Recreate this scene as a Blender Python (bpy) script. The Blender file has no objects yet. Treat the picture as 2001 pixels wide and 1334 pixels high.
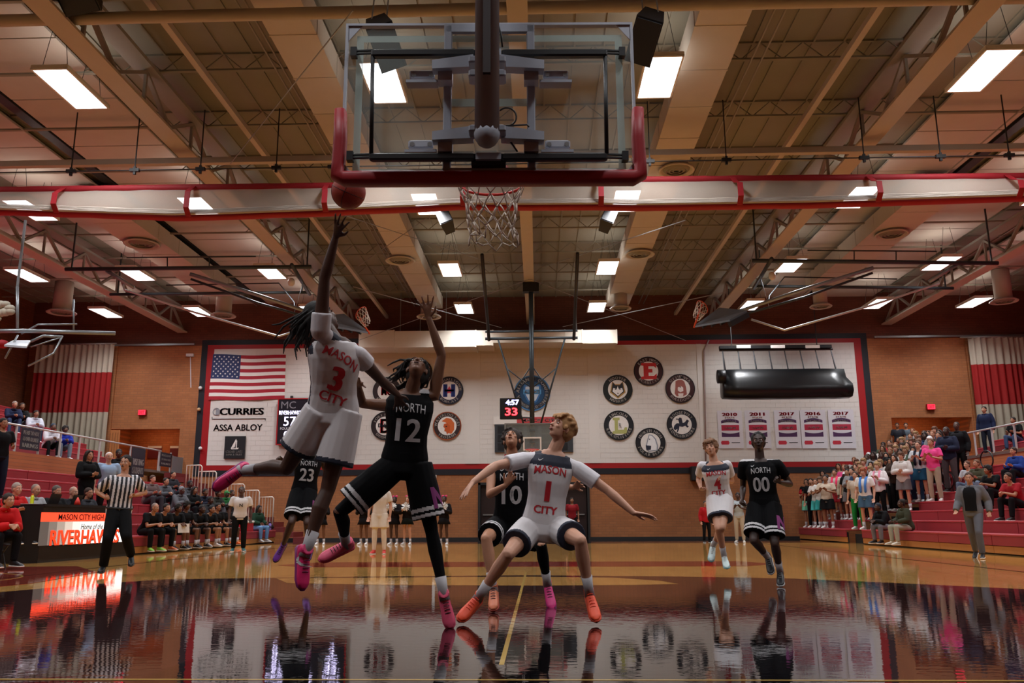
import bpy, bmesh, math, random
import numpy as np
from mathutils import Vector as V, Matrix, noise
from mathutils.bvhtree import BVHTree
R = math.radians
C = bpy.context.scene.collection
SC = bpy.context.scene

# ---------------------------------------------------------------- camera, world, exposure
CH, FPX, PITCH, YAW, ROLL = 0.82, 1640.0, R(11.95), R(1.76), R(0.25)
_F = V((-math.sin(YAW) * math.cos(PITCH), math.cos(YAW) * math.cos(PITCH), math.sin(PITCH)))
_R0 = V((math.cos(YAW), math.sin(YAW), 0))
_U0 = _R0.cross(_F)
_Rr = _R0 * math.cos(ROLL) - _U0 * math.sin(ROLL)
_Ur = _U0 * math.cos(ROLL) + _R0 * math.sin(ROLL)
cd = bpy.data.cameras.new('camera'); cam = bpy.data.objects.new('camera', cd); C.objects.link(cam)
cd.sensor_width = 36; cd.lens = FPX / 2001 * 36; cd.clip_end = 200
M = Matrix((_Rr, _Ur, -_F)).transposed().to_4x4(); M.translation = V((0, 0, CH)); cam.matrix_world = M
SC.camera = cam
SC.view_settings.view_transform = 'Standard'; SC.view_settings.look = 'None'
SC.view_settings.gamma = 1; SC.view_settings.use_curve_mapping = False
SC.view_settings.exposure = 0.12
try:
    SC.cycles.use_denoising = True
    SC.cycles.max_bounces = 7; SC.cycles.diffuse_bounces = 4; SC.cycles.glossy_bounces = 4
    SC.cycles.transparent_max_bounces = 12; SC.cycles.sample_clamp_indirect = 4
    SC.cycles.caustics_reflective = False; SC.cycles.caustics_refractive = False
except Exception: pass
w = bpy.data.worlds.new('world'); SC.world = w; w.use_nodes = True
w.node_tree.nodes['Background'].inputs[0].default_value = (0.5, 0.42, 0.36, 1)
w.node_tree.nodes['Background'].inputs[1].default_value = 0.05
LAMP_E = 6.0       # brightness of the ceiling fixtures' lenses
LAMP_W = 105.0       # watts of each fixture's downward beam
FILL_E = 6.5          # glow of the plates added on their tops to brighten the roof

CX = -0.27          # middle of the court
YW = 35.0           # far wall
ZD = 10.2           # roof deck
def ray(px, py):
    return (_F + _Rr * ((px - 1000.5) / FPX) + _Ur * ((667 - py) / FPX))
O = V((0, 0, CH))
def atY(px, py, y): d = ray(px, py); return O + d * (y / d.y)
def atZ(px, py, z): d = ray(px, py); return O + d * ((z - CH) / d.z)
def atX(px, py, x): d = ray(px, py); return O + d * (x / d.x)

# ---------------------------------------------------------------- materials
def lin(c):
    if isinstance(c, str):
        c = tuple(int(c[i:i + 2], 16) / 255 for i in (0, 2, 4))
    return tuple((x / 12.92 if x <= .04045 else ((x + .055) / 1.055) ** 2.4) for x in c) + (1,)
MC = {}
def mat(col, rough=.6, metal=0, var=.12, scale=14, coat=0, emit=0, alpha=1, spec=.5, bump=0, key=None):
    k = key or (col, rough, metal, var, scale, coat, emit, alpha, bump)
    if k in MC: return MC[k]
    m = bpy.data.materials.new('m_%s' % (col if isinstance(col, str) else 'c')); m.use_nodes = True
    nt = m.node_tree; b = nt.nodes['Principled BSDF']; c = lin(col)
    b.inputs['Roughness'].default_value = rough; b.inputs['Metallic'].default_value = metal
    b.inputs['Coat Weight'].default_value = coat; b.inputs['Specular IOR Level'].default_value = spec
    b.inputs['Alpha'].default_value = alpha
    b.inputs['Base Color'].default_value = c
    if var or bump:
        tc = nt.nodes.new('ShaderNodeTexCoord'); n = nt.nodes.new('ShaderNodeTexNoise'); n.inputs['Scale'].default_value = scale
        n.inputs['Detail'].default_value = 4
        nt.links.new(tc.outputs['Object'], n.inputs['Vector'])
        if var:
            mx = nt.nodes.new('ShaderNodeMix'); mx.data_type = 'RGBA'
            mx.inputs['A'].default_value = tuple(x * (1 - var) for x in c[:3]) + (1,)
            mx.inputs['B'].default_value = tuple(min(1, x * (1 + var)) for x in c[:3]) + (1,)
            nt.links.new(n.outputs['Fac'], mx.inputs['Factor']); nt.links.new(mx.outputs['Result'], b.inputs['Base Color'])
        if bump:
            bp = nt.nodes.new('ShaderNodeBump'); bp.inputs['Strength'].default_value = bump; bp.inputs['Distance'].default_value = .01
            nt.links.new(n.outputs['Fac'], bp.inputs['Height']); nt.links.new(bp.outputs['Normal'], b.inputs['Normal'])
    if emit:
        b.inputs['Emission Color'].default_value = c; b.inputs['Emission Strength'].default_value = emit
    MC[k] = m; return m
def brick_mat(c1, c2, mortar, rough=.75, bw=.3, bh=.1, plane='XZ', msz=.008, patch=.5):
    m = bpy.data.materials.new('m_brick'); m.use_nodes = True; nt = m.node_tree; b = nt.nodes['Principled BSDF']
    L = nt.links.new; N = nt.nodes.new
    g = N('ShaderNodeNewGeometry'); s = N('ShaderNodeSeparateXYZ'); cb = N('ShaderNodeCombineXYZ'); L(g.outputs['Position'], s.inputs[0])
    L(s.outputs['X' if plane[0] == 'X' else 'Y'], cb.inputs[0]); L(s.outputs['Z'], cb.inputs[1])
    br = N('ShaderNodeTexBrick'); L(cb.outputs[0], br.inputs['Vector'])
    br.inputs['Scale'].default_value = 1; br.inputs['Brick Width'].default_value = bw; br.inputs['Row Height'].default_value = bh
    br.inputs['Mortar Size'].default_value = msz
    br.inputs['Color1'].default_value = lin(c1); br.inputs['Color2'].default_value = lin(c2); br.inputs['Mortar'].default_value = lin(mortar)
    n = N('ShaderNodeTexNoise'); n.inputs['Scale'].default_value = .9; n.inputs['Detail'].default_value = 5; L(g.outputs['Position'], n.inputs['Vector'])
    mx = N('ShaderNodeMix'); mx.data_type = 'RGBA'; mx.blend_type = 'MULTIPLY'; mx.inputs['Factor'].default_value = patch
    L(br.outputs['Color'], mx.inputs['A']); L(n.outputs['Color'], mx.inputs['B'])
    rgb = N('ShaderNodeRGBToBW'); L(n.outputs['Color'], rgb.inputs[0])
    mm = N('ShaderNodeMapRange'); L(rgb.outputs[0], mm.inputs[0]); mm.inputs[1].default_value = .35; mm.inputs[2].default_value = .65; mm.inputs[3].default_value = .7; mm.inputs[4].default_value = 1.2
    L(mm.outputs[0], mx.inputs['B']); L(mx.outputs['Result'], b.inputs['Base Color'])
    bp = N('ShaderNodeBump'); bp.inputs['Strength'].default_value = .3; bp.inputs['Distance'].default_value = .01; bp.invert = True
    L(br.outputs['Fac'], bp.inputs['Height']); L(bp.outputs['Normal'], b.inputs['Normal'])
    b.inputs['Roughness'].default_value = rough
    return m
def floor_mat(c1, c2, name, boards=True, cz=.5, rg=.03):
    m = bpy.data.materials.new(name); m.use_nodes = True; nt = m.node_tree; b = nt.nodes['Principled BSDF']
    L = nt.links.new; N = nt.nodes.new
    g = N('ShaderNodeNewGeometry')
    mp = N('ShaderNodeMapping'); mp.inputs['Scale'].default_value = (6, .7, 1); L(g.outputs['Position'], mp.inputs[0])
    n = N('ShaderNodeTexNoise'); n.inputs['Scale'].default_value = 2.2; n.inputs['Detail'].default_value = 5; L(mp.outputs[0], n.inputs['Vector'])
    mx = N('ShaderNodeMix'); mx.data_type = 'RGBA'; mx.inputs['A'].default_value = lin(c1); mx.inputs['B'].default_value = lin(c2)
    L(n.outputs['Fac'], mx.inputs['Factor'])
    last = mx.outputs['Result']
    if boards:
        mp2 = N('ShaderNodeMapping'); mp2.inputs['Rotation'].default_value = (0, 0, R(90)); L(g.outputs['Position'], mp2.inputs[0])
        br = N('ShaderNodeTexBrick'); L(mp2.outputs[0], br.inputs['Vector']); br.inputs['Scale'].default_value = 1
        br.inputs['Brick Width'].default_value = 1.1; br.inputs['Row Height'].default_value = .057; br.inputs['Mortar Size'].default_value = .0012
        br.inputs['Color1'].default_value = (1, 1, 1, 1); br.inputs['Color2'].default_value = (.78, .78, .78, 1); br.inputs['Mortar'].default_value = (.4, .4, .4, 1)
        m2 = N('ShaderNodeMix'); m2.data_type = 'RGBA'; m2.blend_type = 'MULTIPLY'; m2.inputs['Factor'].default_value = 1
        L(last, m2.inputs['A']); L(br.outputs['Color'], m2.inputs['B']); last = m2.outputs['Result']
    L(last, b.inputs['Base Color'])
    b.inputs['Roughness'].default_value = .35; b.inputs['Coat Weight'].default_value = 1; b.inputs['Coat Roughness'].default_value = rg
    b.inputs['Coat IOR'].default_value = 1.5; b.inputs['Specular IOR Level'].default_value = .0
    # long shallow ripples of the varnish
    mp3 = N('ShaderNodeMapping'); mp3.inputs['Scale'].default_value = (.8, 1.6, 1); L(g.outputs['Position'], mp3.inputs[0])
    n3 = N('ShaderNodeTexNoise'); n3.inputs['Scale'].default_value = 9; n3.inputs['Detail'].default_value = 2; L(mp3.outputs[0], n3.inputs['Vector'])
    bp = N('ShaderNodeBump'); bp.inputs['Strength'].default_value = cz; bp.inputs['Distance'].default_value = .0012; L(n3.outputs['Fac'], bp.inputs['Height'])
    L(bp.outputs['Normal'], b.inputs['Coat Normal'])
    return m

# ---------------------------------------------------------------- mesh builder
class MB:
    def __init__(s): s.v = []; s.f = []; s.m = []
    def add(s, vs, fs, mi=0):
        o = len(s.v); s.v += [V(x) for x in vs]; s.f += [tuple(i + o for i in f) for f in fs]; s.m += [mi] * len(fs)
    def box(s, x0, x1, y0, y1, z0, z1, mi=0, bev=0):
        if bev:
            b = bev; rings = []
            for z, i in ((z0, b), (z0 + b, 0), (z1 - b, 0), (z1, b)):
                rings.append([(x0 + i + (b if 1 else 0), y0 + i, z), (x1 - i - b, y0 + i, z), (x1 - i, y0 + i + b, z), (x1 - i, y1 - i - b, z),
                              (x1 - i - b, y1 - i, z), (x0 + i + b, y1 - i, z), (x0 + i, y1 - i - b, z), (x0 + i, y0 + i + b, z)])
            s.loft(rings, mi); return
        s.add([(x0, y0, z0), (x1, y0, z0), (x1, y1, z0), (x0, y1, z0), (x0, y0, z1), (x1, y0, z1), (x1, y1, z1), (x0, y1, z1)],
              [(3, 2, 1, 0), (4, 5, 6, 7), (0, 1, 5, 4), (1, 2, 6, 5), (2, 3, 7, 6), (3, 0, 4, 7)], mi)
    def loft(s, rings, mi=0, caps=True, closed=True):
        n = len(rings[0]); vs = [p for r in rings for p in r]; fs = []
        for i in range(len(rings) - 1):
            for j in range(n if closed else n - 1):
                k = (j + 1) % n
                fs.append((i * n + j, i * n + k, (i + 1) * n + k, (i + 1) * n + j))
        if caps: fs.append(tuple(range(n - 1, -1, -1))); fs.append(tuple((len(rings) - 1) * n + j for j in range(n)))
        s.add(vs, fs, mi)
    def bar(s, a, b, w, h=None, mi=0, up=V((0, 0, 1))):
        a = V(a); b = V(b); h = h or w; d = (b - a).normalized()
        if abs(d.dot(up)) > .98: up = V((0, 1, 0))
        x = d.cross(up).normalized() * w / 2; z = x.cross(d).normalized() * h / 2
        s.loft([[a - x - z, a + x - z, a + x + z, a - x + z], [b - x - z, b + x - z, b + x + z, b - x + z]], mi)
    def tube(s, pts, rad, n=10, mi=0, round_=False, flat=1.0, side=None):
        pts = [V(p) for p in pts]
        if not isinstance(rad, (list, tuple)): rad = [rad] * len(pts)
        if round_:
            d0 = (pts[0] - pts[1]).normalized(); d1 = (pts[-1] - pts[-2]).normalized(); r0, r1 = rad[0], rad[-1]
            pts = [pts[0] + d0 * r0, pts[0] + d0 * r0 * .7] + pts + [pts[-1] + d1 * r1 * .7, pts[-1] + d1 * r1]
            rad = [r0 * .15, r0 * .72] + list(rad) + [r1 * .72, r1 * .15]
        rings = []; u = side
        for i, p in enumerate(pts):
            d = (pts[min(i + 1, len(pts) - 1)] - pts[max(i - 1, 0)]).normalized()
            if u is None: u = V((0, 0, 1)) if abs(d.z) < .9 else V((0, 1, 0))
            u = (u - d * u.dot(d)).normalized(); w = d.cross(u)
            rings.append([p + (u * math.cos(a) + w * flat * math.sin(a)) * rad[i] for a in [2 * math.pi * k / n for k in range(n)]])
        s.loft(rings, mi)
    def ell(s, c, r, ax=None, n=12, m=8, mi=0):
        c = V(c); ax = ax or (V((1, 0, 0)), V((0, 1, 0)), V((0, 0, 1)))
        rings = []
        for i in range(m + 1):
            t = -math.pi / 2 + math.pi * (i if 0 < i < m else (i + (.15 if i == 0 else -.15))) / m
            rings.append([c + ax[2] * r[2] * math.sin(t) + (ax[0] * r[0] * math.cos(a) + ax[1] * r[1] * math.sin(a)) * math.cos(t)
                          for a in [2 * math.pi * k / n for k in range(n)]])
        s.loft(rings, mi)
    def prism(s, poly, o, ux, uy, th, mi=0):
        o = V(o); ux = V(ux); uy = V(uy); nz = ux.cross(uy).normalized() * th
        s.loft([[o + ux * x + uy * y for x, y in poly], [o + ux * x + uy * y + nz for x, y in poly]], mi)
    def lathe(s, prof, c, n=24, mi=0, ax=None, caps=True):
        c = V(c); ax = ax or (V((1, 0, 0)), V((0, 1, 0)), V((0, 0, 1)))
        s.loft([[c + ax[2] * z + (ax[0] * math.cos(a) + ax[1] * math.sin(a)) * r for a in [2 * math.pi * k / n for k in range(n)]] for r, z in prof], mi, caps)
    def mesh(s, name='mesh'):
        me = bpy.data.meshes.new(name); me.from_pydata([tuple(v) for v in s.v], [], s.f); me.update(); return me
    def build(s, name, mats, parent=None, smooth=False, recalc=True):
        me = s.mesh(name)
        for m in (mats if isinstance(mats, (list, tuple)) else [mats]): me.materials.append(m)
        if len(me.polygons): me.polygons.foreach_set('material_index', s.m)
        if recalc:
            bm = bmesh.new(); bm.from_mesh(me); bmesh.ops.recalc_face_normals(bm, faces=bm.faces); bm.to_mesh(me); bm.free()
        if smooth: me.polygons.foreach_set('use_smooth', [True] * len(me.polygons))
        return link(name, me, parent)
LOCAL = set()      # things whose parts are modelled around their own origin
def link(name, me, parent=None):
    o = bpy.data.objects.new(name, me); C.objects.link(o)
    if parent is not None:
        o.parent = parent
        if parent.name not in LOCAL: o.matrix_parent_inverse = parent.matrix_basis.inverted()
    return o
def thing(name, label, cat, loc=(0, 0, 0), rz=0, group=None, local=False):
    o = bpy.data.objects.new(name, None); C.objects.link(o)
    if local: LOCAL.add(o.name)
    o.location = loc; o.rotation_euler = (0, 0, rz)
    o.empty_display_size = .1
    return tag(o, label, cat, group)
def tag(o, label, cat, group=None):
    o['label'] = label; o['category'] = cat
    if group: o['group'] = group
    return o
def struct(o, label=None):
    o['kind'] = 'structure'
    if label: o['label'] = label
    return o
def lab(o, label): o['label'] = label; return o

TC = {}
def text_data(s, bold=0.0):
    k = (s, bold)
    if k in TC: return TC[k]
    cu = bpy.data.curves.new('t', 'FONT'); cu.body = s; cu.size = 1; cu.align_x = 'CENTER'; cu.offset = min(bold, .008); cu.resolution_u = 3
    ob = bpy.data.objects.new('t', cu); C.objects.link(ob); dg = bpy.context.evaluated_depsgraph_get()
    me = bpy.data.meshes.new_from_object(ob.evaluated_get(dg))
    vs = [v.co.copy() for v in me.vertices]; fs = [tuple(p.vertices) for p in me.polygons]
    bpy.data.objects.remove(ob); bpy.data.curves.remove(cu); bpy.data.meshes.remove(me)
    if bold > .012 and vs:
        n = len(vs); b_ = bold * .9; vs = [v + V((d, 0, 0)) for d in (-b_, 0, b_) for v in vs]; fs = [tuple(i + k * n for i in f) for k in range(3) for f in fs]
    if vs:
        x0 = min(v.x for v in vs); x1 = max(v.x for v in vs); y0 = min(v.y for v in vs); y1 = max(v.y for v in vs)
        vs = [V(((v.x - (x0 + x1) / 2), v.y - (y0 + y1) / 2, 0)) for v in vs]
        TC[k] = (vs, fs, x1 - x0, y1 - y0)
    else: TC[k] = ([], [], .3, .7)
    return TC[k]
def put_text(mb, s, o, ux, uy, w=None, h=None, bold=.02, mi=0, th=0.004, shear=0):
    """flat lettering centred at o; ux, uy unit vectors of the surface it is printed on"""
    vs, fs, tw, tht = text_data(s, bold); o = V(o); ux = V(ux); uy = V(uy)
    sx = (w / tw) if w else h / tht; sy = (h / tht) if h else sx
    nz = ux.cross(uy).normalized() * th
    mb.add([o + ux * (v.x * sx + shear * v.y * sy) + uy * (v.y * sy) + nz for v in vs], fs, mi)
def arc_text(mb, s, o, ux, uy, r, a0, size, mi=0, bottom=False, th=.004, step=None, bold=.03):
    ws = [text_data(c, bold)[2] if c != ' ' else .35 for c in s]; gap = .14
    tot = (sum(ws) + gap * (len(s) - 1)) * size; a = (tot / 2) / r
    for c, w_ in zip(s, ws):
        a -= w_ * size / 2 / r
        if not bottom: an = a0 + a; d = V((math.cos(an), math.sin(an), 0)); tx, ty = V((math.sin(an), -math.cos(an), 0)), d
        else: an = a0 - a; d = V((math.cos(an), math.sin(an), 0)); tx, ty = V((-math.sin(an), math.cos(an), 0)), -d
        p = V(o) + V(ux) * d.x * r + V(uy) * d.y * r
        if c != ' ':
            put_text(mb, c, p, V(ux) * tx.x + V(uy) * tx.y, V(ux) * ty.x + V(uy) * ty.y, w=w_ * size, h=None, bold=bold, mi=mi, th=th)
        a -= (w_ / 2 + gap) * size / r
EX, EY, EZ = V((1, 0, 0)), V((0, 1, 0)), V((0, 0, 1))
# ---------------------------------------------------------------- common materials
m_gold = floor_mat('D2A05C', 'B98744', 'm_court_wood')
m_maroon = floor_mat('3A2222', '2A1818', 'm_court_maroon', boards=True)
m_black = floor_mat('141113', '0D0B0D', 'm_court_black')
m_lineg = floor_mat('C9A85E', 'BD9A50', 'm_court_line', boards=False)
m_redp = floor_mat('93382C', '7E2E26', 'm_court_red', boards=True)
m_deck = mat('888478', .85, var=.08, scale=2)
m_tan = mat('BFB8B0', .8, var=.06, scale=3)
m_beam = mat('94908A', .65, var=.06, scale=4)
m_beam2 = mat('B8AFA2', .6, var=.05, scale=4)
m_dk = mat('262626', .5, var=.1)
m_steel = mat('9A9C9C', .35, .6, var=.05)
m_duct = mat('D6CDBE', .5, var=.04)
m_white = mat('E8E4DE', .6, var=.03)
m_red = mat('A00A12', .5, var=.06)
m_redcloth = mat('9C0E1E', .7, var=.08)
m_navy = mat('10121C', .55, var=.08)
m_blk = mat('101012', .45, var=.1)
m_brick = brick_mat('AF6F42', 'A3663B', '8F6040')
m_brick_shadow = brick_mat('6B3A2A', '613325', '55301F', plane='XZ')  # darker brick colour, stands in for shadow at the top of the far wall
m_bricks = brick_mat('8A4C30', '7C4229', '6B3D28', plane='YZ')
m_brickin = brick_mat('C8753F', 'B96834', 'A06038')
# ================================================================ SETTING
# floor and painted areas
mb = MB(); mb.box(-22, 22, -5, YW, -.2, 0); floor = struct(mb.build('floor', m_gold), 'glossy varnished gold wood gym floor')
def flat(poly, z, name, m, label=None):
    mb = MB(); mb.loft([[V((x, y, z - .004)) for x, y in poly], [V((x, y, z)) for x, y in poly]])
    o = mb.build(name, m, floor); 
    if label: lab(o, label)
    return o
# dark painted end of the court with its curved far edge
edge = []
for px, py in [(-700, 1215), (-350, 1188), (0, 1157), (160, 1143), (320, 1132), (525, 1129), (760, 1126), (1040, 1124), (1300, 1126), (1540, 1130), (1770, 1140), (2001, 1151), (2300, 1172), (2700, 1210)]:
    p = atZ(px, py, 0); edge.append((p.x, p.y))
flat([(21.9, -4.9)] + [(min(21.9, x), y) for x, y in edge[::-1]] + [(-21.9, -4.9)], .003, 'painted_end', m_maroon, 'dark maroon painted end of the court')
lens = []
for px, py in [(540, 1130), (760, 1128.5), (1040, 1127), (1200, 1129), (1290, 1135), (1325, 1141), (1240, 1143), (1040, 1144), (760, 1143), (560, 1139)]:
    p = atZ(px, py, 0); lens.append((p.x, p.y))
flat(lens, .0045, 'gold_lens', m_gold, 'gold strip of bare wood inside the painted end')
flat([(CX - 10.2, 33.2 - 3.6), (CX + 10.8, 33.2 - 3.6), (CX + 10.8, YW), (CX - 10.2, YW)], .003, 'apron_border', m_maroon, 'maroon border strip along the far wall')
flat([(CX - 1.83, 3.75), (CX + 1.83, 3.75), (CX + 1.83, 9.4), (CX - 1.83, 9.4)], .0045, 'key_paint', m_black, 'near black painted key under the hoop')
def line(pts, wd, name='court_line', m=None):
    mb = MB()
    for a, b in zip(pts[:-1], pts[1:]):
        a = V((a[0], a[1], 0)); b = V((b[0], b[1], 0)); d = (b - a).normalized(); n = V((-d.y, d.x, 0)) * wd / 2
        q = [a - n, b - n, b + n, a + n]; mb.loft([[x + EZ * .003 for x in q], [x + EZ * .006 for x in q]])
    return mb.build(name, m or m_lineg, floor)
line([(-12, 4.62), (12, 4.62)], .022)
for s in (-1, 1):
    c = (CX + s * 9.2, 12.2)
    line([(CX + s * 9.2 + 1.83 * -s * math.cos(a), c[1] + 1.83 * math.sin(a) * .9) for a in np.linspace(-1.5, 1.5, 20)], .035)
    line([(CX + s * 7.4, 9.6), (CX + s * 12, 8.0)], .035)
p, q = atZ(980, 1300, 0), atZ(1028, 1118, 0); line([(p.x, p.y), (q.x, q.y)], .03)
line([(CX - 7.62, 3.7), (CX - 7.62, 29.3)], .05, m=m_maroon); line([(CX + 7.62, 3.7), (CX + 7.62, 29.3)], .05, m=m_maroon)
flat([(CX - 3.9, 15.3), (CX + 3.9, 15.3), (CX + 4.6, 16.0), (CX + 4.1, 17.0), (CX - 4.1, 17.0), (CX - 4.6, 16.0)], .003, 'midcourt_logo', m_redp, 'red lettered midcourt emblem')
a0 = [atZ(x, y, 0) for x, y in [(0, 1108), (150, 1106), (190, 1118), (60, 1140), (0, 1146)]]
flat([(p.x, p.y) for p in a0], .0045, 'sideline_logo', m_redp, 'red and grey emblem by the scorer table')

# far wall: lower brick, white block panel with borders, upper band with its shadow painted in
WL, WR_ = -22.0, 22.0
PL, PR = atY(386, 800, YW).x, atY(1706, 800, YW).x       # outer edge of the black border
zbt, zbb = 8.43, 2.62
ol, orr = atY(206, 860, YW), atY(350, 860, YW); rl, rr = atY(1745, 850, YW), atY(1903, 850, YW)
ztL, zbL = 4.62, 2.75; ztR = 4.85
mb = MB()
def wallbox(x0, x1, z0, z1, y=YW, mi=0): mb.box(x0, x1, y, y + .3, z0, z1, mi)
dl, dr = atY(934, 1000, YW).x, atY(1153, 1000, YW).x; zdoor = 2.3
wallbox(WL, ol.x, 0, 8.2); wallbox(ol.x, orr.x, 0, zbL); wallbox(ol.x, orr.x, ztL, 8.2)
wallbox(orr.x, dl, 0, 8.2); wallbox(dl, dr, zdoor, 8.2); wallbox(dr, rl.x, 0, 8.2)
wallbox(rl.x, rr.x, 0, zbL); wallbox(rl.x, rr.x, ztR, 8.2); wallbox(rr.x, WR_, 0, 8.2)
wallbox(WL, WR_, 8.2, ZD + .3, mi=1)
wf = struct(mb.build('wall_far', [m_brick, m_brick_shadow]), 'orange brick far wall of the gym')
# masonry blocks of the white panel, real joints
m_blockw = mat('DEDAD4', .55, var=.03, scale=2)
mb = MB(); bh, bw = .203, .406; nrow = int((zbt - .35 - (zbb + .42)) / bh) + 1
x0p, x1p = PL + .55, PR - .55; z0p = zbb + .45; z1p = zbt - .4
k = 0; z = z0p
while z < z1p - .02:
    x = x0p - (bw / 2 if k % 2 else 0)
    while x < x1p:
        xa, xb = max(x, x0p), min(x + bw, x1p)
        if xb - xa > .04: mb.box(xa + .004, xb - .004, YW - .02, YW, z + .004, min(z + bh, z1p) - .004)
        x += bw
    z += bh; k += 1
o = mb.build('wall_blocks', m_blockw, wf, recalc=False); o['kind'] = 'stuff'; lab(o, 'white painted masonry blocks of the far wall panel')
mb = MB(); mb.box(x0p, x1p, YW - .012, YW - .001, z0p, z1p); mb.build('mortar', mat('CFCAC4', .7), wf)
for nm, m, i0, i1 in (('black_border', m_navy, 0, .26), ('red_border', m_red, .26, .55)):
    mb = MB(); t = .022
    hb = (.0, .24) if nm[0] == 'b' else (.24, .45)
    ht = (.0, .22) if nm[0] == 'b' else (.22, .4)
    mb.box(PL + i0, PL + i1, YW - t, YW, zbb + hb[0], zbt - ht[0]); mb.box(PR - i1, PR - i0, YW - t, YW, zbb + hb[0], zbt - ht[0])
    mb.box(PL + i1, PR - i1, YW - t, YW, zbb + hb[0], zbb + hb[1]); mb.box(PL + i1, PR - i1, YW - t, YW, zbt - ht[1], zbt - ht[0])
    mb.build(nm, m, wf)
for xa, xb_ in ((910, 938), (1150, 1170), (1366, 1376)):
    a = atY(xa, 800, YW).x; b = atY(xb_, 800, YW).x; mb = MB(); mb.box(a, b, YW - .05, YW - .015, z0p, z1p); lab(mb.build('pilaster', m_blockw, wf), 'white shallow pilaster strip')
# alcoves behind the openings
for nm, a, b, zt in (('wall_corridor_left', ol.x, orr.x, ztL), ('wall_corridor_right', rl.x, rr.x, ztR)):
    mb = MB(); mb.box(a - .2, b + .2, YW + 2.2, YW + 2.4, zbL, zt + .3); mb.box(a - .3, a - .02, YW + .3, YW + 2.2, zbL, zt + .3)
    mb.box(b + .02, b + .3, YW + .3, YW + 2.2, zbL, zt + .3); mb.box(a - .3, b + .3, YW + .3, YW + 2.4, zbL - .1, zbL); mb.box(a - .3, b + .3, YW + .3, YW + 2.4, zt + .25, zt + .35)
    struct(mb.build(nm, m_brickin), 'bright orange brick corridor behind the opening')
    mb = MB(); mb.box((a + b) / 2 - .6, (a + b) / 2 + .6, YW + 1.0, YW + 1.25, zt + .2, zt + .24)
    tag(mb.build('corridor_light', mat('FFD9B0', emit=9, var=0)), 'flat ceiling light in the %s corridor opening' % ('left' if 'left' in nm else 'right'), 'light')
# doors in the far wall
mb = MB(); mb.box(dl, dr, YW + .35, YW + .4, 0, zdoor)
struct(mb.build('wall_vestibule', mat('151010', .6)), 'dark vestibule behind the far doors')
o = thing('door_1', 'dark double door frame in the far wall under the black band', 'door'); del o['category']; struct(o)
mb = MB(); t = .1
for x in (dl, (dl + dr) / 2 - .05, dr - t): mb.box(x, x + t, YW - .05, YW + .1, 0, zdoor)
mb.box(dl, dr, YW - .05, YW + .1, zdoor - .1, zdoor); mb.build('door_frame', m_dk, o)
for i in range(4):
    xa = dl + .1 + i * (dr - dl - .2) / 4; mb = MB(); xb = xa + (dr - dl - .2) / 4 - .02
    mb.box(xa, xb, YW + .12, YW + .17, .02, zdoor - .1, bev=.01); d = mb.build('door_leaf', mat('2A1714', .5), o)
    mb = MB(); mb.bar((xa + .1, YW + .08, 1), (xb - .1, YW + .08, 1), .05, .05); mb.build('push_bar', m_steel, d)
# open door leaf in the left opening
o = thing('door_2', 'orange wooden door leaf in the left wall opening', 'door'); del o['category']; struct(o)
mb = MB(); mb.box(ol.x + .02, ol.x + .62, YW - .06, YW - .01, zbL, ztL - .05, bev=.01); d = mb.build('door_leaf', mat('C07A48', .5), o)
mb = MB()
for i in range(5): mb.box(ol.x + .1 + i * .11, ol.x + .115 + i * .11, YW - .065, YW - .055, zbL + .1, ztL - .15)
mb.build('groove', mat('6b4025'), d)
mb = MB(); mb.box(CX - 10.2, dl, YW - .03, YW, 0, .1); mb.box(dr, CX + 10.8, YW - .03, YW, 0, .1); struct(mb.build('baseboard_far', m_dk))
# side walls, back wall
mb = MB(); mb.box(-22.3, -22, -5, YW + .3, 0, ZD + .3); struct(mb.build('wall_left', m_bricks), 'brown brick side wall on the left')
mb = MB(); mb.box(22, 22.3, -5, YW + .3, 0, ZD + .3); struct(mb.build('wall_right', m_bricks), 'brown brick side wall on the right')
mb = MB(); mb.box(-22, 22, -5.3, -5, 0, ZD + .3); struct(mb.build('wall_back', m_brick), 'brick wall behind the camera')
# pilaster seams on the far wall
for i, px in enumerate((216, 1905)):
    x = atY(px, 800, YW).x; mb = MB(); mb.box(x - .12, x + .12, YW - .1, YW, 0, 8.2); struct(mb.build('trim_%d' % (i + 1), m_brick))
mb = MB(); mb.box(WL, PL - .3, YW - .12, YW - .04, 8.2, 8.28); mb.box(PR + .3, WR_, YW - .12, YW - .04, 8.2, 8.28); struct(mb.build('trim_3', m_steel))

# ---------------------------------------------------------------- roof
mb = MB(); mb.box(-22, 22, -5, YW, ZD, ZD + .25); ceil = struct(mb.build('ceiling', m_deck), 'grey brown metal roof deck')
mb = MB()
x = -22
while x < 22: mb.box(x, x + .04, -5, YW, ZD - .035, ZD); x += .6
o = mb.build('deck_rib', m_deck, ceil, recalc=False); o['kind'] = 'stuff'
# tan acoustic panels in strips
def strip(xa, xb, z, y0, y1, L=2.4, m=m_tan):
    y = y0
    mb = MB(); mb.box(0, xb - xa - .04, 0, L - .04, -.05, 0); me = mb.mesh('ceiling_panel'); me.materials.append(m)
    while y < y1 - .5:
        o = link('ceiling_panel', me, ceil); o.location = (xa + .02, y, z); y += L
for xa, xb in ((-11.7, -9.3), (-14.6, -12.3), (-18.6, -16.2), (9.3, 11.4), (12.0, 14.3), (16, 18.3)): strip(xa, xb, ZD - .12, 2.5, YW - .3)
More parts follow.
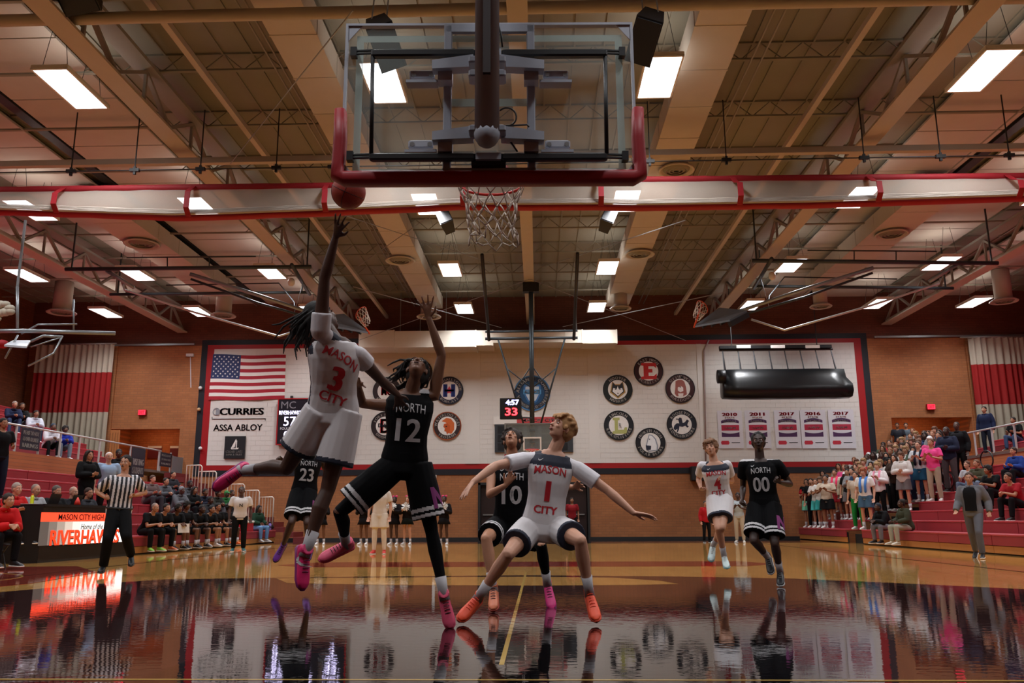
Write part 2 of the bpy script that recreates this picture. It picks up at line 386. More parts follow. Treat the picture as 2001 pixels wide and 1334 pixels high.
# purlin joists across the bays
for i, y in enumerate(np.arange(3.2, YW - .5, 2.45)):
    mb = MB(); mb.box(-21.9, 21.9, y - .04, y + .04, ZD - .40, ZD - .36); mb.box(-21.9, 21.9, y - .03, y + .03, ZD - .04, ZD)
    x = -21.9
    up = True
    while x < 21.5:
        if abs(x - CX) < 9.4: mb.bar((x, y, ZD - .38 if up else ZD - .02), (x + .42, y, ZD - .02 if up else ZD - .38), .018)
        x += .42; up = not up
    struct(mb.build('trim_%d' % (20 + i), m_deck, recalc=False), 'open web roof joist')
for i, x in enumerate((-11.85, 11.6)): mb = MB(); mb.box(x - .13, x + .13, 2.5, YW - .3, ZD - .2, ZD - .13); struct(mb.build('trim_%d' % (8 + i), m_dk), 'black gap strip between the ceiling panels')
# main trusses running down the court
TR = [(-15.3, 8.75), (-7.85, 8.85), (CX, 8.95), (7.3, 8.85), (14.7, 8.75)]
for i, (x, z) in enumerate(TR):
    o = bpy.data.objects.new('trim_%d' % (10 + i), None); C.objects.link(o); struct(o, 'long steel roof truss')
    wf_ = .17 if i == 2 else .21
    mb = MB(); mb.box(x - wf_, x + wf_, -4.9, YW - .1, z, z + .05); mb.box(x - .03, x + .03, -4.9, YW - .1, z + .05, z + .22); mb.build('bottom_chord', m_beam2, o)
    mb = MB(); mb.box(x - wf_, x + wf_, -4.9, YW - .1, ZD - .5, ZD - .42); mb.build('top_chord', m_beam, o)
    if i != 2:
        y = -2.0; up = 0
        while y < YW - 2:
            mb = MB(); mb.bar((x, y, z + .2), (x, y + 1.15, ZD - .5), .09, .07); mb.bar((x, y + 1.15, ZD - .5), (x, y + 2.3, z + .2), .09, .07)
            mb.bar((x, y + 1.15, z + .2), (x, y + 1.15, ZD - .5), .06, .06)
            mb.build('truss_web', m_beam, o, recalc=False); y += 2.3
# secondary chord lines next to the inner trusses and thin conduits
mb = MB()
for x in (-6.45, 5.9): mb.box(x - .06, x + .06, 0, YW, ZD - .9, ZD - .78)
struct(mb.build('trim_5', m_beam2), 'bridging beam beside the inner trusses')
for i, (x0, dz) in enumerate(((-5.2, .5), (-5.05, .5), (4.3, .5), (4.5, .5), (10.9, .45), (-12.0, .4))):
    mb = MB(); mb.tube([(x0, 0, ZD - dz), (x0, YW - .5, ZD - dz)], .02, 6)
    tag(mb.build('conduit', m_beam, smooth=True), 'thin conduit pipe under the roof, %s' % ['left pair, outer', 'left pair, inner', 'right pair, inner', 'right pair, outer', 'in the right outer bay', 'in the left outer bay'][i], 'pipe', 'conduits under the roof')
# cross pipe and the big tan cross beams
for i, (ya, z, h, r) in enumerate(((12.4, 9.2, .2, 0), (16.9, 8.95, .22, 0))):
    mb = MB()
    if i == 0: mb.tube([(-21.9, ya, z - .18), (CX, ya, z - .14), (21.9, ya, z - .18)], .1, 12)
    else: mb.box(-21.9, 21.9, ya + .2, ya + .34, z - .40, z - .27)
    struct(mb.build('trim_%d' % (6 + i), m_beam2, smooth=(i == 0)), 'crosswise pipe' if i == 0 else 'crosswise beam above the rolled divider curtain')
# supply ducts
def duct(name, xa, xb, z, y0, y1, label):
    o = thing(name, label, 'duct', group='ducts along the roof'); y = y0; 
    while y < y1 - .3:
        mb = MB(); yy = min(y + 1.5, y1); mb.box(xa, xb, y + .012, yy - .012, z, z + .5); mb.box(xa - .012, xb + .012, yy - .02, yy + .02, z - .012, z + .5)
        mb.build('duct_section', m_tan, o); y = yy
    return o
duct('air_duct', -4.75, -3.9, 9.35, -3, 33.5, 'long tan rectangular duct under the roof left of the centre beam')
duct('air_duct', 2.85, 3.75, 9.35, -3, 33.5, 'long tan rectangular duct under the roof right of the centre beam')
for px, py, d in ((277, 479, 'left'), (1743, 460, 'right')):
    p = atZ(px, py, 9.24); duct('air_duct', p.x - .6, p.x + .6, 9.35, p.y - 3.2, p.y + 6.5, 'tan rectangular duct in the %s outer roof bay' % d)
# round diffusers
def diffuser(px, py, z, stem, label, r=.42):
    p = atZ(px, py, z); o = thing('air_diffuser', label, 'vent', p, group='round ceiling diffusers', local=True)
    mb = MB(); prof = [(r, 0), (r, .03), (r * .86, .08)]; mb.lathe([(.02, .1), (r * .8, .1), (r, .03), (r * .97, 0), (r * .84, .02), (r * .8, .06), (.02, .06)], (0, 0, 0)); 
    mb.build('rim', m_tan, o, True)
    for rr_ in (.62, .4, .2): mb = MB(); mb.lathe([(r * rr_ + .05, .05), (r * rr_, .0), (r * rr_ - .03, .0), (r * rr_ + .02, .05)], (0, 0, 0), caps=False); mb.build('vane_ring', m_deck, o, True)
    if stem: mb = MB(); mb.tube([(0, 0, .09), (0, 0, stem)], r * .62, 20); mb.build('stem', m_tan, o, True)
for i, (px, py, s, d, r) in enumerate(((782, 511, 1.0, 'above the left middle light', .5), (1250, 499, 1.0, 'right of the right middle light', .5), (838, 620, 1.1, 'at the end of the left duct', .5), (1213, 604, 1.1, 'at the end of the right duct', .42),
     (277, 479, .9, 'high in the left outer bay', .55), (1743, 460, .9, 'high in the right outer bay', .5), (120, 612, 1.3, 'before the left brick wall', .55), (436, 618, 1.3, 'above the flag', .5), (1604, 600, 1.3, 'above the rolled mat', .42), (1962, 590, 1.3, 'at the far right edge', .5), (1322, 335, .6, 'just above the divider curtain', .45))):
    diffuser(px, py, 9.24 if s < 1.05 else 8.75, {1.0: 0, .9: 0, .6: 0, 1.1: .6, 1.3: 1.25}[s], 'round tan air diffuser ' + d, r)
# light fixtures
m_lens = mat('F4F8FF', .4, var=0, emit=LAMP_E, key='lens'); m_roof_fill = mat('FFF4E6', .4, var=0, emit=FILL_E, key='up')
m_lens.node_tree.nodes['Principled BSDF'].inputs['Emission Color'].default_value = (.93, .96, 1, 1)
LD = bpy.data.lights.new('lamp_beam', 'AREA'); LD.shape = 'RECTANGLE'; LD.size = .6; LD.size_y = 1.46; LD.energy = LAMP_W; LD.spread = R(135); LD.color = (.96, .97, 1)
rows = {0: (2.2, 'overhead'), 1: (8.4, 'nearest'), 2: (14.6, 'first'), 3: (20.9, 'second'), 4: (26.9, 'third'), 5: (32.2, 'farthest')}
cols = {-17.3: 'far left', -13.55: 'left outer', -8.95: 'left inner', -2.88: 'centre left', 2.36: 'centre right', 8.4: 'right inner', 13.3: 'right outer', 17.0: 'far right'}
ca = {}
for rk, (y, rn) in rows.items():
    for x, cn in cols.items():
        if abs(x) > 16 and rk not in (1, 3, 4, 5): continue
        o = thing('light_fixture', 'glowing rectangular LED fixture, %s column, %s row from the camera' % (cn, rn), 'light', (x, y, 9.0), group='ceiling light fixtures', local=True)
        ld = LD; lo = bpy.data.objects.new('lamp_beam', ld); C.objects.link(lo); lo.parent = o; lo.location = (0, 0, -.035)
        if not ca:
            mb = MB(); mb.box(-.31, .31, -.74, .74, -.015, .0); ca['lens'] = mb.build('lens', m_lens, o, recalc=True)
            mb = MB(); mb.box(-.35, .35, -.78, .78, .0, .07, bev=.01); mb.box(-.35, -.315, -.78, .78, -.03, 0); mb.box(.315, .35, -.78, .78, -.03, 0)
            mb.box(-.35, .35, -.78, -.745, -.03, 0); mb.box(-.35, .35, .745, .78, -.03, 0); ca['housing'] = mb.build('housing', m_white, o)
            mb = MB(); mb.box(-.2, .2, -.5, .5, .075, .085); ca['roof_fill'] = mb.build('roof_fill_plate', m_roof_fill, o)  # added glowing plate, throws fill light up onto the roof
            for i, (sx, sy) in enumerate(((-.25, -.6), (-.25, .6), (.25, -.6), (.25, .6))):
                mb = MB(); mb.tube([(sx, sy, .06), (sx * .3, sy, 1.19)], .006, 5); ca['cable%d' % i] = mb.build('hanger_cable', m_dk, o)
        else:
            for c in ca.values():
                d = c.copy(); C.objects.link(d); d.parent = o; d.matrix_parent_inverse = Matrix()
for c in ca.values(): c.matrix_parent_inverse = Matrix()
# ================================================================ NEAR BASKET (its back towards the camera)
YB = 4.92
xb = atY(956, 200, YB).x
near = thing('basketball_hoop', 'large glass backboard seen from behind with red padding, hung overhead near the camera', 'basketball hoop', (xb, YB, 0), YAW, local=True)
TI = (Matrix.Rotation(-YAW, 4, 'Z') @ Matrix.Translation(V((-xb, -YB, 0))))
def L6(cx, cy, y):          # position on the basket's own frame, y metres behind (-) or in front (+) of the glass
    px, py = 640 + cx / 2.669, cy / 2.669
    o = TI @ O; d = TI.to_3x3() @ ray(px, py); return o + d * ((y - o.y) / d.y)
def b6(mb, x0, y0, x1, y1, d0, d1, bev=0):
    a = L6(x0, y1, d0); b = L6(x1, y0, d0); mb.box(a.x, b.x, min(d0, d1), max(d0, d1), a.z, b.z, bev=bev)
m_glass = mat('C9D6D2', .03, var=0, alpha=.13, key='glass'); m_gstripe = mat('B9C9C2', .4, var=0, alpha=.62, key='gs')
m_grey = mat('9CA1AC', .5, .0, var=.06); m_grey2 = mat('B0B4BE', .45, .1, var=.05)
mb = MB(); mb.box(-.914, .914, -.006, .006, 2.89, 3.96); lab(mb.build('glass_board', m_glass, near), 'clear glass panel')
mb = MB(); t = .05
def rect(mb, x0, x1, z0, z1, t, y0, y1):
    mb.box(x0, x1, y0, y1, z1 - t, z1); mb.box(x0, x1, y0, y1, z0, z0 + t); mb.box(x0, x0 + t, y0, y1, z0 + t, z1 - t); mb.box(x1 - t, x1, y0, y1, z0 + t, z1 - t)
rect(mb, -.86, .86, 2.93, 3.90, .045, .007, .010); mb.build('border_stripe', m_gstripe, near)
mb = MB(); mb.box(-.30, -.06, .007, .010, 3.40, 3.452); mb.box(.06, .30, .007, .010, 3.40, 3.452); mb.build('target_stripe', m_gstripe, near)
mb = MB(); rect(mb, -.93, .93, 2.88, 3.975, .016, -.02, .02); mb.build('rim_frame', m_grey2, near)
for x in (-.29, .24):
    mb = MB(); mb.box(x, x + .052, -.04, -.008, 2.90, 3.95, bev=.006); mb.build('frame_upright', m_grey, near)
mb = MB(); mb.box(-.29, .292, -.04, -.008, 3.90, 3.955); mb.build('frame_crossbar', m_grey, near)
mb = MB(); mb.box(-.29, .292, -.04, -.008, 2.90, 2.96); mb.build('frame_crossbar', m_grey, near)
for s in (-1, 1):
    for (z, zz) in ((3.96, -1), (2.9, 1)):
        mb = MB(); mb.prism([(0, 0), (-.09, 0), (0, .11)][:: 1], (s * .915, -.012, z), (s, 0, 0), (0, 0, zz), .006 * -s * zz); mb.build('corner_plate', m_grey2, near)
for cy0, cy1, x0, x1 in ((250, 290, 225, 1460), (792, 832, 215, 1462)):
    mb = MB(); b6(mb, x0, cy0, 770, cy1, -.12, -.07, bev=.01); mb.build('pad_bar', m_blk, near)
    mb = MB(); b6(mb, 772, cy0 + 3, 905, cy1 - 3, -.12, -.07); mb.build('pad_bar', m_grey, near)
    mb = MB(); b6(mb, 907, cy0, x1, cy1, -.12, -.07, bev=.01); mb.build('pad_bar', m_blk, near)
    for xa, xb_ in ((x0 + 10, 138 if cy0 < 500 else 118), (x1 - 10, 1535 if cy0 < 500 else 1552)):
        mb = MB(); a = L6(xa, (cy0 + cy1) / 2, -.09); b = L6(xb_, (cy0 + cy1) / 2 + 4, -.03)
        mb.tube([a + EZ * .01, b + EZ * .01], .009, 6); mb.tube([a - EZ * .01, b - EZ * .01], .009, 6); mb.box(b.x - .02, b.x + .02, -.05, .0, b.z - .03, b.z + .03); mb.build('turnbuckle', m_blk, near)
for x in (236, 1448):
    mb = MB(); mb.tube([L6(x, 285, -.1), L6(x + (-8 if x < 800 else 8), 800, -.1)], .013, 8); mb.build('tie_rod', m_blk, near, True)
for cy in (318, 690):
    for s, x0, x1 in ((-1, 545, 760), (1, 1130, 905)):
        mb = MB(); a = L6(x0, cy + 14, -.16); b = L6(x1, cy - 10, -.2)
        q = [L6(x0, cy - 14 + 8, -.16), L6(x0, cy + 38, -.16), L6(x1, cy + 28, -.16), L6(x1, cy - 36, -.16)]
        mb.loft([q, [p + V((0, .08, 0)) for p in q]]); mb.build('wing_bracket', m_grey, near)
        x2 = x0 + s * -30; mb = MB(); b6(mb, min(x2, x2 - s * 75), cy + 34, max(x2, x2 - s * 75), cy + 98, -.12, -.03); mb.build('bracket_foot', m_grey, near)
for cx, cy in ((492, 386), (1190, 386), (485, 750), (1200, 750)):
    mb = MB(); b6(mb, cx - 66, cy - 22, cx + 66, cy + 20, -.05, -.01, bev=.008); pl = mb.build('bolt_plate', m_grey2, near)
    mb = MB(); b6(mb, cx - 84, cy + 28, cx + 84, cy + 42, -.09, -.01); mb.build('angle_strip', m_grey, near)
    for s in (-44, 48):
        p = L6(cx + s, cy, -.06); mb = MB(); mb.tube([p, p + V((0, .03, 0))], .016, 6); mb.build('bolt', m_steel, pl)
mb = MB(); xm = L6(832, 500, -.3).x
pm = L6(832, 700, -.3)
mb.tube([(xm, -.3, pm.z - .0), (xm, -.3, 9.9)], .074, 20); mb.ell((xm, -.3, pm.z), (.078, .078, .085)); mb.build('mast', m_grey, near, True)
mb = MB(); p = L6(832, 0, -.36); mb.bar((xm, -.385, L6(832, 385, -.38).z), (xm, -.385, 9.8), .045, .03); mb.build('mast_rail', mat('2A1E1E', .5), near)
for cy in (300, 372, 660):
    mb = MB(); b6(mb, 735, cy - 14, 930, cy + 22, -.24, -.12, bev=.008); mb.build('clamp', m_grey, near)
mb = MB(); b6(mb, 640, 800, 1050, 822, -.07, -.03); mb.build('bottom_bar', m_blk, near)
mb = MB(); b6(mb, 750, 824, 930, 860, -.09, -.03); mb.build('control_box', m_blk, near)
mb = MB(); pts = [L6(*q, -.2) for q in ((890, 0), (888, 120), (905, 180), (912, 245))]; mb.tube(pts, .006, 6); mb.build('cable', m_blk, near, True)
mb = MB(); pts = [L6(935 + 50 * math.cos(a), 610 + 48 * math.sin(a), -.15) for a in np.linspace(-2.4, 1.9, 14)] + [L6(*q, -.15) for q in ((960, 655), (1040, 650), (1050, 662))]; mb.tube(pts, .006, 6); mb.build('cable', m_blk, near, True)
mb = MB(); mb.tube([L6(945, 725, -.1), L6(990, 790, -.1)], .006, 6); mb.build('cable', m_blk, near, True)
# red padding, one moulded strip
mb = MB(); zt = L6(105, 582, 0).z; hw = .945
path = [V((-hw, 0, zt)), V((-hw + .005, 0, zt - .2)), V((-hw, 0, 3.0)), V((-hw + .0, 0, 2.925)), V((-hw + .04, 0, 2.905)), V((0, 0, 2.905)), V((hw - .04, 0, 2.905)), V((hw, 0, 2.925)), V((hw, 0, 3.0)), V((hw - .005, 0, zt - .2)), V((hw, 0, zt))]
rings = []
for i, p in enumerate(path):
    d = (path[min(i + 1, 10)] - path[max(i - 1, 0)]).normalized(); nrm = V((d.z, 0, -d.x)); wd = .045 if 2 < i < 8 else (.036 if i in (0, 10) else .04); dp = .055
    rings.append([p + nrm * wd * math.copysign(abs(math.cos(a)) ** .6, math.cos(a)) + EY * dp * math.copysign(abs(math.sin(a)) ** .6, math.sin(a)) for a in [2 * math.pi * k / 14 for k in range(14)]])
mb.loft(rings); lab(mb.build('edge_padding', mat('980C18', .5, var=.06, scale=8), near, True), 'red vinyl padding round the bottom edge and corners')
# rim + net
m_rim = mat('D0231A', .4); m_net = mat('D8CCBE', .7, var=.05)
mb = MB(); ctr = V((0, .40, 3.05))
mb.tube([ctr + V((math.cos(a), math.sin(a), 0)) * .232 for a in np.linspace(0, 2 * math.pi, 33)], .0105, 8); mb.build('rim', m_rim, near, True)
mb = MB(); mb.box(-.1, .1, .02, .12, 2.98, 3.06); mb.bar((-.08, .1, 3.04), (-.14, .22, 3.045), .02); mb.bar((.08, .1, 3.04), (.14, .22, 3.045), .02); mb.build('rim_bracket', m_rim, near)
def net(ctr, s=1.0, parent=None, r=.0045, seed=1):
    rnd = random.Random(seed); mb = MB(); n = 12; rad = [.228, .205, .18, .165, .155, .15, .155]; zz = [0, -.08, -.16, -.24, -.32, -.385, -.43]
    P = {}
    for l in range(7):
        for k in range(n):
            a = 2 * math.pi * (k + (l % 2) * .5) / n
            P[l, k] = V(ctr) + V((math.cos(a) * rad[l], math.sin(a) * rad[l], zz[l])) * s + V((rnd.uniform(-1, 1), rnd.uniform(-1, 1), rnd.uniform(-1, 1))) * .009 * l * .5 * s + V((.03 * s * (l / 6) ** 2, 0, 0))
    for l in range(6):
        for k in range(n):
            for kk in ((k, (k - 1) % n) if l % 2 == 0 else (k, (k + 1) % n)):
                a, b = P[l, k], P[l + 1, kk]; mid = (a + b) / 2 + V((rnd.uniform(-1, 1), rnd.uniform(-1, 1), 0)) * .006 * s
                mb.tube([a, mid, b], r * s, 5)
    return mb.build('net', m_net, parent, True)
o = net(ctr, parent=near); lab(o, 'white knotted string net')
# game ball in the air
pb = atY(681, 375, 5.5)
ball = thing('basketball', 'reddish orange basketball in the air left of the backboard', 'ball', pb, local=True)
mb = MB(); mb.ell((0, 0, 0), (.12, .12, .12), n=32, m=20); mb.build('ball_skin', mat('A53A2A', .55, bump=.2, scale=180), ball, True)
for rot in ((0, 0), (90, 0), (0, 90)):
    mb = MB(); Mx = Matrix.Rotation(R(rot[0] + 20), 3, 'X') @ Matrix.Rotation(R(rot[1] + 25), 3, 'Y')
    mb.tube([Mx @ V((math.cos(a) * .1195, math.sin(a) * .1195, 0)) for a in np.linspace(0, 2 * math.pi, 41)], .0022, 5); mb.build('ball_seam', m_blk, ball, True)

# ================================================================ ROLLED DIVIDER CURTAIN at midcourt
YC = 16.5
cur = thing('divider_curtain', 'rolled white net divider curtain with red bands hung across the gym', 'curtain')
def ZT(x):
    px = 1052 + (x / 17.6) * 1640; return atY(px, np.interp(px, [-300, 0, 640, 1235, 2001, 2300], [368, 365, 357, 345, 338, 336]), YC).z
ztop = ZT(0); m_netw = mat('CDBFB2', .75, var=.05, alpha=.5, scale=40, key='netw'); m_netf = mat('C9BCB0', .75, var=.06, alpha=.9, scale=30, key='netf')
def ysag(x):
    px = 1052 + (x / 17.6) * 1640; b = np.interp(px, [-200, 0, 130, 350, 420, 640, 905, 1040, 1170, 1240, 1560, 1700, 1970, 2200], [418, 421, 425, 432, 431, 423, 411, 412, 411, 413, 408, 404, 395, 388])
    return atY(px, b + 2, YC).z
xs = np.linspace(-13.6, 13.4, 190); rnd = random.Random(4)
def sheet(fn, name, m, label=None):
    vs = []; fs = []; k = None
    for x in xs:
        pr = fn(x); k = len(pr); vs += [V((x, y, z)) for y, z in pr]
    for i in range(len(xs) - 1):
        for j in range(k - 1): fs.append((i * k + j, (i + 1) * k + j, (i + 1) * k + j + 1, i * k + j + 1))
    mb = MB(); mb.add(vs, fs); o = mb.build(name, m, cur, True, recalc=False)
    if label: lab(o, label)
def nz_(x, a, s=1.0): return noise.noise(V((x * s, a, 0)))
sheet(lambda x: [(YC - .02 + .02 * nz_(x, 1, 2), ZT(x) - .12), (YC - .16 + .03 * nz_(x, 2, 1.5), ZT(x) - .12 - .35 * (ZT(x) - .12 - ysag(x))), (YC - .2 + .03 * nz_(x, 3, 2), ysag(x) + .16)], 'net_panel', m_netw, 'sheer white net')
for q in range(4): sheet(lambda x, q=q: [(YC - .2 - .03 * q + .02 * nz_(x, 5 + q, 2), ysag(x) + .21 - q * .035 + .012 * nz_(x, q, 3)), (YC - .25 - .03 * q, ysag(x) + .18 - q * .035 + .012 * nz_(x, q, 3)), (YC - .2 - .03 * q, ysag(x) + .15 - q * .035)], 'net_fold', m_netf)
def redtube(zf, r1, r2, name):
    mb = MB(); rings = []
    for x in xs: 
        z = zf(x); rings.append([V((x, YC - .1 * (name[0] == 'b') + r1 * math.cos(a), z + r2 * math.sin(a) * (1 + .12 * nz_(x, 9, 2.5)))) for a in [2 * math.pi * k / 8 for k in range(8)]])
    mb.loft(rings); mb.build(name, m_redcloth, cur, True)
redtube(lambda x: ZT(x) - .07, .05, .075, 'top_band'); redtube(lambda x: ysag(x) + .055 + .012 * nz_(x, 3, 1), .12, .055, 'bottom_band')
for px in (-140, 125, 378, 640, 903, 1167, 1433, 1699, 1970):
    x = atY(px, 385, YC).x; mb = MB(); zb = ysag(x)
    zt_ = ZT(x); q = [(YC - .06, zt_ - .06), (YC - .3, zt_ - .26), (YC - .42, zt_ - .32), (YC - .44, zb + .16), (YC - .3, zb + .02)]
    mb.loft([[V((x - .055 + .05 * (i > 1), y, z)), V((x + .055 + .05 * (i > 1), y, z)), V((x + .055 + .05 * (i > 1), y + .02, z)), V((x - .055 + .05 * (i > 1), y + .02, z))] for i, (y, z) in enumerate(q)])
    mb.build('strap', m_redcloth, cur)
mb = MB(); mb.tube([(-14, YC, ztop + .34), (14, YC, ztop + .34)], .014, 6); mb.build('support_cable', m_dk, cur)
for px in (140, 264, 392, 540, 650, 1270, 1420, 1690, 1840, 1975):
    x = atY(px, 325, YC).x; mb = MB(); mb.bar((x, YC, ztop + .42), (x, YC, ztop + .24), .05); mb.bar((x - .1, YC, ztop + .34), (x + .1, YC, ztop + .34), .07); mb.bar((x, YC, ztop + .42), (x, YC, 9.5), .02); mb.build('pulley', m_blk, cur)

# ================================================================ SPEAKERS hung from the roof
def speaker(px, py, y, sz, tilt, rz, label):
    p = atY(px, py, y); o = thing('loudspeaker', label, 'loudspeaker', p, local=True); o.rotation_euler = (R(tilt), R(rz), 0)
    mb = MB(); w_, h_, d_ = sz; q = [(-w_ / 2, -d_ / 2), (w_ / 2, -d_ / 2), (w_ / 2 * .72, d_ / 2), (-w_ / 2 * .72, d_ / 2)]
    mb.loft([[V((a, b, -h_ / 2)) for a, b in q], [V((a, b, h_ / 2)) for a, b in q]]); mb.build('cabinet', mat('17181C', .45), o)
    mb = MB(); mb.box(-w_ * .46, w_ * .46, -d_ / 2 - .02, -d_ / 2, -h_ * .47, h_ * .47, bev=.008); mb.build('grille', mat('1C1D22', .55, bump=.3, scale=120), o)
    a = V((0, 0, 0)); mb = MB()
    mi = (o.matrix_basis.to_3x3()).inverted()
    for s in (-.3, .3): mb.tube([V((s * w_, 0, h_ * .4)), mi @ V((s * .3, .1, 9.9 - p.z))], .012, 5)
    mb.build('hanger_cable', m_steel, o); return o
speaker(1262, 72, 11.2, (.40, .70, .38), 55, 20, 'black loudspeaker hung right of the backboard, biggest one')
speaker(752, 84, 11.2, (.40, .70, .38), 55, -20, 'black loudspeaker seen through the left side of the glass backboard')
speaker(156, -12, 12.0, (.6, .5, .42), 55, -10, 'black loudspeaker cut by the top edge of the picture at left')
speaker(872, 434, 21.4, (.36, .52, .4), -30, -22, 'small black loudspeaker hung below the curtain left of the net')
speaker(1187, 432, 21.4, (.36, .52, .4), -30, 22, 'small black loudspeaker hung below the curtain right of the net')

# ================================================================ FAR BASKET (hangs from a mast)
YF = 28.1; xf = atY(1040, 850, YF).x
far = thing('basketball_hoop', 'far glass backboard on a dark mast at the other end of the court', 'basketball hoop', (xf, YF, 0), local=True)
mb = MB(); mb.box(-.914, .914, -.01, .01, 2.9, 3.96); mb.build('glass_board', m_glass, far)
mb = MB(); rect(mb, -.93, .93, 2.88, 3.97, .05, -.02, .02); mb.build('rim_frame', m_steel, far)
mb = MB(); rect(mb, -.305, .305, 3.05, 3.5, .05, -.025, -.012); mb.build('target_square', m_white, far)
mb = MB(); mb.box(-.93, .93, -.04, .04, 2.86, 2.93); lab(mb.build('edge_padding', m_redcloth, far), 'red padding')
mb = MB(); mb.tube([V((0, -.38, 3.05)) + V((math.cos(a), math.sin(a), 0)) * .23 for a in np.linspace(0, 6.283, 25)], .012, 6); mb.box(-.1, .1, -.16, 0, 2.98, 3.06); mb.build('rim', m_rim, far, True)
net((0, -.38, 3.05), parent=far, r=.006, seed=3)
m_mast = mat('3A4348', .45, .3)
mb = MB(); mb.tube([(0, .35, 3.2), (0, .35, 8.9)], .085, 10); mb.build('mast', m_mast, far, True)
mb = MB(); mb.box(-.1, .1, 0, .3, 3.3, 3.36); mb.box(-.1, .1, 0, .3, 3.7, 3.76); mb.build('mast_bracket', m_mast, far)
for s in (-1, 1):
    mb = MB(); mb.tube([(s * .3, .35, 4.0), (s * 1.15, .35, 6.9)], .035, 6); mb.build('brace', m_mast, far, True)
    mb = MB(); mb.tube([(s * .86, .35, 5.9), (0, .35, 5.2)], .02, 6); mb.tube([(s * .0, .35, 6.0), (s * .62, .35, 5.08)], .02, 6); mb.build('brace', m_mast, far, True)
    mb = MB(); mb.tube([(s * 1.47, .35, 6.9), (s * 1.47, -3.4, 8.8)], .06, 6); mb.build('fold_arm', mat('1F2429', .4), far, True)
mb = MB(); mb.tube([(-1.6, .35, 6.95), (1.6, .35, 6.95)], .05, 8); mb.tube([(-1.6, .35, 7.2), (1.6, .35, 7.2)], .04, 8); mb.build('cross_tube', m_mast, far, True)
mb = MB(); mb.box(-.28, .28, .2, .5, 8.6, 8.93); mb.build('ceiling_clamp', m_blk, far)
# shot clock above it
sc = thing('shot_clock', 'black shot clock reading 4:57 and red 33 above the far backboard', 'clock')
YS = 28.3; m_ledw = mat('D8D8FF', emit=5, var=0); m_ledr = mat('FF2020', emit=6, var=0); m_ledr.node_tree.nodes['Principled BSDF'].inputs['Emission Color'].default_value = (1, .03, .04, 1)
a = atY(977, 819, YS); b = atY(1019, 778, YS); mb = MB(); mb.box(a.x, b.x, YS - .1, YS + .08, a.z, b.z, bev=.01); mb.build('case', m_blk, sc)
mb = MB(); put_text(mb, '4:57', atY(1001, 786, YS - .11), EX, EZ, w=.45, h=.17, bold=.03); mb.build('clock_digits', m_ledw, sc)
mb = MB(); put_text(mb, '33', atY(999, 804, YS - .11), EX, EZ, w=.42, h=.26, bold=.02); mb.build('shot_digits', m_ledr, sc)
mb = MB(); mb.bar((b.x, YS, a.z + .05), (xf + .02, YS + .1, a.z + .05), .05); mb.build('mount_arm', m_mast, sc)

# ================================================================ THINGS ON THE FAR WALL
YP = YW - .03
def wp(px, py, dy=0): return atY(px, py, YP - dy)
# banner board behind the far basket (record board)
rb = thing('record_board', 'dark grey record board with white and red header behind the far backboard', 'sign')
a = wp(967, 884); b = wp(1119, 828); mb = MB(); mb.box(a.x, b.x, YP - .05, YP, a.z, b.z); mb.build('board', mat('33373C', .5), rb)
mb = MB(); c = wp(967, 814); mb.box(a.x - .05, b.x + .05, YP - .05, YP, b.z, c.z); hd = mb.build('header', m_white, rb)
mb = MB(); p = wp(1010, 818); mb.box(p.x, b.x - .4, YP - .056, YP - .05, b.z + .02, c.z - .03); mb.build('header_panel', mat('C4464A', .5), rb)
mb = MB(); put_text(mb, 'MASON CITY', V(((p.x + b.x - .4) / 2, YP - .058, (b.z + c.z) / 2)), EX, EZ, w=1.5, h=.12); mb.build('header_lettering', m_white, rb)
for i in range(5):
    for j in range(3):
        x0 = a.x + .12 + i * (b.x - a.x - .2) / 5; z0 = a.z + .08 + j * (b.z - a.z - .1) / 3
        mb = MB(); mb.box(x0, x0 + .46, YP - .058, YP - .05, z0, z0 + .3); mb.build('name_plate', mat('1D2024', .4), rb)
# flag
fl = thing('flag', 'large flag with stars and red and white stripes, hung on the white wall at left', 'flag')
TL, TR2, BL, BR = wp(417, 693), wp(559, 694), wp(408, 782), wp(556, 780)
def fq(u, v): return (TL * (1 - u) + TR2 * u) * (1 - v) + (BL * (1 - u) + BR * u) * v + V((0, -.03 - .02 * math.sin(u * 9 + v * 2), .02 * math.sin(u * 7 + 1)))
for i in range(13):
    mb = MB(); n = 14; u0 = .385 if i < 7 else 0
    r = [[fq(u0 + (1 - u0) * k / n, i / 13), fq(u0 + (1 - u0) * k / n, (i + 1) / 13), fq(u0 + (1 - u0) * k / n, (i + 1) / 13) + EY * .01, fq(u0 + (1 - u0) * k / n, i / 13) + EY * .01] for k in range(n + 1)]
    mb.loft(r); mb.build('stripe', mat('A8142A', .7) if i % 2 == 0 else m_white, fl)
mb = MB(); r = [[fq(.385 * k / 5, 0) - EY * .004, fq(.385 * k / 5, 7 / 13) - EY * .004, fq(.385 * k / 5, 7 / 13) + EY * .01, fq(.385 * k / 5, 0) + EY * .01] for k in range(6)]; mb.loft(r); ct = mb.build('canton', mat('22305E', .7), fl)
me = None
for i in range(9):
    for j in range(6 - i % 2):
        p = fq(.032 + .032 * 2 * j + (.032 if i % 2 else 0), (7 / 13) * (i + 1) / 10) - EY * .012
        if me is None:
            mb = MB(); mb.prism([(.045 * (1 if k % 2 == 0 else .42) * math.sin(k * math.pi / 5), .045 * (1 if k % 2 == 0 else .42) * math.cos(k * math.pi / 5)) for k in range(10)], (0, 0, 0), EX, EZ, -.004); me = mb.mesh('star'); me.materials.append(m_white)
        o = link('star', me, ct); o.location = p
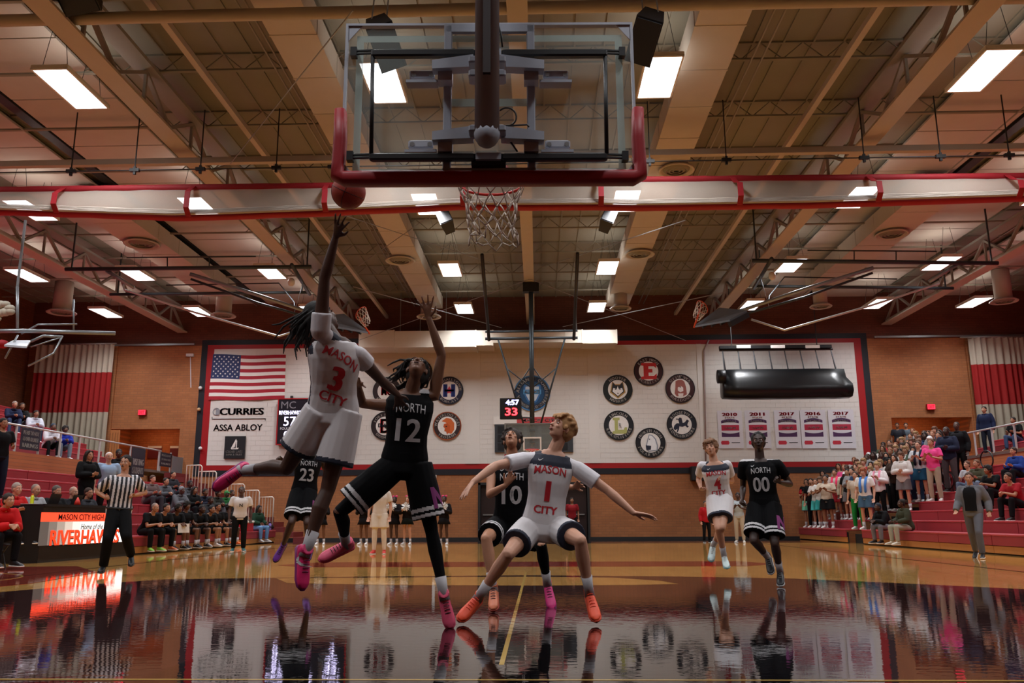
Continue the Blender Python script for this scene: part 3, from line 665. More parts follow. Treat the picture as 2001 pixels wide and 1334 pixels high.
# sponsor lettering painted on the wall
m_ink = mat('15171C', .5); 
sg = thing('wall_sign', 'black sponsor lettering CURRIES above ASSA ABLOY on the white wall', 'sign')
mb = MB(); a = wp(430, 805); b = wp(515, 804); put_text(mb, 'CURRIES', (wp(429, 804) + wp(516, 803)) / 2, EX, EZ, w=abs(wp(429, 804).x - wp(516, 803).x), h=.29, bold=.05); mb.build('upper_lettering', m_ink, sg)
mb = MB(); c = wp(423, 804); mb.lathe([(.13, 0), (.16, 0), (.16, .01), (.13, .01)], c, 20, ax=(EX, EZ, -EY), caps=False); mb.box(c.x - .02, c.x + .12, YP - .02, YP - .01, c.z - .14, c.z + .1); mb.build('round_mark', mat('8D9095', .5), sg)
mb = MB(); l = wp(414, 818); r = wp(519, 820); mb.box(l.x, r.x, YP - .012, YP, l.z - .02, l.z); mb.box(l.x, l.x + .02, YP - .012, YP, l.z, l.z + .08); mb.box(r.x - .02, r.x, YP - .012, YP, l.z - .09, l.z); mb.build('rule', m_ink, sg)
mb = MB(); put_text(mb, 'ASSA ABLOY', (wp(417, 836) + wp(513, 834)) / 2, EX, EZ, w=abs(wp(417, 836).x - wp(513, 834).x), h=.27, bold=.015); mb.build('lower_lettering', m_ink, sg)
bk = thing('wall_sign', 'square black sign with white sail mark on the white wall below the sponsor lettering', 'sign')
a = wp(438, 896); b = wp(481, 852); mb = MB(); mb.box(a.x, b.x, YP - .06, YP - .01, a.z, b.z); mb.build('panel', m_ink, bk)
mb = MB(); c = (a + b) / 2; c.y = YP - .066
mb.prism([(-.16, -.04), (.03, .34), (.06, .34), (.0, 0)], c, EX, EZ, -.004); mb.prism([(.05, .3), (.09, .28), (.09, -.02), (.18, -.02), (.14, -.08), (-.14, -.08), (-.16, -.04), (.05, -.04)], c, EX, EZ, -.004)
put_text(mb, 'CLEAR LAKE', c + V((0, 0, -.18)), EX, EZ, w=.72, h=.1); put_text(mb, 'BANK & TRUST', c + V((0, 0, -.3)), EX, EZ, w=.68, h=.08); mb.build('lettering', m_white, bk)
# circular school emblems
m_ring = mat('14161F', .5)
def logo(px, py, rp, ringc, label, top, bot, fn, inner='E8E4DF', rim=None):
    c = wp(px, py); r = rp / 1640 * 35.6; o = thing('wall_emblem', label, 'emblem', group='round school emblems on the far wall')
    ax = (EX, EZ, -EY); mb = MB(); mb.lathe([(.01, 0), (r, 0), (r, .03), (.01, .03)], c, 40, ax=ax); mb.build('disc', mat(ringc, .5), o)
    mb = MB(); mb.lathe([(r * .94, .03), (r, .03), (r, .036), (r * .94, .036)], c, 40, ax=ax, caps=False); mb.build('rim', mat(rim or '0B0B10', .5), o)
    mb = MB(); mb.lathe([(.01, .03), (r * .66, .03), (r * .66, .034), (.01, .034)], c, 36, ax=ax); mb.build('field', mat(inner, .5), o)
    mb = MB(); cc = c - EY * .03; arc_text(mb, top, cc, EX, EZ, r * .80, math.pi / 2, r * .25, th=.008, bold=.045); arc_text(mb, bot, cc, EX, EZ, r * .80, -math.pi / 2, r * .25, bottom=True, th=.008, bold=.045); mb.build('lettering', m_white, o)
    fn(o, c - EY * .036, r * .66); return o
def pg(o, c, r, poly, col, name='mark', k=0): mb = MB(); mb.prism([(x * r, y * r) for x, y in poly], c - EY * (.002 + k * .005), EX, EZ, -.004); mb.build(name, mat(col, .5), o)
def tx(o, c, r, s, col, w_, h_, k=0, bold=.08): mb = MB(); put_text(mb, s, c - EY * (.004 + k * .005), EX, EZ, w=w_ * r, h=h_ * r, bold=bold); mb.build('mark', mat(col, .5), o)
def f_e(o, c, r): pg(o, c, r, [(-.75, .85), (.8, .85), (.8, .3), (.55, .5), (0, .5), (0, .2), (.4, .2), (.4, -.15), (0, -.15), (0, -.5), (.55, -.5), (.85, -.25), (.8, -.85), (-.75, -.85), (-.75, -.6), (-.5, -.55), (-.5, .55), (-.75, .6)], 'C42A2A')
def f_husky(o, c, r):
    pg(o, c, r, [(-.7, .1), (-.55, .85), (-.25, .55), (.25, .55), (.55, .85), (.7, .1), (.8, -.3), (.3, -.7), (0, -.95), (-.3, -.7), (-.8, -.3)], 'B08A4A')
    pg(o, c, r, [(-.6, .1), (-.5, .75), (-.22, .45), (.22, .45), (.5, .75), (.6, .1), (.66, -.25), (.25, -.55), (0, -.8), (-.25, -.55), (-.66, -.25)], '20242A', k=1)
    pg(o, c, r, [(-.45, .15), (-.1, .05), (0, .35), (.1, .05), (.45, .15), (.55, -.2), (.2, -.5), (0, -.68), (-.2, -.5), (-.55, -.2)], 'EFEFEF', k=2)
    pg(o, c, r, [(-.09, -.35), (.09, -.35), (0, -.5)], '15151A', k=3); pg(o, c, r, [(-.35, .0), (-.12, -.04), (-.2, .1)], '15151A', k=3); pg(o, c, r, [(.12, -.04), (.35, .0), (.2, .1)], '15151A', k=3)
def f_dog(o, c, r):
    pg(o, c, r, [(-.45, .75), (-.15, .9), (.2, .9), (.45, .7), (.6, .1), (.65, -.6), (.3, -.8), (-.4, -.8), (-.6, -.5), (-.5, .1)], '9C5A52')
    pg(o, c, r, [(-.25, .1), (.05, .25), (.3, .1), (.3, -.25), (0, -.4), (-.25, -.2)], 'EADFDA', k=1); pg(o, c, r, [(-.25, -.5), (.3, -.5), (.25, -.8), (-.2, -.8)], 'EADFDA', k=1); pg(o, c, r, [(-.1, .2), (.1, .2), (0, .05)], '40201C', k=2)
def f_l(o, c, r): pg(o, c, r, [(-.6, .8), (.1, .8), (.1, .55), (-.08, .5), (-.08, -.45), (.5, -.45), (.6, -.2), (.85, -.2), (.8, -.85), (-.65, -.85), (-.65, -.6), (-.42, -.55), (-.42, .5), (-.6, .55)], 'AEB06A'); tx(o, c + V((.14 * r, 0, .0)), r, 'R', 'E8E4DF', .3, .45, 1)
def f_horse(o, c, r):
    pg(o, c, r, [(-.75, -.1), (-.5, .12), (-.1, .1), (.3, .2), (.55, .5), (.75, .35), (.62, .15), (.55, -.1), (.7, -.2), (.55, -.35), (.35, -.15), (.05, -.25), (-.25, -.2), (-.3, -.5), (-.45, -.8), (-.55, -.8), (-.45, -.45), (-.7, -.6), (-.85, -.4)], '20263A')
    pg(o, c, r, [(-.25, .1), (-.35, .5), (-.2, .7), (0, .65), (.05, .4), (.1, .1)], '20263A', k=1); pg(o, c, r, [(-.55, .6), (-.3, .55), (-.3, .48), (-.55, .5)], '20263A', k=1)
def f_bear(o, c, r):
    pg(o, c, r, [(-.15, .85), (.2, .8), (.55, .4), (.75, -.3), (.7, -.8), (-.3, -.9), (-.5, -.3), (-.35, .2)], '8B93A0'); pg(o, c, r, [(-.1, .75), (.15, .7), (.45, .35), (.62, -.3), (.58, -.72), (-.2, -.8), (-.38, -.3), (-.25, .2)], 'EEF0F2', k=1)
    pg(o, c, r, [(-.5, -.25), (.05, -.3), (-.0, -.7), (-.45, -.75)], '20263A', k=2); pg(o, c, r, [(-.2, .4), (-.02, .4), (-.1, .28)], '20263A', k=2)
def f_h(o, c, r):
    tx(o, c, r, 'H', '2B3F8C', 1.3, 1.35); pg(o, c, r, [(.6 * (1 if k % 2 == 0 else .45) * math.sin(k * math.pi / 5), .5 * (1 if k % 2 == 0 else .45) * math.cos(k * math.pi / 5)) for k in range(10)], 'C23048', k=1)
def f_tro(o, c, r):
    pg(o, c, r, [(-.6, .5), (-.1, .85), (.4, .75), (.75, .3), (.75, -.4), (.45, -.85), (.1, -.75), (.25, -.2), (.1, .15), (-.15, .35)], 'D0662E'); pg(o, c, r, [(-.35, .2), (0, .3), (.3, .0), (.3, -.55), (-.0, -.9), (-.1, -.6), (-.3, -.55), (-.25, -.25), (-.4, -.1)], 'C2551F', k=1); pg(o, c, r, [(-.25, -.02), (.02, -.0), (-.05, -.15)], '2A1510', k=2)
def f_d(o, c, r):
    tx(o, c + V((.1 * r, 0, 0)), r, 'D', 'C23038', 1.3, 1.5, bold=.05); tx(o, c, r, 'Dodgers', '1C2030', 1.5, .55, 1)
def f_mc(o, c, r): tx(o, c, r, 'MC', 'B3131B', 1.2, .9)
def f_sh(o, c, r):
    pg(o, c, r, [(-.7, .7), (.7, .7), (.75, 0), (.4, -.7), (0, -.95), (-.4, -.7), (-.75, 0)], '3E78B8'); pg(o, c, r, [(-.55, .55), (.55, .55), (.6, 0), (.3, -.6), (0, -.8), (-.3, -.6), (-.6, 0)], 'CFE0EE', k=1)
    pg(o, c, r, [(-.75, .3), (.75, .3), (.75, -.1), (-.75, -.1)], '5AA0D8', k=2); tx(o, c + V((0, 0, .1 * r)), r, 'ALLIANCE', 'F0F4F8', 1.3, .26, 3, .02)
logo(1267, 725, 28.5, '3A1618', 'round maroon emblem with a large red E, topmost of the right ring of emblems', 'EAST HIGH', 'SCARLETS', f_e)
logo(1207, 761, 28.5, '141A18', 'round black emblem with a husky head, upper left of the right ring', 'HOOVER', 'HUSKIES', f_husky)
logo(1329, 759, 28.5, '3C1418', 'round maroon emblem with a bulldog head, upper right of the right ring', 'OTTUMWA', 'BULLDOGS', f_dog)
logo(1209, 831, 28.5, '141A20', 'round black emblem with an olive green L, lower left of the right ring', 'LINCOLN', 'RAILSPLITTERS', f_l)
logo(1332, 829, 28.5, '141C28', 'round navy emblem with a rider on a horse, lower right of the right ring', 'ROOSEVELT', 'ROUGHRIDERS', f_horse)
logo(1271, 865, 28.5, '10161E', 'round black emblem with a white bear, lowest of the right ring', 'NORTH HIGH', 'POLAR BEARS', f_bear)
logo(878, 763, 27.5, '181C38', 'round navy emblem with a blue H and red star, right of the jumping black player', 'MARSHALLTOWN', 'BOBCATS', f_h)
logo(874, 832, 27.5, '2E1C1C', 'round dark emblem with an orange helmet, right of the jumping black player', 'WATERLOO EAST', 'TROJANS', f_tro, rim='A04A20')
logo(753, 832, 27.5, '241418', 'round dark emblem with a red D, left of the jumping black player', 'FORT DODGE', 'DODGERS', f_d)
logo(818, 728, 27.5, '2A1616', 'round dark emblem partly hidden behind the head of the jumping black player', 'MASON CITY', 'RIVERHAWKS', f_mc)
logo(756, 764, 27.5, '2A1616', 'round dark emblem mostly hidden behind the two jumping players', 'AMES', 'CYCLONES', f_mc)
logo(1040, 768, 35, '1B3350', 'big round blue shield emblem behind the far basket mast', 'IOWA ALLIANCE CONFERENCE', 'EST 2022', f_sh, inner='22507A', rim='4A88C0')
# title banners
for i, (px, yr, tb) in enumerate(((1427, '2010', 'BASEBALL'), (1481, '2011', 'BASEBALL'), (1539, '2017', 'BASEBALL'), (1590, '2016', 'SOFTBALL'), (1645, '2017', 'SOFTBALL'))):
    o = thing('title_banner', 'small white title banner with red and navy basketball shape, %s from the left of five' % ['first', 'second', 'third', 'fourth', 'fifth'][i], 'banner', group='title banners under the rolled mat')
    a = wp(px - 22, 876, .02); b = wp(px + 22, 802 - i * .6, .02); w_, h_ = b.x - a.x, b.z - a.z
    mb = MB(); mb.box(a.x, b.x, YP - .03, YP - .02, a.z, b.z); mb.build('cloth', mat('D9D6DC', .7, var=.03), o)
    c = V(((a.x + b.x) / 2, YP - .031, a.z)); 
    mb = MB(); put_text(mb, yr, c + V((0, 0, h_ * .90)), EX, EZ, w=w_ * .62, h=h_ * .085, bold=.06); put_text(mb, 'STATE', c + V((0, 0, h_ * .81)), EX, EZ, w=w_ * .4, h=h_ * .04); mb.build('year', mat('B81E38', .6), o)
    def band(z0, z1, col, s0, s1):
        mb = MB(); n = 10; t_ = []; bt = []
        for k in range(n + 1):
            u = -1 + 2 * k / n; t_.append((u * w_ * .36, z1 + s1 * (1 - u * u))); bt.append((u * w_ * .36, z0 + s0 * (1 - u * u)))
        mb.prism(bt + t_[::-1], c, EX, EZ, -.004); mb.build('band', mat(col, .6), o)
    band(h_ * .66, h_ * .73, '4A2452', h_ * .035, h_ * .05); band(h_ * .47, h_ * .62, 'B02440', 0, 0); band(h_ * .3, h_ * .43, '4A2452', -h_ * .0, -h_ * .04)
    mb = MB(); put_text(mb, tb, c + V((0, -.006, h_ * .715)), EX, EZ, w=w_ * .55, h=h_ * .05); put_text(mb, 'CLASS 4A', c + V((0, -.006, h_ * .54)), EX, EZ, w=w_ * .45, h=h_ * .05); mb.build('lettering', m_white, o)
    mb = MB(); mb.prism([(-w_ * .38, 0), (-w_ * .1, 0), (-w_ * .06, h_ * .05), (-w_ * .1, h_ * .1), (-w_ * .38, h_ * .1), (-w_ * .41, h_ * .05)], c + V((0, 0, h_ * .1)), EX, EZ, -.004); mb.build('state_mark', mat('C0283C', .6), o)
    mb = MB(); mb.box(c.x + .02, c.x + w_ * .36, YP - .036, YP - .031, a.z + h_ * .14, a.z + h_ * .16); mb.build('rule', m_ink, o)
# scoreboard
sb = thing('scoreboard', 'black LED scoreboard with white digits 57 behind the white shooter', 'scoreboard')
a = wp(540, 868, .2); b = wp(692, 778, .2); yS = YP - .2; mb = MB(); mb.box(a.x, b.x, yS, YP, a.z, b.z); mb.build('case', mat('14121F', .4), sb)
mb = MB(); rect(mb, a.x - .03, b.x + .03, a.z - .03, b.z + .03, .05, yS - .02, yS + .02); mb.build('red_frame', m_red, sb)
def st(s, px, py, w_, h_, m, name='digits', bold=.0): mb = MB(); put_text(mb, s, atY(px, py, yS - .004), EX, EZ, w=w_, h=h_, bold=bold); mb.build(name, m, sb)
m_ledv = mat('D8D0FF', emit=5, var=0); m_lbl = mat('CFCFD8', emit=.3, var=0)
st('MC', 564, 791, .62, .3, mat('8A8A92', .5), 'letters'); st('RIVERHAWKS', 567, 806, .92, .17, m_ledv); st('57', 566, 823, .5, .38, m_ledv); st('FOULS', 557, 837, .4, .11, m_lbl); st('0', 559, 849, .2, .3, m_ledv); st('SCORE', 556, 861, .36, .1, m_lbl)
st('GUEST', 664, 806, .8, .17, m_ledv); st('42', 664, 823, .5, .38, m_ledv); st('FOULS', 650, 837, .4, .11, m_lbl); st('4', 664, 849, .2, .3, m_ledv); st('4:57', 614, 800, .8, .3, m_ledv); st('4', 614, 830, .2, .3, m_ledv)
for px in (570, 640): mb = MB(); p = wp(px, 778, .05); mb.box(p.x - .05, p.x + .05, YP - .1, YP, p.z, p.z + .1); mb.build('bracket', m_dk, sb)
# speckled wall hardware
for px, py, c, l in ((392, 758, 'E0E0E0', 'round white camera on the black border'), (389, 800, 'C8A070', 'small brass fitting on the black border'), (392, 876, 'E0E0E0', 'small white box on the red border')):
    p = wp(px, py, .04); mb = MB(); mb.lathe([(.02, 0), (.07, 0), (.08, .03), (.06, .09), (.02, .1)], p, 14, ax=(EX, EZ, -EY)); tag(mb.build('wall_fitting', mat(c, .4), smooth=True), l, 'fitting')
# rolled mat on its lift
rm = thing('rolled_mat', 'black rolled wrestling mat hanging on straps in front of the white wall', 'mat')
YM = 33.2
a = atY(1411, 778, YM); b = atY(1645, 722, YM); r = .42; mb = MB(); rings = []
zc = (a.z + b.z) / 2
for k in range(9):
    u = k / 8; x = a.x + (b.x - a.x) * u; e = .96 if k in (0, 8) else 1
    prof = [(-.25, .56), (.12, .58), (.2, .1), (.3, -.25), (.25, -.5), (0, -.62), (-.42, -.6), (-.6, -.38), (-.55, -.1), (-.4, .2)]
    rings.append([V((x + (.18 if u > .5 else 0) * (zz < 0), YM + y * 1.0, zc + zz * e + .02 * nz_(x, y, 2))) for y, zz in prof])
mb.loft(rings); mb.build('mat_roll', mat('0E0F11', .32, bump=.4, scale=3), rm, True)
mb = MB(); mb.lathe([(.25, 0), (.27, -.02), (.27, -.3), (.1, -.32)], (a.x + .08, YM - .4, zc + .25), 20, ax=(EY, EZ, EX)); mb.build('roll_end', m_blk, rm, True)
zf_ = atY(1520, 678, YM).z; mb = MB(); mb.box(a.x - .0, b.x - .35, YM - .1, YM + .1, zf_ - .06, zf_ + .06); mb.tube([(a.x, YM, zf_ - .1), (b.x - .3, YM, zf_ - .1)], .05, 8); mb.build('lift_beam', m_blk, rm)
for i in range(8):
    x = a.x + .12 + i * (b.x - a.x - .5) / 7
    for dx, dy in ((-.02, -.3), (.14, .3)):
        mb = MB(); mb.bar((x, YM, zf_ - .05), (x + dx + .1 * i / 7, YM + dy * .8, zc + .5), .04, .015); mb.build('strap', mat('2C2C30', .6), rm)
for px in (1453, 1520, 1588): mb = MB(); p = atY(px, 677, YM - .12); mb.box(p.x - .28, p.x + .28, YM - .13, YM - .1, p.z - .06, p.z + .06); mb.build('label_plate', m_white, rm)
for x in (a.x + .5, b.x - .9): mb = MB(); mb.bar((x, YM, zf_), (x, YM, ZD), .03); mb.build('hanger', m_dk, rm)
# pipe down the panel beside the mat, beam with motor
pc = thing('conduit_drop', 'thin grey conduit dropping down the white wall left of the rolled mat', 'pipe')
mb = MB(); mb.tube([wp(1385, 664, .08), wp(1376, 685, .08), wp(1379, 905, .08)], .035, 8); mb.build('pipe', mat('B8A8A8', .5), pc, True)
# white rectangular duct on the wall
wd = thing('wall_duct', 'long white rectangular duct along the top of the white wall panel', 'duct')
yd = 33.4
for (x0, x1, y0, y1, top) in ((700, 770, 645, 688, 0), (770, 930, 645, 688, 0), (930, 963, 645, 684, 1), (963, 1104, 644, 679, 2), (1104, 1138, 644, 679, 2), (1138, 1205, 644, 680, 2)):
    a = atY(x0, y1 - 14, yd); b = atY(x1, y0, yd); drop = .22
    mb = MB(); mb.box(a.x + .01, b.x - .01, yd, yd + 1.2, a.z - .1, b.z); mb.box(b.x - .03, b.x + .02, yd - .015, yd + 1.21, a.z - .115, b.z + .015); mb.build('duct_section', m_duct, wd)
for px in (783, 822, 872, 1126): p = atY(px, 600, 33.8); mb = MB(); mb.bar((p.x, 33.8, b.z - .05), (p.x, 33.8, ZD + .02), .025); mb.build('hanger_rod', m_steel, wd)
# exit signs
for px, py, l in ((279, 806, 'left doorway'), (1818, 795, 'right doorway')):
    o = thing('exit_sign', 'small glowing red exit sign above the %s' % l, 'exit sign'); p = wp(px, py); mb = MB(); mb.box(p.x - .17, p.x + .17, YP - .09, YP + .03, p.z - .12, p.z + .12, bev=.01); mb.build('case', m_red, o)
    mb = MB(); mb.box(p.x - .15, p.x + .15, YP - .1, YP - .09, p.z - .1, p.z + .1); mb.build('lens', mat('FF3048', emit=1.6, var=0), o)
    mb = MB(); put_text(mb, 'EXIT', V((p.x, YP - .104, p.z)), EX, EZ, w=.24, h=.13); mb.build('lettering', mat('6A0A12', .5), o)
# box speaker low on the wall, small boxes
o = thing('wall_speaker', 'black box speaker on the brick wall behind white number 4', 'loudspeaker'); p = wp(1362, 925); mb = MB(); mb.box(p.x - .3, p.x + .3, YP - .35, YP, p.z - .3, p.z + .28, bev=.02); mb.build('cabinet', m_blk, o)
mb = MB(); mb.box(p.x - .26, p.x + .26, YP - .37, YP - .35, p.z - .26, p.z + .24); mb.build('grille', mat('222226', .6), o)
mb = MB(); p = wp(683, 951); mb.box(p.x - .08, p.x + .08, YP - .06, YP + .03, p.z - .1, p.z + .1, bev=.01); tag(mb.build('junction_box', mat('B0B0A8', .5)), 'small grey junction box on the brick wall left of centre', 'box')
mb = MB(); p = wp(850, 930); q = wp(850, 952); mb.box(p.x - .05, p.x + .06, YP - .03, YP + .03, q.z - .5, p.z + .05); tag(mb.build('white_post', m_white), 'narrow white pad strip on the brick wall behind the jumping black player', 'post')
mb = MB(); p = wp(372, 694); mb.box(p.x - .15, p.x + .15, YP - .1, YP + .03, p.z - .06, p.z + .06); mb.tube([p, wp(373, 757)], .02, 6); tag(mb.build('wall_antenna', mat('D8D8D8', .5)), 'small white box with a thin pipe on the brick wall left of the flag', 'box')
# folding-bleacher curtains in the corners
def drape(name, xa, xb, z0, z1, zr0, zr1, y, label, seed):
    o = thing(name, label, 'curtain'); n = int((xb - xa) / .035)
    for nm, a, b, m in (('upper_cloth', zr1, z1, mat('B5AB9A', .8, var=.06)), ('red_cloth', zr0, zr1, mat('98100F', .8, var=.06)), ('lower_cloth', z0, zr0, mat('A9A08E', .8, var=.06))):
        vs = []; fs = []
        for i in range(n + 1):
            x = xa + (xb - xa) * i / n; d = .055 * math.sin(x * 25 + 3.5 * nz_(x, seed, .8)) + .09 * nz_(x, seed + 3, 2.6)
            vs += [V((x, y + d, a)), V((x, y + d * .9, b))]
        for i in range(n): fs.append((2 * i, 2 * i + 2, 2 * i + 3, 2 * i + 1))
        mb = MB(); mb.add(vs, fs); mb.build(nm, m, o, True, recalc=False)
    mb = MB(); mb.tube([(xa - .3, y, z1 + .03), (xb + .1, y, z1 + .03)], .04, 8); mb.build('track', m_steel, o, True)
    for t in (.05, .5, .95): mb = MB(); x = xa + (xb - xa) * t; mb.bar((x, y, z1 + .03), (x, YW + .02, z1 + .03), .04); mb.build('track_bracket', m_steel, o)
p = atY(62, 729, 34.6); q = atY(214, 805, 34.6)
drape('corner_curtain', atY(60, 800, 34.6).x, atY(212, 800, 34.6).x, 2.9, atY(140, 674, 34.6).z, q.z, p.z, 34.55, 'grey and red banded curtain in the far left corner', 1)
p = atY(1915, 712, 34.6); q = atY(1915, 790, 34.6)
drape('corner_curtain', atY(1906, 800, 34.6).x, 21.8, 2.9, atY(1940, 660, 34.6).z, q.z, p.z, 34.55, 'grey and red banded curtain in the far right corner', 7)
# ================================================================ BLEACHERS
m_seat = mat('B23E48', .38, var=.08, scale=3); m_seat2 = mat('963039', .45, var=.08, scale=3); m_bwood = mat('B97A3E', .5, var=.12, scale=5); m_under = mat('120E0E', .8)
RISE, RUN = .285, .62
XL, XR = -10.0, 10.2
def rowz(k): return .45 + RISE * k
def bleacher(name, label, s, x0, z0, rows, spans, first_wood=True, gap=None):
    """s = +1 rises towards +x, -1 rises towards -x; spans = list of (y0, y1) sections"""
    o = thing(name, label, 'bleachers')
    for k in range(rows):
        xa = x0 + s * RUN * k; zt = z0 + RISE * k; zb_ = 0 if k == 0 else zt - RISE
        for (y0, y1) in spans:
            if s < 0 and first_wood and k == 0 and y1 < 20.5: continue
            if gap and k < 5 and gap[0] < (y0 + y1) / 2 < gap[1]:
                mb = MB(); X = sorted((xa + s * .3, xa + s * (RUN + .3))); mb.box(X[0], X[1], y0 + .02, y1 - .02, zb_ if k else 0, zt - .16); mb.build('aisle_step', m_under, o); continue
            mb = MB(); X = sorted((xa, xa + s * (RUN + .02))); mb.box(X[0], X[1], y0 + .012, y1 - .012, zt - .045, zt, bev=.008); lab(mb.build('bench_board', m_seat, o), 'red plastic bench board')
            lo = .2 if (k == 0 and first_wood) else (zt - RISE if k else 0)
            mb = MB(); X = sorted((xa + s * .01, xa + s * .04)); mb.box(X[0], X[1], y0 + .012, y1 - .012, lo + .0, zt - .05); mb.build('riser_panel', m_seat2, o)
            if k == 0 and first_wood:
                mb = MB(); X = sorted((xa + s * .03, xa + s * .07)); mb.box(X[0], X[1], y0 + .008, y1 - .008, .03, lo - .012); lab(mb.build('wood_skirt', m_bwood, o), 'orange varnished wooden skirt')
                mb = MB(); X = sorted((xa + s * .06, xa + s * .1)); mb.box(X[0], X[1], y0, y1, 0, zt - .1); mb.build('underframe', m_under, o)
    return o
spR = [(12 + i * 2.6, 12 + (i + 1) * 2.6) for i in range(6)] + [(27.6, 29.0), (29.0, 31.5), (31.5, 34.2)]
bleacher('bleacher', 'red bench rows on the right with orange wood skirt, full of students', 1, XR, .45, 8, spR, gap=(27.6, 29.0))
spL = [(12 + i * 2.6, 12 + (i + 1) * 2.6) for i in range(7)] + [(30.2, 32.4)]
bleacher('bleacher', 'red bench rows on the left behind the scorer table and team bench', -1, XL, .45, 7, spL)
xpl, xpr = XL - RUN * 8, XR + RUN * 8
for s, x, z0, z1, y1, nm in ((-1, xpl, 2.25, 2.78, 33.2, 'left'), (1, xpr, 2.35, 2.95, 34.2, 'right')):
    mb = MB(); X = sorted((x, x + s * 1.4)); X2 = sorted((x + s * .02, x + s * .1))
    if s < 0: mb.box(xpl + .02, xpl + RUN - .02, 12, 29.3, 1.9, 2.70)
    mb.box(X2[0], X2[1], 12, y1 if s > 0 else 31.4, z0, z1); lab(struct(mb.build('wall_parapet_' + nm, m_brick)), 'brown brick parapet between lower and upper bleachers')
    mb = MB(); mb.box(X[0], X[1], 12, YW, z1 - .12, z1 - .02); struct(mb.build('floor_walkway_' + nm, mat('6A5A50', .7)))
spU = [(12 + i * 2.9, 12 + (i + 1) * 2.9) for i in range(6)]
bleacher('upper_bleacher', 'upper red bench rows on the left behind the long railing', -1, xpl - 1.0, 3.12, 9, spU + [(29.4, 31.6)], first_wood=False)
bleacher('upper_bleacher', 'upper red bench rows on the right behind the long railing', 1, xpr + 1.0, 3.3, 9, spU + [(29.4, 31.6)], first_wood=False)
# long railings
def railing(name, label, x, zb0, zt0, ys, m=None):
    o = thing(name, label, 'railing'); m = m or mat('C9C9C9', .4, .3, var=.03)
    mb = MB(); mb.tube([(x, ys[0], zt0), (x, ys[-1], zt0)], .03, 10); mb.build('top_rail', m, o, True)
    for y in ys:
        mb = MB(); mb.bar((x, y, zb0), (x, y, zt0), .05, .04); mb.build('post', m, o)
    return o
def yx(px, x): d = ray(px, 860); return x * d.y / d.x
ysl = [yx(px, xpl) for px in (-160, -50, 30, 76, 118, 156, 196, 257, 284, 313, 336)] + [33.0]
railing('railing', 'long silver railing sloping in view above the left bleachers with signs on it', xpl, 2.72, atX(150, 851, xpl).z, ysl)
ysr = [yx(px, xpr) for px in (2200, 2100, 1985, 1940, 1905, 1880)] + [33.5]
railing('railing', 'long silver railing above the students on the right', xpr, 2.9, atX(1940, 836, xpr).z, ysr)
def rsign(px0, px1, lines, label, hh=.72, zt_=None, sz=.12, head=0):
    y0, y1 = yx(px0, xpl), yx(px1, xpl); zt = zt_ or atX(150, 851, xpl).z - .05; o = thing('railing_sign', label, 'sign', group='signs on the left railing')
    mb = MB(); mb.box(xpl + .035, xpl + .05, y0, y1, zt - hh, zt); mb.build('panel', mat('1E1C2C', .5), o); mb = MB()
    for i, s in enumerate(lines): put_text(mb, s, V((xpl + .053, (y0 + y1) / 2, zt - head - (i + .7) * (hh - head) / (len(lines) + .4))), EY, EZ, w=(y1 - y0) * .82, h=sz, bold=.04)
    mb.build('lettering', m_white, o)
rsign(37, 75, ['PLEASE DO NOT', 'GO OVER OR UNDER', 'RAILINGS'], 'dark blue railing sign asking people to stay off the railings, nearest of the railing signs', .62)
rsign(258, 284, ['VISITING', 'STUDENTS'], 'tall dark blue VISITING STUDENTS sign hanging on the left railing', 1.05, sz=.24, head=.3)
rsign(314, 336, ['PLEASE DO NOT', 'GO OVER OR UNDER', 'RAILINGS'], 'small dark railing sign right of the tall VISITING STUDENTS sign', .55, sz=.08)
o = thing('smoked_panel', 'grey plastic panel at the end of the left railing', 'panel'); y0, y1 = yx(338, xpl), yx(358, xpl); mb = MB(); mb.box(xpl + .035, xpl + .055, y0, y1, 2.3, 3.4); mb.build('panel', mat('7F8790', .3, alpha=.75, var=0), o)
rect_y = MB()
for y in (y0, y1): rect_y.bar((xpl + .045, y, 2.25), (xpl + .045, y, 3.42), .04)
rect_y.build('panel_frame', m_steel, o)
# posters in the corridor, seen through the opening
for px, w_, l in ((302, 27, 'wide maroon paper banner on the wall inside the left doorway'), (341, 18, 'narrow maroon paper banner on the wall inside the left doorway')):
    p = atY(px, 880, YW + 2.15); q = atY(px + w_, 880, YW + 2.15); o = thing('paper_banner', l, 'poster'); hw_ = (q.x - p.x) / 2; p = atY(px, 882, YW + 2.15)
    mb = MB(); mb.box(p.x - hw_, p.x + hw_, YW + 2.14, YW + 2.19, p.z - .3, p.z + .25); mb.build('paper', mat('6E2026', .7), o)
    mb = MB(); mb.box(p.x - hw_, p.x + hw_, YW + 2.13, YW + 2.14, p.z + .15, p.z + .25); mb.build('header', m_white, o)
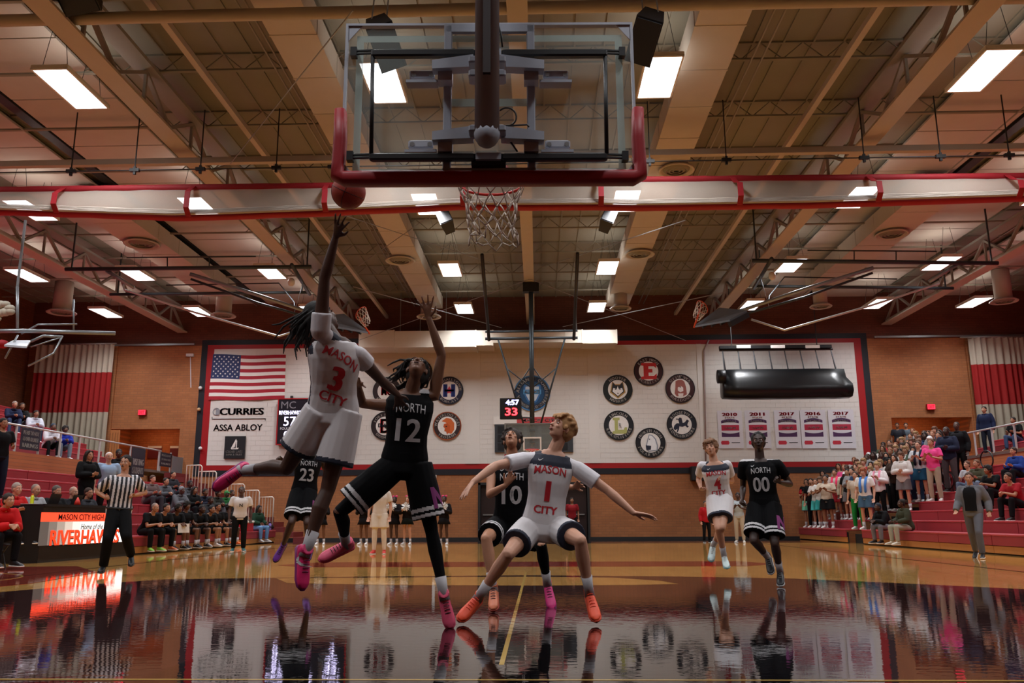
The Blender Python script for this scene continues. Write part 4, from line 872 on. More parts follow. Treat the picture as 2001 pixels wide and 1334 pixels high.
# stairs at the far end of the left bleachers with white handrails
st_ = thing('end_stairs', 'steps with silver balusters going down at the far end of the left bleachers', 'stairs')
nst = 14; xs0, xs1 = xpl + .2, -9.1
for i in range(nst):
    x0 = xs0 + (xs1 - xs0) * i / nst; x1 = xs0 + (xs1 - xs0) * (i + 1) / nst; z = 2.7 * (1 - (i + 1) / nst)
    mb = MB(); mb.box(x0, x1, 33.0, 34.4, max(0, z - .02), z + .17); mb.build('step', mat('7A2A2A', .6), st_)
m_wr = mat('D8D2C4', .4, .2, var=.02)
for (px0, px1, yt, yb) in ((366, 395, 909, 960), (389, 423, 921, 975), (446, 478, 946, 1000), (476, 507, 958, 1012), (508, 535, 971, 1030)):
    y = 32.7; o = thing('handrail', 'white baluster handrail on the left end stairs, %s' % {909: 'topmost section', 921: 'second section from the top', 946: 'middle section', 958: 'second section from the bottom', 971: 'lowest section'}[yt], 'railing', group='handrails of the left end stairs')
    a, b = atY(px0, yt, y), atY(px1, yt, y); c = atY(px0, yb, y); zlo = max(.05, c.z - .15); mb = MB(); mb.tube([(a.x, y, zlo), (a.x, y, a.z), (b.x - .05, y, a.z), (b.x, y, a.z - .06), (b.x, y, zlo)], .028, 8); mb.build('top_rail', m_wr, o, True)
    for k in range(1, 5): x = a.x + (b.x - a.x) * k / 5; mb = MB(); mb.tube([(x, y, zlo), (x, y, a.z)], .014, 6); mb.build('baluster', m_wr, o)
    mb = MB(); mb.bar((a.x, y, zlo), (b.x, y, zlo), .03); mb.build('bottom_rail', m_wr, o)
    for x in (a.x + .02, b.x - .02): mb = MB(); mb.bar((x, y, zlo), (x, y + .35, max(0, zlo - .25)), .03); mb.build('foot_strut', m_wr, o)
for i, (px, yt) in enumerate(((1995, 795),)): pass

# ================================================================ SCORER TABLE (along the left sideline)
tb = thing('scorer_table', 'black scorer table with glowing orange and white team sign on its front', 'table')
A = atZ(73, 1100, 0); B_ = atZ(233, 1087, 0); A.z = B_.z = 0; ud = (B_ - A).normalized(); nd = V((ud.y, -ud.x, 0))
zt = atY(60, 984.5, A.y).z * 1.0; Lg = (B_ - A).length
def tq(u, z, n=0): return A + ud * u + EZ * z + nd * n
def tbox(mb, u0, u1, z0, z1, n0, n1): mb.loft([[tq(u0, z0, n0), tq(u1, z0, n0), tq(u1, z0, n1), tq(u0, z0, n1)], [tq(u0, z1, n0), tq(u1, z1, n0), tq(u1, z1, n1), tq(u0, z1, n1)]])
mb = MB(); tbox(mb, 0, Lg + .4, .06, zt - .05, -.12, 0); mb.build('front_case', mat('0E0D10', .35), tb)
mb = MB(); tbox(mb, -.0, Lg + .4, .0, .1, -.1, -.01); mb.build('base_rail', m_dk, tb)
mb = MB(); tbox(mb, -.0, Lg + .4, zt - .05, zt, -.75, .03); mb.build('table_top', mat('15161A', .3), tb)
mb = MB(); q0 = tq(0, 0, 0); q1 = V((q0.x - .85, q0.y - .35, 0)); mb.loft([[q0, q1, q1 + V((.03, .1, 0)), q0 + V((-.05, .1, 0))], [p + EZ * (zt - .03) for p in (q0, q1, q1 + V((.03, .1, 0)), q0 + V((-.05, .1, 0)))]]); mb.build('end_panel', mat('0E0D10', .4), tb)
mb = MB(); tbox(mb, Lg + .3, Lg + .4, 0, zt - .05, -.75, -.1); mb.build('end_panel', mat('0E0D10', .4), tb)
def tp(px, py):   # point of the front face seen at a pixel
    d = ray(px, py); t = (A - O).dot(nd) / d.dot(nd); p = O + d * t; return (p - A).dot(ud), p.z
u0, zt1 = tp(81, 1000.5); u1 = Lg + .18; _, zb1 = tp(76, 1066); _, zo = tp(82, 1019); 
def emis(c, e): 
    return mat(c, .5, var=0, emit=e)
mb = MB(); tbox(mb, u0, u1, zo, zt1, 0, .012); lab(mb.build('sign_header', emis('F2452A', 1.3), tb), 'glowing orange header band')
cols_ = ['4A4440', '6A625C', '8F857C', 'B5ABA0', 'D8D0C6', 'EFEAE2', 'F8F4EE', 'FFFDF8']
for i, c in enumerate(cols_):
    ua = u0 + (u1 - u0) * i / 12; ub = u0 + (u1 - u0) * ((i + 1) / 12 if i < 7 else 1)
    mb = MB(); tbox(mb, ua, ub, zb1, zo, 0, .012); mb.build('sign_panel', emis(c, 1.15), tb)
def tt(s, u, z, w_, h_, m, nm, bold=.02, th=.016, sh=0): mb = MB(); put_text(mb, s, tq(u, z, th), ud, EZ, w=w_, h=h_, bold=bold, th=0.002, shear=sh); return mb.build(nm, m, tb)
W_ = u1 - u0; tt('MASON CITY HIGH SCHOOL', u0 + W_ * .56, (zo + zt1) / 2, W_ * .78, .12, m_ink, 'header_lettering', .014)
tt('Home of the', u0 + W_ * .56, zo - .11, W_ * .26, .12, m_ink, 'script_lettering', .014, sh=.25)
zc_ = (zb1 + zo) / 2 - .09; tt('RIVERHAWKS', u0 + W_ * .5 + .02, zc_ - .022, W_ * .81, .325, mat('2A1614', .5), 'team_outline', .04, .017); tt('RIVERHAWKS', u0 + W_ * .5, zc_, W_ * .80, .31, emis('F0401F', 1.1), 'team_lettering', .04, .024)
# things on the table
def on_table(u, n=-.35): return tq(u, zt, n)
for u, l, nn in ((.75, 'open black laptop nearest on the scorer table', -.3), (1.55, 'open black laptop farther along the scorer table', -.3)):
    p = on_table(u, nn); o = thing('laptop', l, 'laptop'); mb = MB()
    a = p - ud * .18; b = p + ud * .18; mb.loft([[a, b, b - nd * .24, a - nd * .24], [q + EZ * .015 for q in (a, b, b - nd * .24, a - nd * .24)]]); mb.build('keyboard_base', m_dk, o)
    mb = MB(); c = nd * .07 + EZ * .22; mb.loft([[a + EZ * .015, b + EZ * .015, b + EZ * .015 + nd * .008, a + EZ * .015 + nd * .008], [a + c, b + c, b + c + nd * .008, a + c + nd * .008]]); mb.build('lid', m_blk, o)
p = on_table(.05, -.25); o = thing('paper_sheet', 'white paper sheet on the near end of the scorer table', 'paper'); mb = MB(); mb.box(p.x - .2, p.x + .12, p.y - .12, p.y + .12, zt, zt + .006); mb.build('sheet', m_white, o)
p = on_table(.18, -.38); o = thing('drink_bottle', 'yellow sports drink bottle on the scorer table', 'bottle'); mb = MB(); mb.lathe([(.03, 0), (.036, .02), (.036, .14), (.02, .18)], p, 14); mb.build('bottle_body', mat('C8CF2A', .25), o, True); mb = MB(); mb.lathe([(.02, .18), (.02, .21), (.005, .21)], p, 12); mb.build('cap', mat('D86A20', .4), o)
p = on_table(1.35, -.12); o = thing('buzzer', 'small red cone on the scorer table', 'cone'); mb = MB(); mb.lathe([(.07, 0), (.05, .08), (.01, .17)], p, 14); mb.build('cone_body', mat('D42A1A', .5), o, True)

# ================================================================ SIDE BASKETS folded up under the roof
m_gp = mat('8F969A', .35, .5, var=.05); m_gpd = mat('3B4144', .4, .4, var=.05)
def P3(q): return atY(q[0], q[1], q[2])
def frame(name, label, mir):
    f = (lambda q: (2 * 1039 - q[0] if mir else q[0], q[1] - (12 if mir else 0), q[2]))
    o = thing(name, label, 'basketball hoop')
    def tb_(nm, pts, r, m=m_gp, n=8): mb = MB(); mb.tube([P3(f(p)) for p in pts], r, n); return mb.build(nm, m, o, True)
    tb_('support_pipe', [(128, 526, 24.7), (608, 521, 24.7)], .065, m_gpd); tb_('support_pipe', [(215, 575, 28.2), (602, 571, 28.2)], .055, m_gpd)
    tb_('support_strut', [(570, 517, 24.2), (605, 575, 28.4)], .06, m_gpd)
    tb_('upper_bar', [(248, 503, 24.9), (500, 501, 24.9)], .022, m_gpd); tb_('upper_bar', [(325, 557, 28.3), (545, 553, 28.3), (575, 590, 27.5), (577, 605, 27)], .022, m_gpd)
    for x in (327, 409): tb_('hanger', [(x, 502, 24.9), (x, 521, 24.8)], .018, m_gpd)
    tb_('fold_arm', [(371, 535, 24.8), (500, 575, 25.5), (640, 622, 26.2)], .06); tb_('fold_arm', [(373, 545, 25.6), (505, 592, 26.0), (620, 625, 26.6)], .04, m_gpd)
    tb_('lift_arm', [(208, 528, 24.8), (262, 562, 25)], .06); tb_('lift_arm', [(240, 556, 25.2), (243, 566, 25.2), (380, 610, 25.7), (545, 657, 26.2), (610, 636, 26.4)], .035, mat('C9CCCC', .3, .5))
    tb_('cable', [(593, 550, 26), (574, 615, 26.5)], .01, m_gp, 5)
    # cross pieces that carry the pipes to the trusses
    for (x, y_, Y) in ((140, 526, 24.7), (600, 521, 24.7), (230, 575, 28.2), (590, 571, 28.2)):
        p = P3(f((x, y_, Y))); mb = MB(); mb.bar(p, (p.x, p.y, ZD - .03), .04); mb.build('hanger', m_gpd, o)
    p = P3(f((569, 551, 25.6))); mb = MB(); mb.ell(p, (.12, .1, .14), n=12, m=8); mb.build('winch', mat('E4E4E0', .4), o, True)
    # board, hinged flat
    q = [P3(f(t)) for t in ((618, 622, 25.6), (672, 616, 27.0), (722, 652, 26.6), (652, 640, 25.3))]
    up = V((0, 0, .06)); mb = MB(); mb.loft([q, [a + up for a in q]]); mb.build('backboard', mat('6A6E74', .35, .3), o)
    for k in (.25, .5, .75): mb = MB(); a = q[0].lerp(q[1], k); b = q[3].lerp(q[2], k); mb.bar(a - up * .8, b - up * .8, .06); mb.build('board_bracket', m_gpd, o)
    mb = MB(); mb.bar(q[0] - up * 1.5, q[3] - up * 1.5, .16); mb.build('padding', m_blk, o)
    c = P3(f((706, 612, 26.4))); s = -1 if mir else 1; ax = V((s * .78, -.3, -.55)).normalized(); e1 = ax.cross(EY).normalized(); e2 = ax.cross(e1)
    mb = MB(); mb.tube([c + (e1 * math.cos(a) + e2 * math.sin(a)) * .235 for a in np.linspace(0, 2 * math.pi, 25)], .016, 6); mb.tube([c - e1 * .1 + e2 * .2, q[2]], .03, 6); mb.build('rim', mat('D8502A', .4), o, True)
    mb = MB(); n = 10; P = {}
    for l in range(5):
        for k in range(n): a = 2 * math.pi * (k + (l % 2) * .5) / n; P[l, k] = c + (e1 * math.cos(a) + e2 * math.sin(a)) * (.23 - .022 * l) + (ax * .7 + V((0, 0, -.5))) * (.1 * l)
    for l in range(4):
        for k in range(n):
            for kk in ((k, (k - 1) % n) if l % 2 == 0 else (k, (k + 1) % n)): mb.tube([P[l, k], P[l + 1, kk]], .009, 4)
    mb.build('net', m_net, o)
frame('side_basket', 'folded up side basket and its steel arms hanging upper left behind the white shooter', False)
frame('side_basket', 'folded up side basket and its steel arms hanging above the rolled mat at right', True)
o = thing('side_basket', 'nearer folded up side basket cut by the left edge of the picture', 'basketball hoop')
for nm, pts, r in (('support_pipe', [(-80, 648, 17), (40, 646, 17), (225, 651, 17.5)], .045), ('upper_bar', [(42, 652, 17.2), (74, 634, 17.2), (150, 633, 17.2)], .02), ('lift_arm', [(60, 667, 16.8), (85, 656, 16.9), (122, 658, 17)], .03), ('lift_arm', [(122, 658, 17), (60, 678, 16.8)], .015), ('lift_arm', [(122, 656, 17), (105, 690, 16.9), (55, 715, 16.6)], .02), ('hanger', [(34, 648, 17), (34, 560, 17)], .03), ('hanger', [(144, 650, 17.3), (144, 585, 17.3)], .02), ('hanger', [(10, 700, 16.5), (35, 655, 16.8)], .02)):
    mb = MB(); mb.tube([P3(p) for p in pts], r, 8); mb.build(nm, m_gp, o, True)
q = [P3(t) for t in ((8, 677, 16.2), (25, 668, 17.2), (60, 668, 17.2), (52, 680, 16.2))]; mb = MB(); mb.loft([q, [a + V((0, 0, .04)) for a in q]]); mb.build('backboard', mat('B9C4CC', .3), o)
mb = MB(); c = P3((5, 672, 16.8)); mb.ell(c, (.12, .12, .09)); mb.build('rim_mount', m_redcloth, o, True)
mb = MB(); mb.bar(P3((34, 560, 17)), P3((34, 560, 17)) + V((0, 0, 1.5)), .04); mb.build('hanger', m_gp, o)
mb = MB(); rnd = random.Random(8)
for k in range(9): mb.ell(P3((-8 + 9 * (k % 4), 598 + 14 * (k // 4) + rnd.uniform(-4, 4), 17)), (.12, .08, .07 + .03 * rnd.random()), n=8, m=6)
mb.build('net_bundle', mat('B9B3A2', .8), o, True)
# guy cables under the roof
for i, (a, b) in enumerate((((640, 410, 20), (980, 520, 28)), ((1036, 545, 28), (700, 665, 33)), ((1036, 545, 28), (1340, 665, 33)), ((1340, 430, 20), (1060, 522, 28)), ((690, 560, 24), (980, 640, 30)), ((1420, 570, 24), (1100, 638, 30)), ((845, 418, 22), (700, 520, 24)), ((450, 320, 17), (690, 20, 11)))):
    mb = MB(); mb.tube([P3(a), P3(b)], .012, 5); tag(mb.build('guy_cable', m_steel), 'thin steel guy cable under the roof, %s' % ['from curtain to far mast, left', 'from the far mast down to the left', 'from the far mast down to the right', 'from curtain to far mast, right', 'low on the left of the far mast', 'low on the right of the far mast', 'left of the small left loudspeaker', 'crossing the upper left roof bays'][i], 'cable')
# ================================================================ PEOPLE
def remesh(mb, vox, sm=3, f=.5, name='body', mats=None, colfn=None, twist=0):
    me = mb.mesh('raw'); bm = bmesh.new(); bm.from_mesh(me); bmesh.ops.recalc_face_normals(bm, faces=bm.faces); bm.to_mesh(me); bm.free()
    ob = bpy.data.objects.new('raw', me); C.objects.link(ob)
    m = ob.modifiers.new('r', 'REMESH'); m.mode = 'VOXEL'; m.voxel_size = vox; m.use_smooth_shade = True
    if sm: s = ob.modifiers.new('s', 'SMOOTH'); s.factor = f; s.iterations = sm
    out = bpy.data.meshes.new_from_object(ob.evaluated_get(bpy.context.evaluated_depsgraph_get())); out.name = name
    bpy.data.objects.remove(ob); bpy.data.meshes.remove(me)
    out.materials.clear()
    for x in (mats or []): out.materials.append(x)
    n = len(out.polygons)
    if colfn and n:
        c = np.empty(n * 3); out.polygons.foreach_get('center', c); out.polygons.foreach_set('material_index', colfn(c.reshape(-1, 3)).astype(np.int32))
    out.polygons.foreach_set('use_smooth', [True] * n)
    return out
def A3(v): return np.array(tuple(v))
class Fig:
    """a figure's joints: P hips centre, N neck base, H head centre, face (look direction), per side s/e/w/t (shoulder, elbow, wrist, fingertips) and h/k/a/f (hip, knee, ankle, toe)"""
    def __init__(s, J, size=1.0, girth=1.0):
        s.J = {k: V(v) for k, v in J.items()}; s.s = size; s.g = girth; J = s.J
        s.ax = (J['N'] - J['P']).normalized(); s.L = (J['N'] - J['P']).length
        s.latS = (J['sl'] - J['sr']).normalized(); s.latP = (J['hl'] - J['hr']).normalized()
    def fr(s, t):
        lat = s.latP.lerp(s.latS, max(0, min(1, t))); ax = s.ax; lat = (lat - ax * lat.dot(ax)).normalized(); return lat, lat.cross(ax)
    def sec(s, t, w, d, off=0, n=18):
        lat, fr = s.fr(t); c = s.J['P'] + s.ax * s.L * t + fr * off * s.s
        return [c + lat * w * s.s * math.copysign(abs(math.cos(a)) ** .85, math.cos(a)) + fr * d * s.s * math.copysign(abs(math.sin(a)) ** .85, math.sin(a)) for a in [2 * math.pi * k / n for k in range(n)]]
    def limb(s, mb, pts, rad, n=12): mb.tube(pts, [r * s.s for r in rad], n, round_=True)
    def torso(s, mb, e=0.0, lo=-.2, hi=1.0, flare=0, belly=0, slim_top=1.0):
        g = s.g; T = [(-.2, .11, .085, 0), (-.08, .155, .105, -.01), (.08, .165, .11, -.01), (.25, .145, .10, 0), (.4, .14, .10, .01), (.58, .155, .115, .012), (.74, .17, .118, .008), (.86, .168, .105, 0), (.95, .13, .08, -.008), (1.02, .075, .062, -.01)]
        R_ = []
        for t, w, d, o in T:
            if t < lo - .001 or t > hi + .03: continue
            bl = belly * math.exp(-((t - .25) / .22) ** 2)
            fl = flare * max(0, (.35 - t)) * .25
            k = slim_top if t > .8 else 1
            R_.append(s.sec(t, (w * g + e + fl + bl * .5) * k, d * g + e + fl + bl, o + bl * .5))
        if len(R_) > 1: mb.loft(R_)
    def arm(s, mb, q, g=1.0):
        S, E, W_ = s.J['s' + q], s.J['e' + q], s.J['w' + q]; c = s.J['N'] - s.ax * .06 * s.s
        s.limb(mb, [c.lerp(S, .45), S, S.lerp(E, .3), S.lerp(E, .65), E], [.05 * g, .054 * g, .05 * g, .043 * g, .037 * g])
        s.limb(mb, [E, E.lerp(W_, .25), E.lerp(W_, .6), W_], [.037 * g, .04 * g, .033 * g, .024])
    def hand(s, mb, q, fine, spread=.5, curl=.25, palm=None):
        W_, T = s.J['w' + q], s.J['t' + q]; d = (T - W_); Lh = max(.15, min(.2, d.length)) * s.s; d.normalize()
        pn = V(palm) if palm else V((0, -1, -.2)); pn = (pn - d * pn.dot(d)); pn = pn.normalized() if pn.length > .05 else d.orthogonal().normalized()
        sd = d.cross(pn).normalized() * (1 if q == 'l' else -1)     # towards the thumb
        k = s.s
        rings = []
        for t, w_, th in ((-.02, .022, .019), (.15, .03, .017), (.4, .038, .015), (.52, .036, .011)):
            c = W_ + d * Lh * t; rings.append([c + sd * w_ * k * math.cos(a) + pn * th * k * math.sin(a) for a in [2 * math.pi * j / 10 for j in range(10)]])
        mb.loft(rings)
        for i, (o, ln, an) in enumerate(((.029, .40, .28), (.010, .46, .09), (-.010, .43, -.1), (-.028, .35, -.3))):
            b = W_ + d * Lh * .42 + sd * o * k; dd = (d + sd * an * spread * 1.6).normalized(); pts = [b]; rr = [.0098, .0092, .0085, .0075]
            for j, fr_ in enumerate((.42, .33, .25)):
                cu = curl * (j + .6); d2 = (dd * math.cos(cu) + pn * math.sin(cu)).normalized(); pts.append(pts[-1] + d2 * Lh * ln * 1.2 * fr_)
            mb.tube(pts, [r * k * (1 if fine else 1.25) for r in rr], 8, round_=True)
        b = W_ + d * Lh * .12 + sd * .022 * k; d2 = (d * .72 + sd * (.5 + .4 * spread) + pn * .25).normalized(); p1 = b + d2 * Lh * .24; d3 = (d * .9 + sd * .35 + pn * .2).normalized()
        mb.tube([b, p1, p1 + d3 * Lh * .19], [.014 * k, .0115 * k, .0088 * k], 8, round_=True)
    def leg(s, mb, q, e=0.0, g=1.0):
        Hh, K, A_ = s.J['h' + q], s.J['k' + q], s.J['a' + q]
        ben = (K - Hh).normalized() - (A_ - K).normalized(); cf = -ben.normalized() * .016 * s.s if ben.length > .12 else -s.fr(0)[1] * .016 * s.s
        s.limb(mb, [Hh, Hh.lerp(K, .3), Hh.lerp(K, .65), K], [.085 * g + e, .082 * g + e, .066 * g + e, .052 * g + e])
        s.limb(mb, [K, K.lerp(A_, .3) + cf, K.lerp(A_, .6) + cf * .4, A_], [.05 * g + e, .055 * g + e, .042 * g + e, .032 + e])
    def headfr(s):
        f = s.J['face'].normalized(); up = s.J.get('hup'); up = (V(up) if up else (s.J['H'] - s.J['N'])); up = (up - f * up.dot(f)).normalized(); return f.cross(up).normalized() * -1, f, up   # left, front, up
    def head(s, mb, fine):
        H = s.J['H']; l, f, u = s.headfr(); k = s.s; ax = (l, f, u)
        def P(x, y, z): return H + (l * x + f * y + u * z) * k
        mb.ell(P(0, -.012, .03), (.074 * k, .092 * k, .088 * k), ax, 16, 12)
        mb.ell(P(0, .018, -.03), (.058 * k, .072 * k, .078 * k), ax, 14, 10)
        mb.ell(P(0, .052, -.082), (.03 * k, .03 * k, .024 * k), ax, 10, 8)      # chin
        mb.ell(P(0, .072, .028), (.045 * k, .018 * k, .012 * k), ax, 10, 6)      # brow
        mb.tube([P(0, .085, .012), P(0, .104, -.016), P(0, .108, -.024)], [.007 * k, .011 * k, .012 * k], 8, round_=True)   # nose
        for x in (-1, 1):
            mb.ell(P(x * .038, .062, -.018), (.02 * k, .022 * k, .018 * k), ax, 8, 6)   # cheek
            mb.ell(P(x * .076, -.008, -.008), (.011 * k, .02 * k, .032 * k), ax, 8, 6)  # ear
            mb.ell(P(x * .011, .094, -.024), (.008 * k, .009 * k, .007 * k), ax, 6, 5)
        mb.ell(P(0, .086, -.05), (.022 * k, .012 * k, .006 * k), ax, 8, 5); mb.ell(P(0, .083, -.061), (.019 * k, .012 * k, .006 * k), ax, 8, 5)
        mb.tube([P(0, -.03, -.04), s.J['N'] + s.ax * -.03], [.052 * k, .06 * k], 12, round_=True)
    def body(s, vox, mats, colfn=None, fine=True, spread=.5, curl=.25, palms=(None, None), hands=True, belly=0):
        mb = MB(); s.torso(mb, belly=belly)
        for q in 'lr':
            s.arm(mb, q, s.g ** .5); s.leg(mb, q)
            K = s.J['a' + q]; fw, dn = s.foot(q); s.limb(mb, [K - fw * .01 * s.s, K + fw * .06 * s.s + dn * .03 * s.s, K + fw * .12 * s.s + dn * .05 * s.s], [.03, .026, .018])
            if hands: s.hand(mb, q, fine, spread if not isinstance(spread, tuple) else spread[q == 'r'], curl if not isinstance(curl, tuple) else curl[q == 'r'], palms[q == 'r'])
            c = s.J['N']; s.limb(mb, [c - s.ax * .02, c.lerp(s.J['s' + q], .5) - s.ax * .02 * s.s, s.J['s' + q]], [.05, .05, .045])
        s.head(mb, fine)
        return remesh(mb, vox, 2 if fine else 1, .45, 'body', mats, colfn)
    def jersey(s, vox, mats, colfn=None, e=.022, lo=-.12, tank=True, sleeves=None, flare=0.0, belly=0, sm=2):
        mb = MB(); s.torso(mb, e, lo=-.08 if lo > -.1 else -.2, hi=.97, flare=flare, belly=belly)
        for q in 'lr':
            S = s.J['s' + q]; E = s.J['e' + q]; c = s.J['N']
            s.limb(mb, [c - s.ax * .05 * s.s, c.lerp(S, .62) - s.ax * .018 * s.s], [.062 + e * .5, .052 + e * .4])
            if sleeves: 
                fr_ = sleeves; es = min(e, .013); k = s.s; mb.ell(S, [(.057 + es) * k] * 3)
                s.limb(mb, [c.lerp(S, .45) - s.ax * .025, S], [.05 + es, .052 + es])
                if fr_ <= 1: mb.tube([S, S.lerp(E, fr_ * .6), S.lerp(E, fr_)], [(.06 + es) * k, (.057 + es * 1.5) * k, (.056 + es * 1.6) * k], 14)
                else:
                    mb.tube([S, S.lerp(E, .5), E], [(.058 + es) * k, (.05 + e) * k, (.042 + e) * k], 14); mb.ell(E, [(.042 + e) * k] * 3)
                    W_ = s.J['w' + q]; mb.tube([E, E.lerp(W_, .5), E.lerp(W_, .97)], [(.042 + e) * k, (.04 + e) * k, (.032 + e * .7) * k], 14)
        return remesh(mb, vox, sm, .5, 'shirt', mats, colfn)
    def shorts(s, vox, mats, colfn=None, e=.03, hem=.82, flare=.03, sm=2):
        mb = MB(); R_ = [s.sec(t, w + e * .7, d + e * .7, o) for t, w, d, o in ((-.22, .10, .08, 0), (-.1, .16, .11, 0), (.05, .165, .11, -.01), (.18, .15, .105, 0))]; mb.loft(R_)
        for q in 'lr':
            Hh, K = s.J['h' + q], s.J['k' + q]; d = (K - Hh)
            if hem <= 1: mb.tube([Hh - d.normalized() * .03, Hh.lerp(K, .3), Hh.lerp(K, hem)], [(.09 + e) * s.s, (.092 + e + flare * .3) * s.s, (.082 + e + flare) * s.s], 16)
            else:
                A_ = s.J['a' + q]; mb.tube([Hh - d.normalized() * .03, Hh.lerp(K, .4), K], [(.088 + e) * s.s, (.082 + e) * s.s, (.062 + e) * s.s], 14); mb.ell(K, [(.06 + e) * s.s] * 3)
                mb.tube([K, K.lerp(A_, .5), K.lerp(A_, .98)], [(.06 + e) * s.s, (.056 + e) * s.s, (.046 + e) * s.s], 14)
        return remesh(mb, vox, sm, .5, 'shorts', mats, colfn)
    def foot(s, q):
        A_, T = s.J['a' + q], s.J['f' + q]; shin = (A_ - s.J['k' + q]).normalized(); d = (T - A_).normalized()
        n0 = shin - d * shin.dot(d); lc = s.latP.cross(d); n0 = n0 + lc * .45; n0 = (n0 - d * n0.dot(d)); n0 = n0.normalized() if n0.length > .02 else d.orthogonal().normalized()
        a = R(17); return d * math.cos(a) - n0 * math.sin(a), n0 * math.cos(a) + d * math.sin(a)
    def shoe(s, q, vox=.007, fine=True):
        A_ = s.J['a' + q]; fwd, dn = s.foot(q)
        sd = fwd.cross(dn).normalized(); k = s.s; base = A_ + dn * .085 * k - fwd * .075 * k; Ls = .30 * k
        def ring(t, w_, h0, h1, tilt=0):
            c = base + fwd * Ls * t; return [c + sd * w_ * k * math.copysign(abs(math.cos(a)) ** .8, math.cos(a)) - dn * ((h0 + h1) / 2 + (h1 - h0) / 2 * math.sin(a)) * k for a in [2 * math.pi * j / 12 for j in range(12)]]
        up = MB(); up.loft([ring(.01, .02, .02, .07), ring(.06, .033, .008, .1), ring(.2, .038, .004, .11), ring(.38, .04, .004, .098), ring(.55, .044, .004, .078), ring(.75, .048, .004, .058), ring(.9, .042, .006, .045), ring(1.0, .018, .012, .03)])
        up.tube([base + fwd * Ls * .2 - dn * .05 * k, base + fwd * Ls * .2 - dn * .125 * k], [.042 * k, .042 * k], 12)
        so = MB(); so.loft([ring(-.01, .02, -.008, .022), ring(.05, .036, -.012, .024), ring(.3, .04, -.012, .02), ring(.5, .043, -.012, .018), ring(.78, .05, -.012, .018), ring(.93, .042, -.008, .02), ring(1.02, .016, -.002, .02)])
        return up, so, (base, fwd, sd, dn, Ls)
    def hair(s, vox, mat_, style='short', seed=1, name='hair'):
        rnd = random.Random(seed); H = s.J['H']; l, f, u = s.headfr(); k = s.s; ax = (l, f, u)
        def P(x, y, z): return H + (l * x + f * y + u * z) * k
        mb = MB(); th = {'buzz': .004, 'short': .012, 'curly': .022, 'afro': .03, 'mop': .02, 'long': .014, 'bun': .01, 'dreads': .016, 'hood': .03, 'cap': .012, 'beanie': .014}[style]
        mb.ell(P(0, -.032, .048), ((.076 + th) * k, (.086 + th) * k, (.082 + th) * k), ax, 16, 12)
        mb.ell(P(0, -.05, -.005), ((.068 + th) * k, (.055 + th) * k, (.07 + th * .6) * k), ax, 14, 10)
        if style in ('curly', 'afro', 'mop', 'short'):
            n = {'curly': 90, 'afro': 110, 'mop': 60, 'short': 30}[style]; rr = {'curly': .017, 'afro': .017, 'mop': .02, 'short': .012}[style]
            for i in range(n):
                a = rnd.uniform(0, 6.283); z = rnd.uniform(-.35 if style != 'short' else .2, 1); r_ = math.sqrt(1 - z * z); x, y = r_ * math.cos(a), r_ * math.sin(a)
                if y > .45 and z < .45: continue
                mb.ell(P(x * (.078 + th), -.02 + y * (.09 + th), .035 + z * (.086 + th)), (rr * k, rr * k, rr * k * rnd.uniform(.7, 1.2)), ax, 6, 5)
            if style == 'mop':
                for x in (-.05, -.025, 0, .025, .05): mb.tube([P(x, .04, .12), P(x * 1.1, .085, .085), P(x * 1.2 + rnd.uniform(-.01, .01), .094, .05)], [.016 * k, .014 * k, .006 * k], 6, round_=True)
        if style == 'long':
            for x in (-.06, -.035, 0, .035, .06): mb.tube([P(x, -.04, .08), P(x * 1.35, -.07, -.03), P(x * 1.5, -.06, -.15), P(x * 1.4, -.05, -.24)], [.03 * k, .033 * k, .03 * k, .014 * k], 8, round_=True)
            for x in (-1, 1): mb.tube([P(x * .04, .05, .11), P(x * .085, .01, .02), P(x * .09, .02, -.12)], [.02 * k, .02 * k, .012 * k], 8, round_=True)
        if style == 'bun': mb.ell(P(0, -.1, .1), (.04 * k, .04 * k, .04 * k), ax, 8, 6)
        if style == 'cap': mb.loft([[P(x * .07, .07, .06 + .01 * (1 - abs(x))) for x in (-1, -.5, 0, .5, 1)] + [P(x * .07, .07, .05) for x in (1, .5, 0, -.5, -1)], [P(x * .05, .16, .045 + .01 * (1 - abs(x))) for x in (-1, -.5, 0, .5, 1)] + [P(x * .05, .16, .037) for x in (1, .5, 0, -.5, -1)]])
        if style == 'hood':
            mb.ell(P(0, -.05, -.08), (.11 * k, .09 * k, .07 * k), ax, 12, 8)
        if style == 'dreads':
            for i in range(int(s.J.get('dn', V((34, 0, 0))).x)):
                a = rnd.uniform(-2.6, 2.6); z = rnd.uniform(0, .9); r_ = math.sqrt(1 - z * z); x, y = r_ * math.sin(a), -r_ * math.cos(a)
                p = P(x * .085, -.02 + y * .1, .03 + z * .09); dr = s.J.get('dread') or V((0, 0, -1)); dd = (dr + V((rnd.uniform(-.5, .5), rnd.uniform(-.5, .5), rnd.uniform(-.4, .3)))).normalized(); Lr = rnd.uniform(.14, .26) * s.J.get('dl', V((1, 0, 0))).x
                o = (l * x + f * y).normalized() * .05; mb.tube([p, p + o * .6 + dd * Lr * .35, p + o * .5 + dd * Lr * .7 + V((rnd.uniform(-.02, .02), 0, rnd.uniform(-.02, .02))), p + dd * Lr], [.011, .010, .009, .006], 6, round_=True)
        return remesh(mb, vox, 1, .4, name, [mat_])
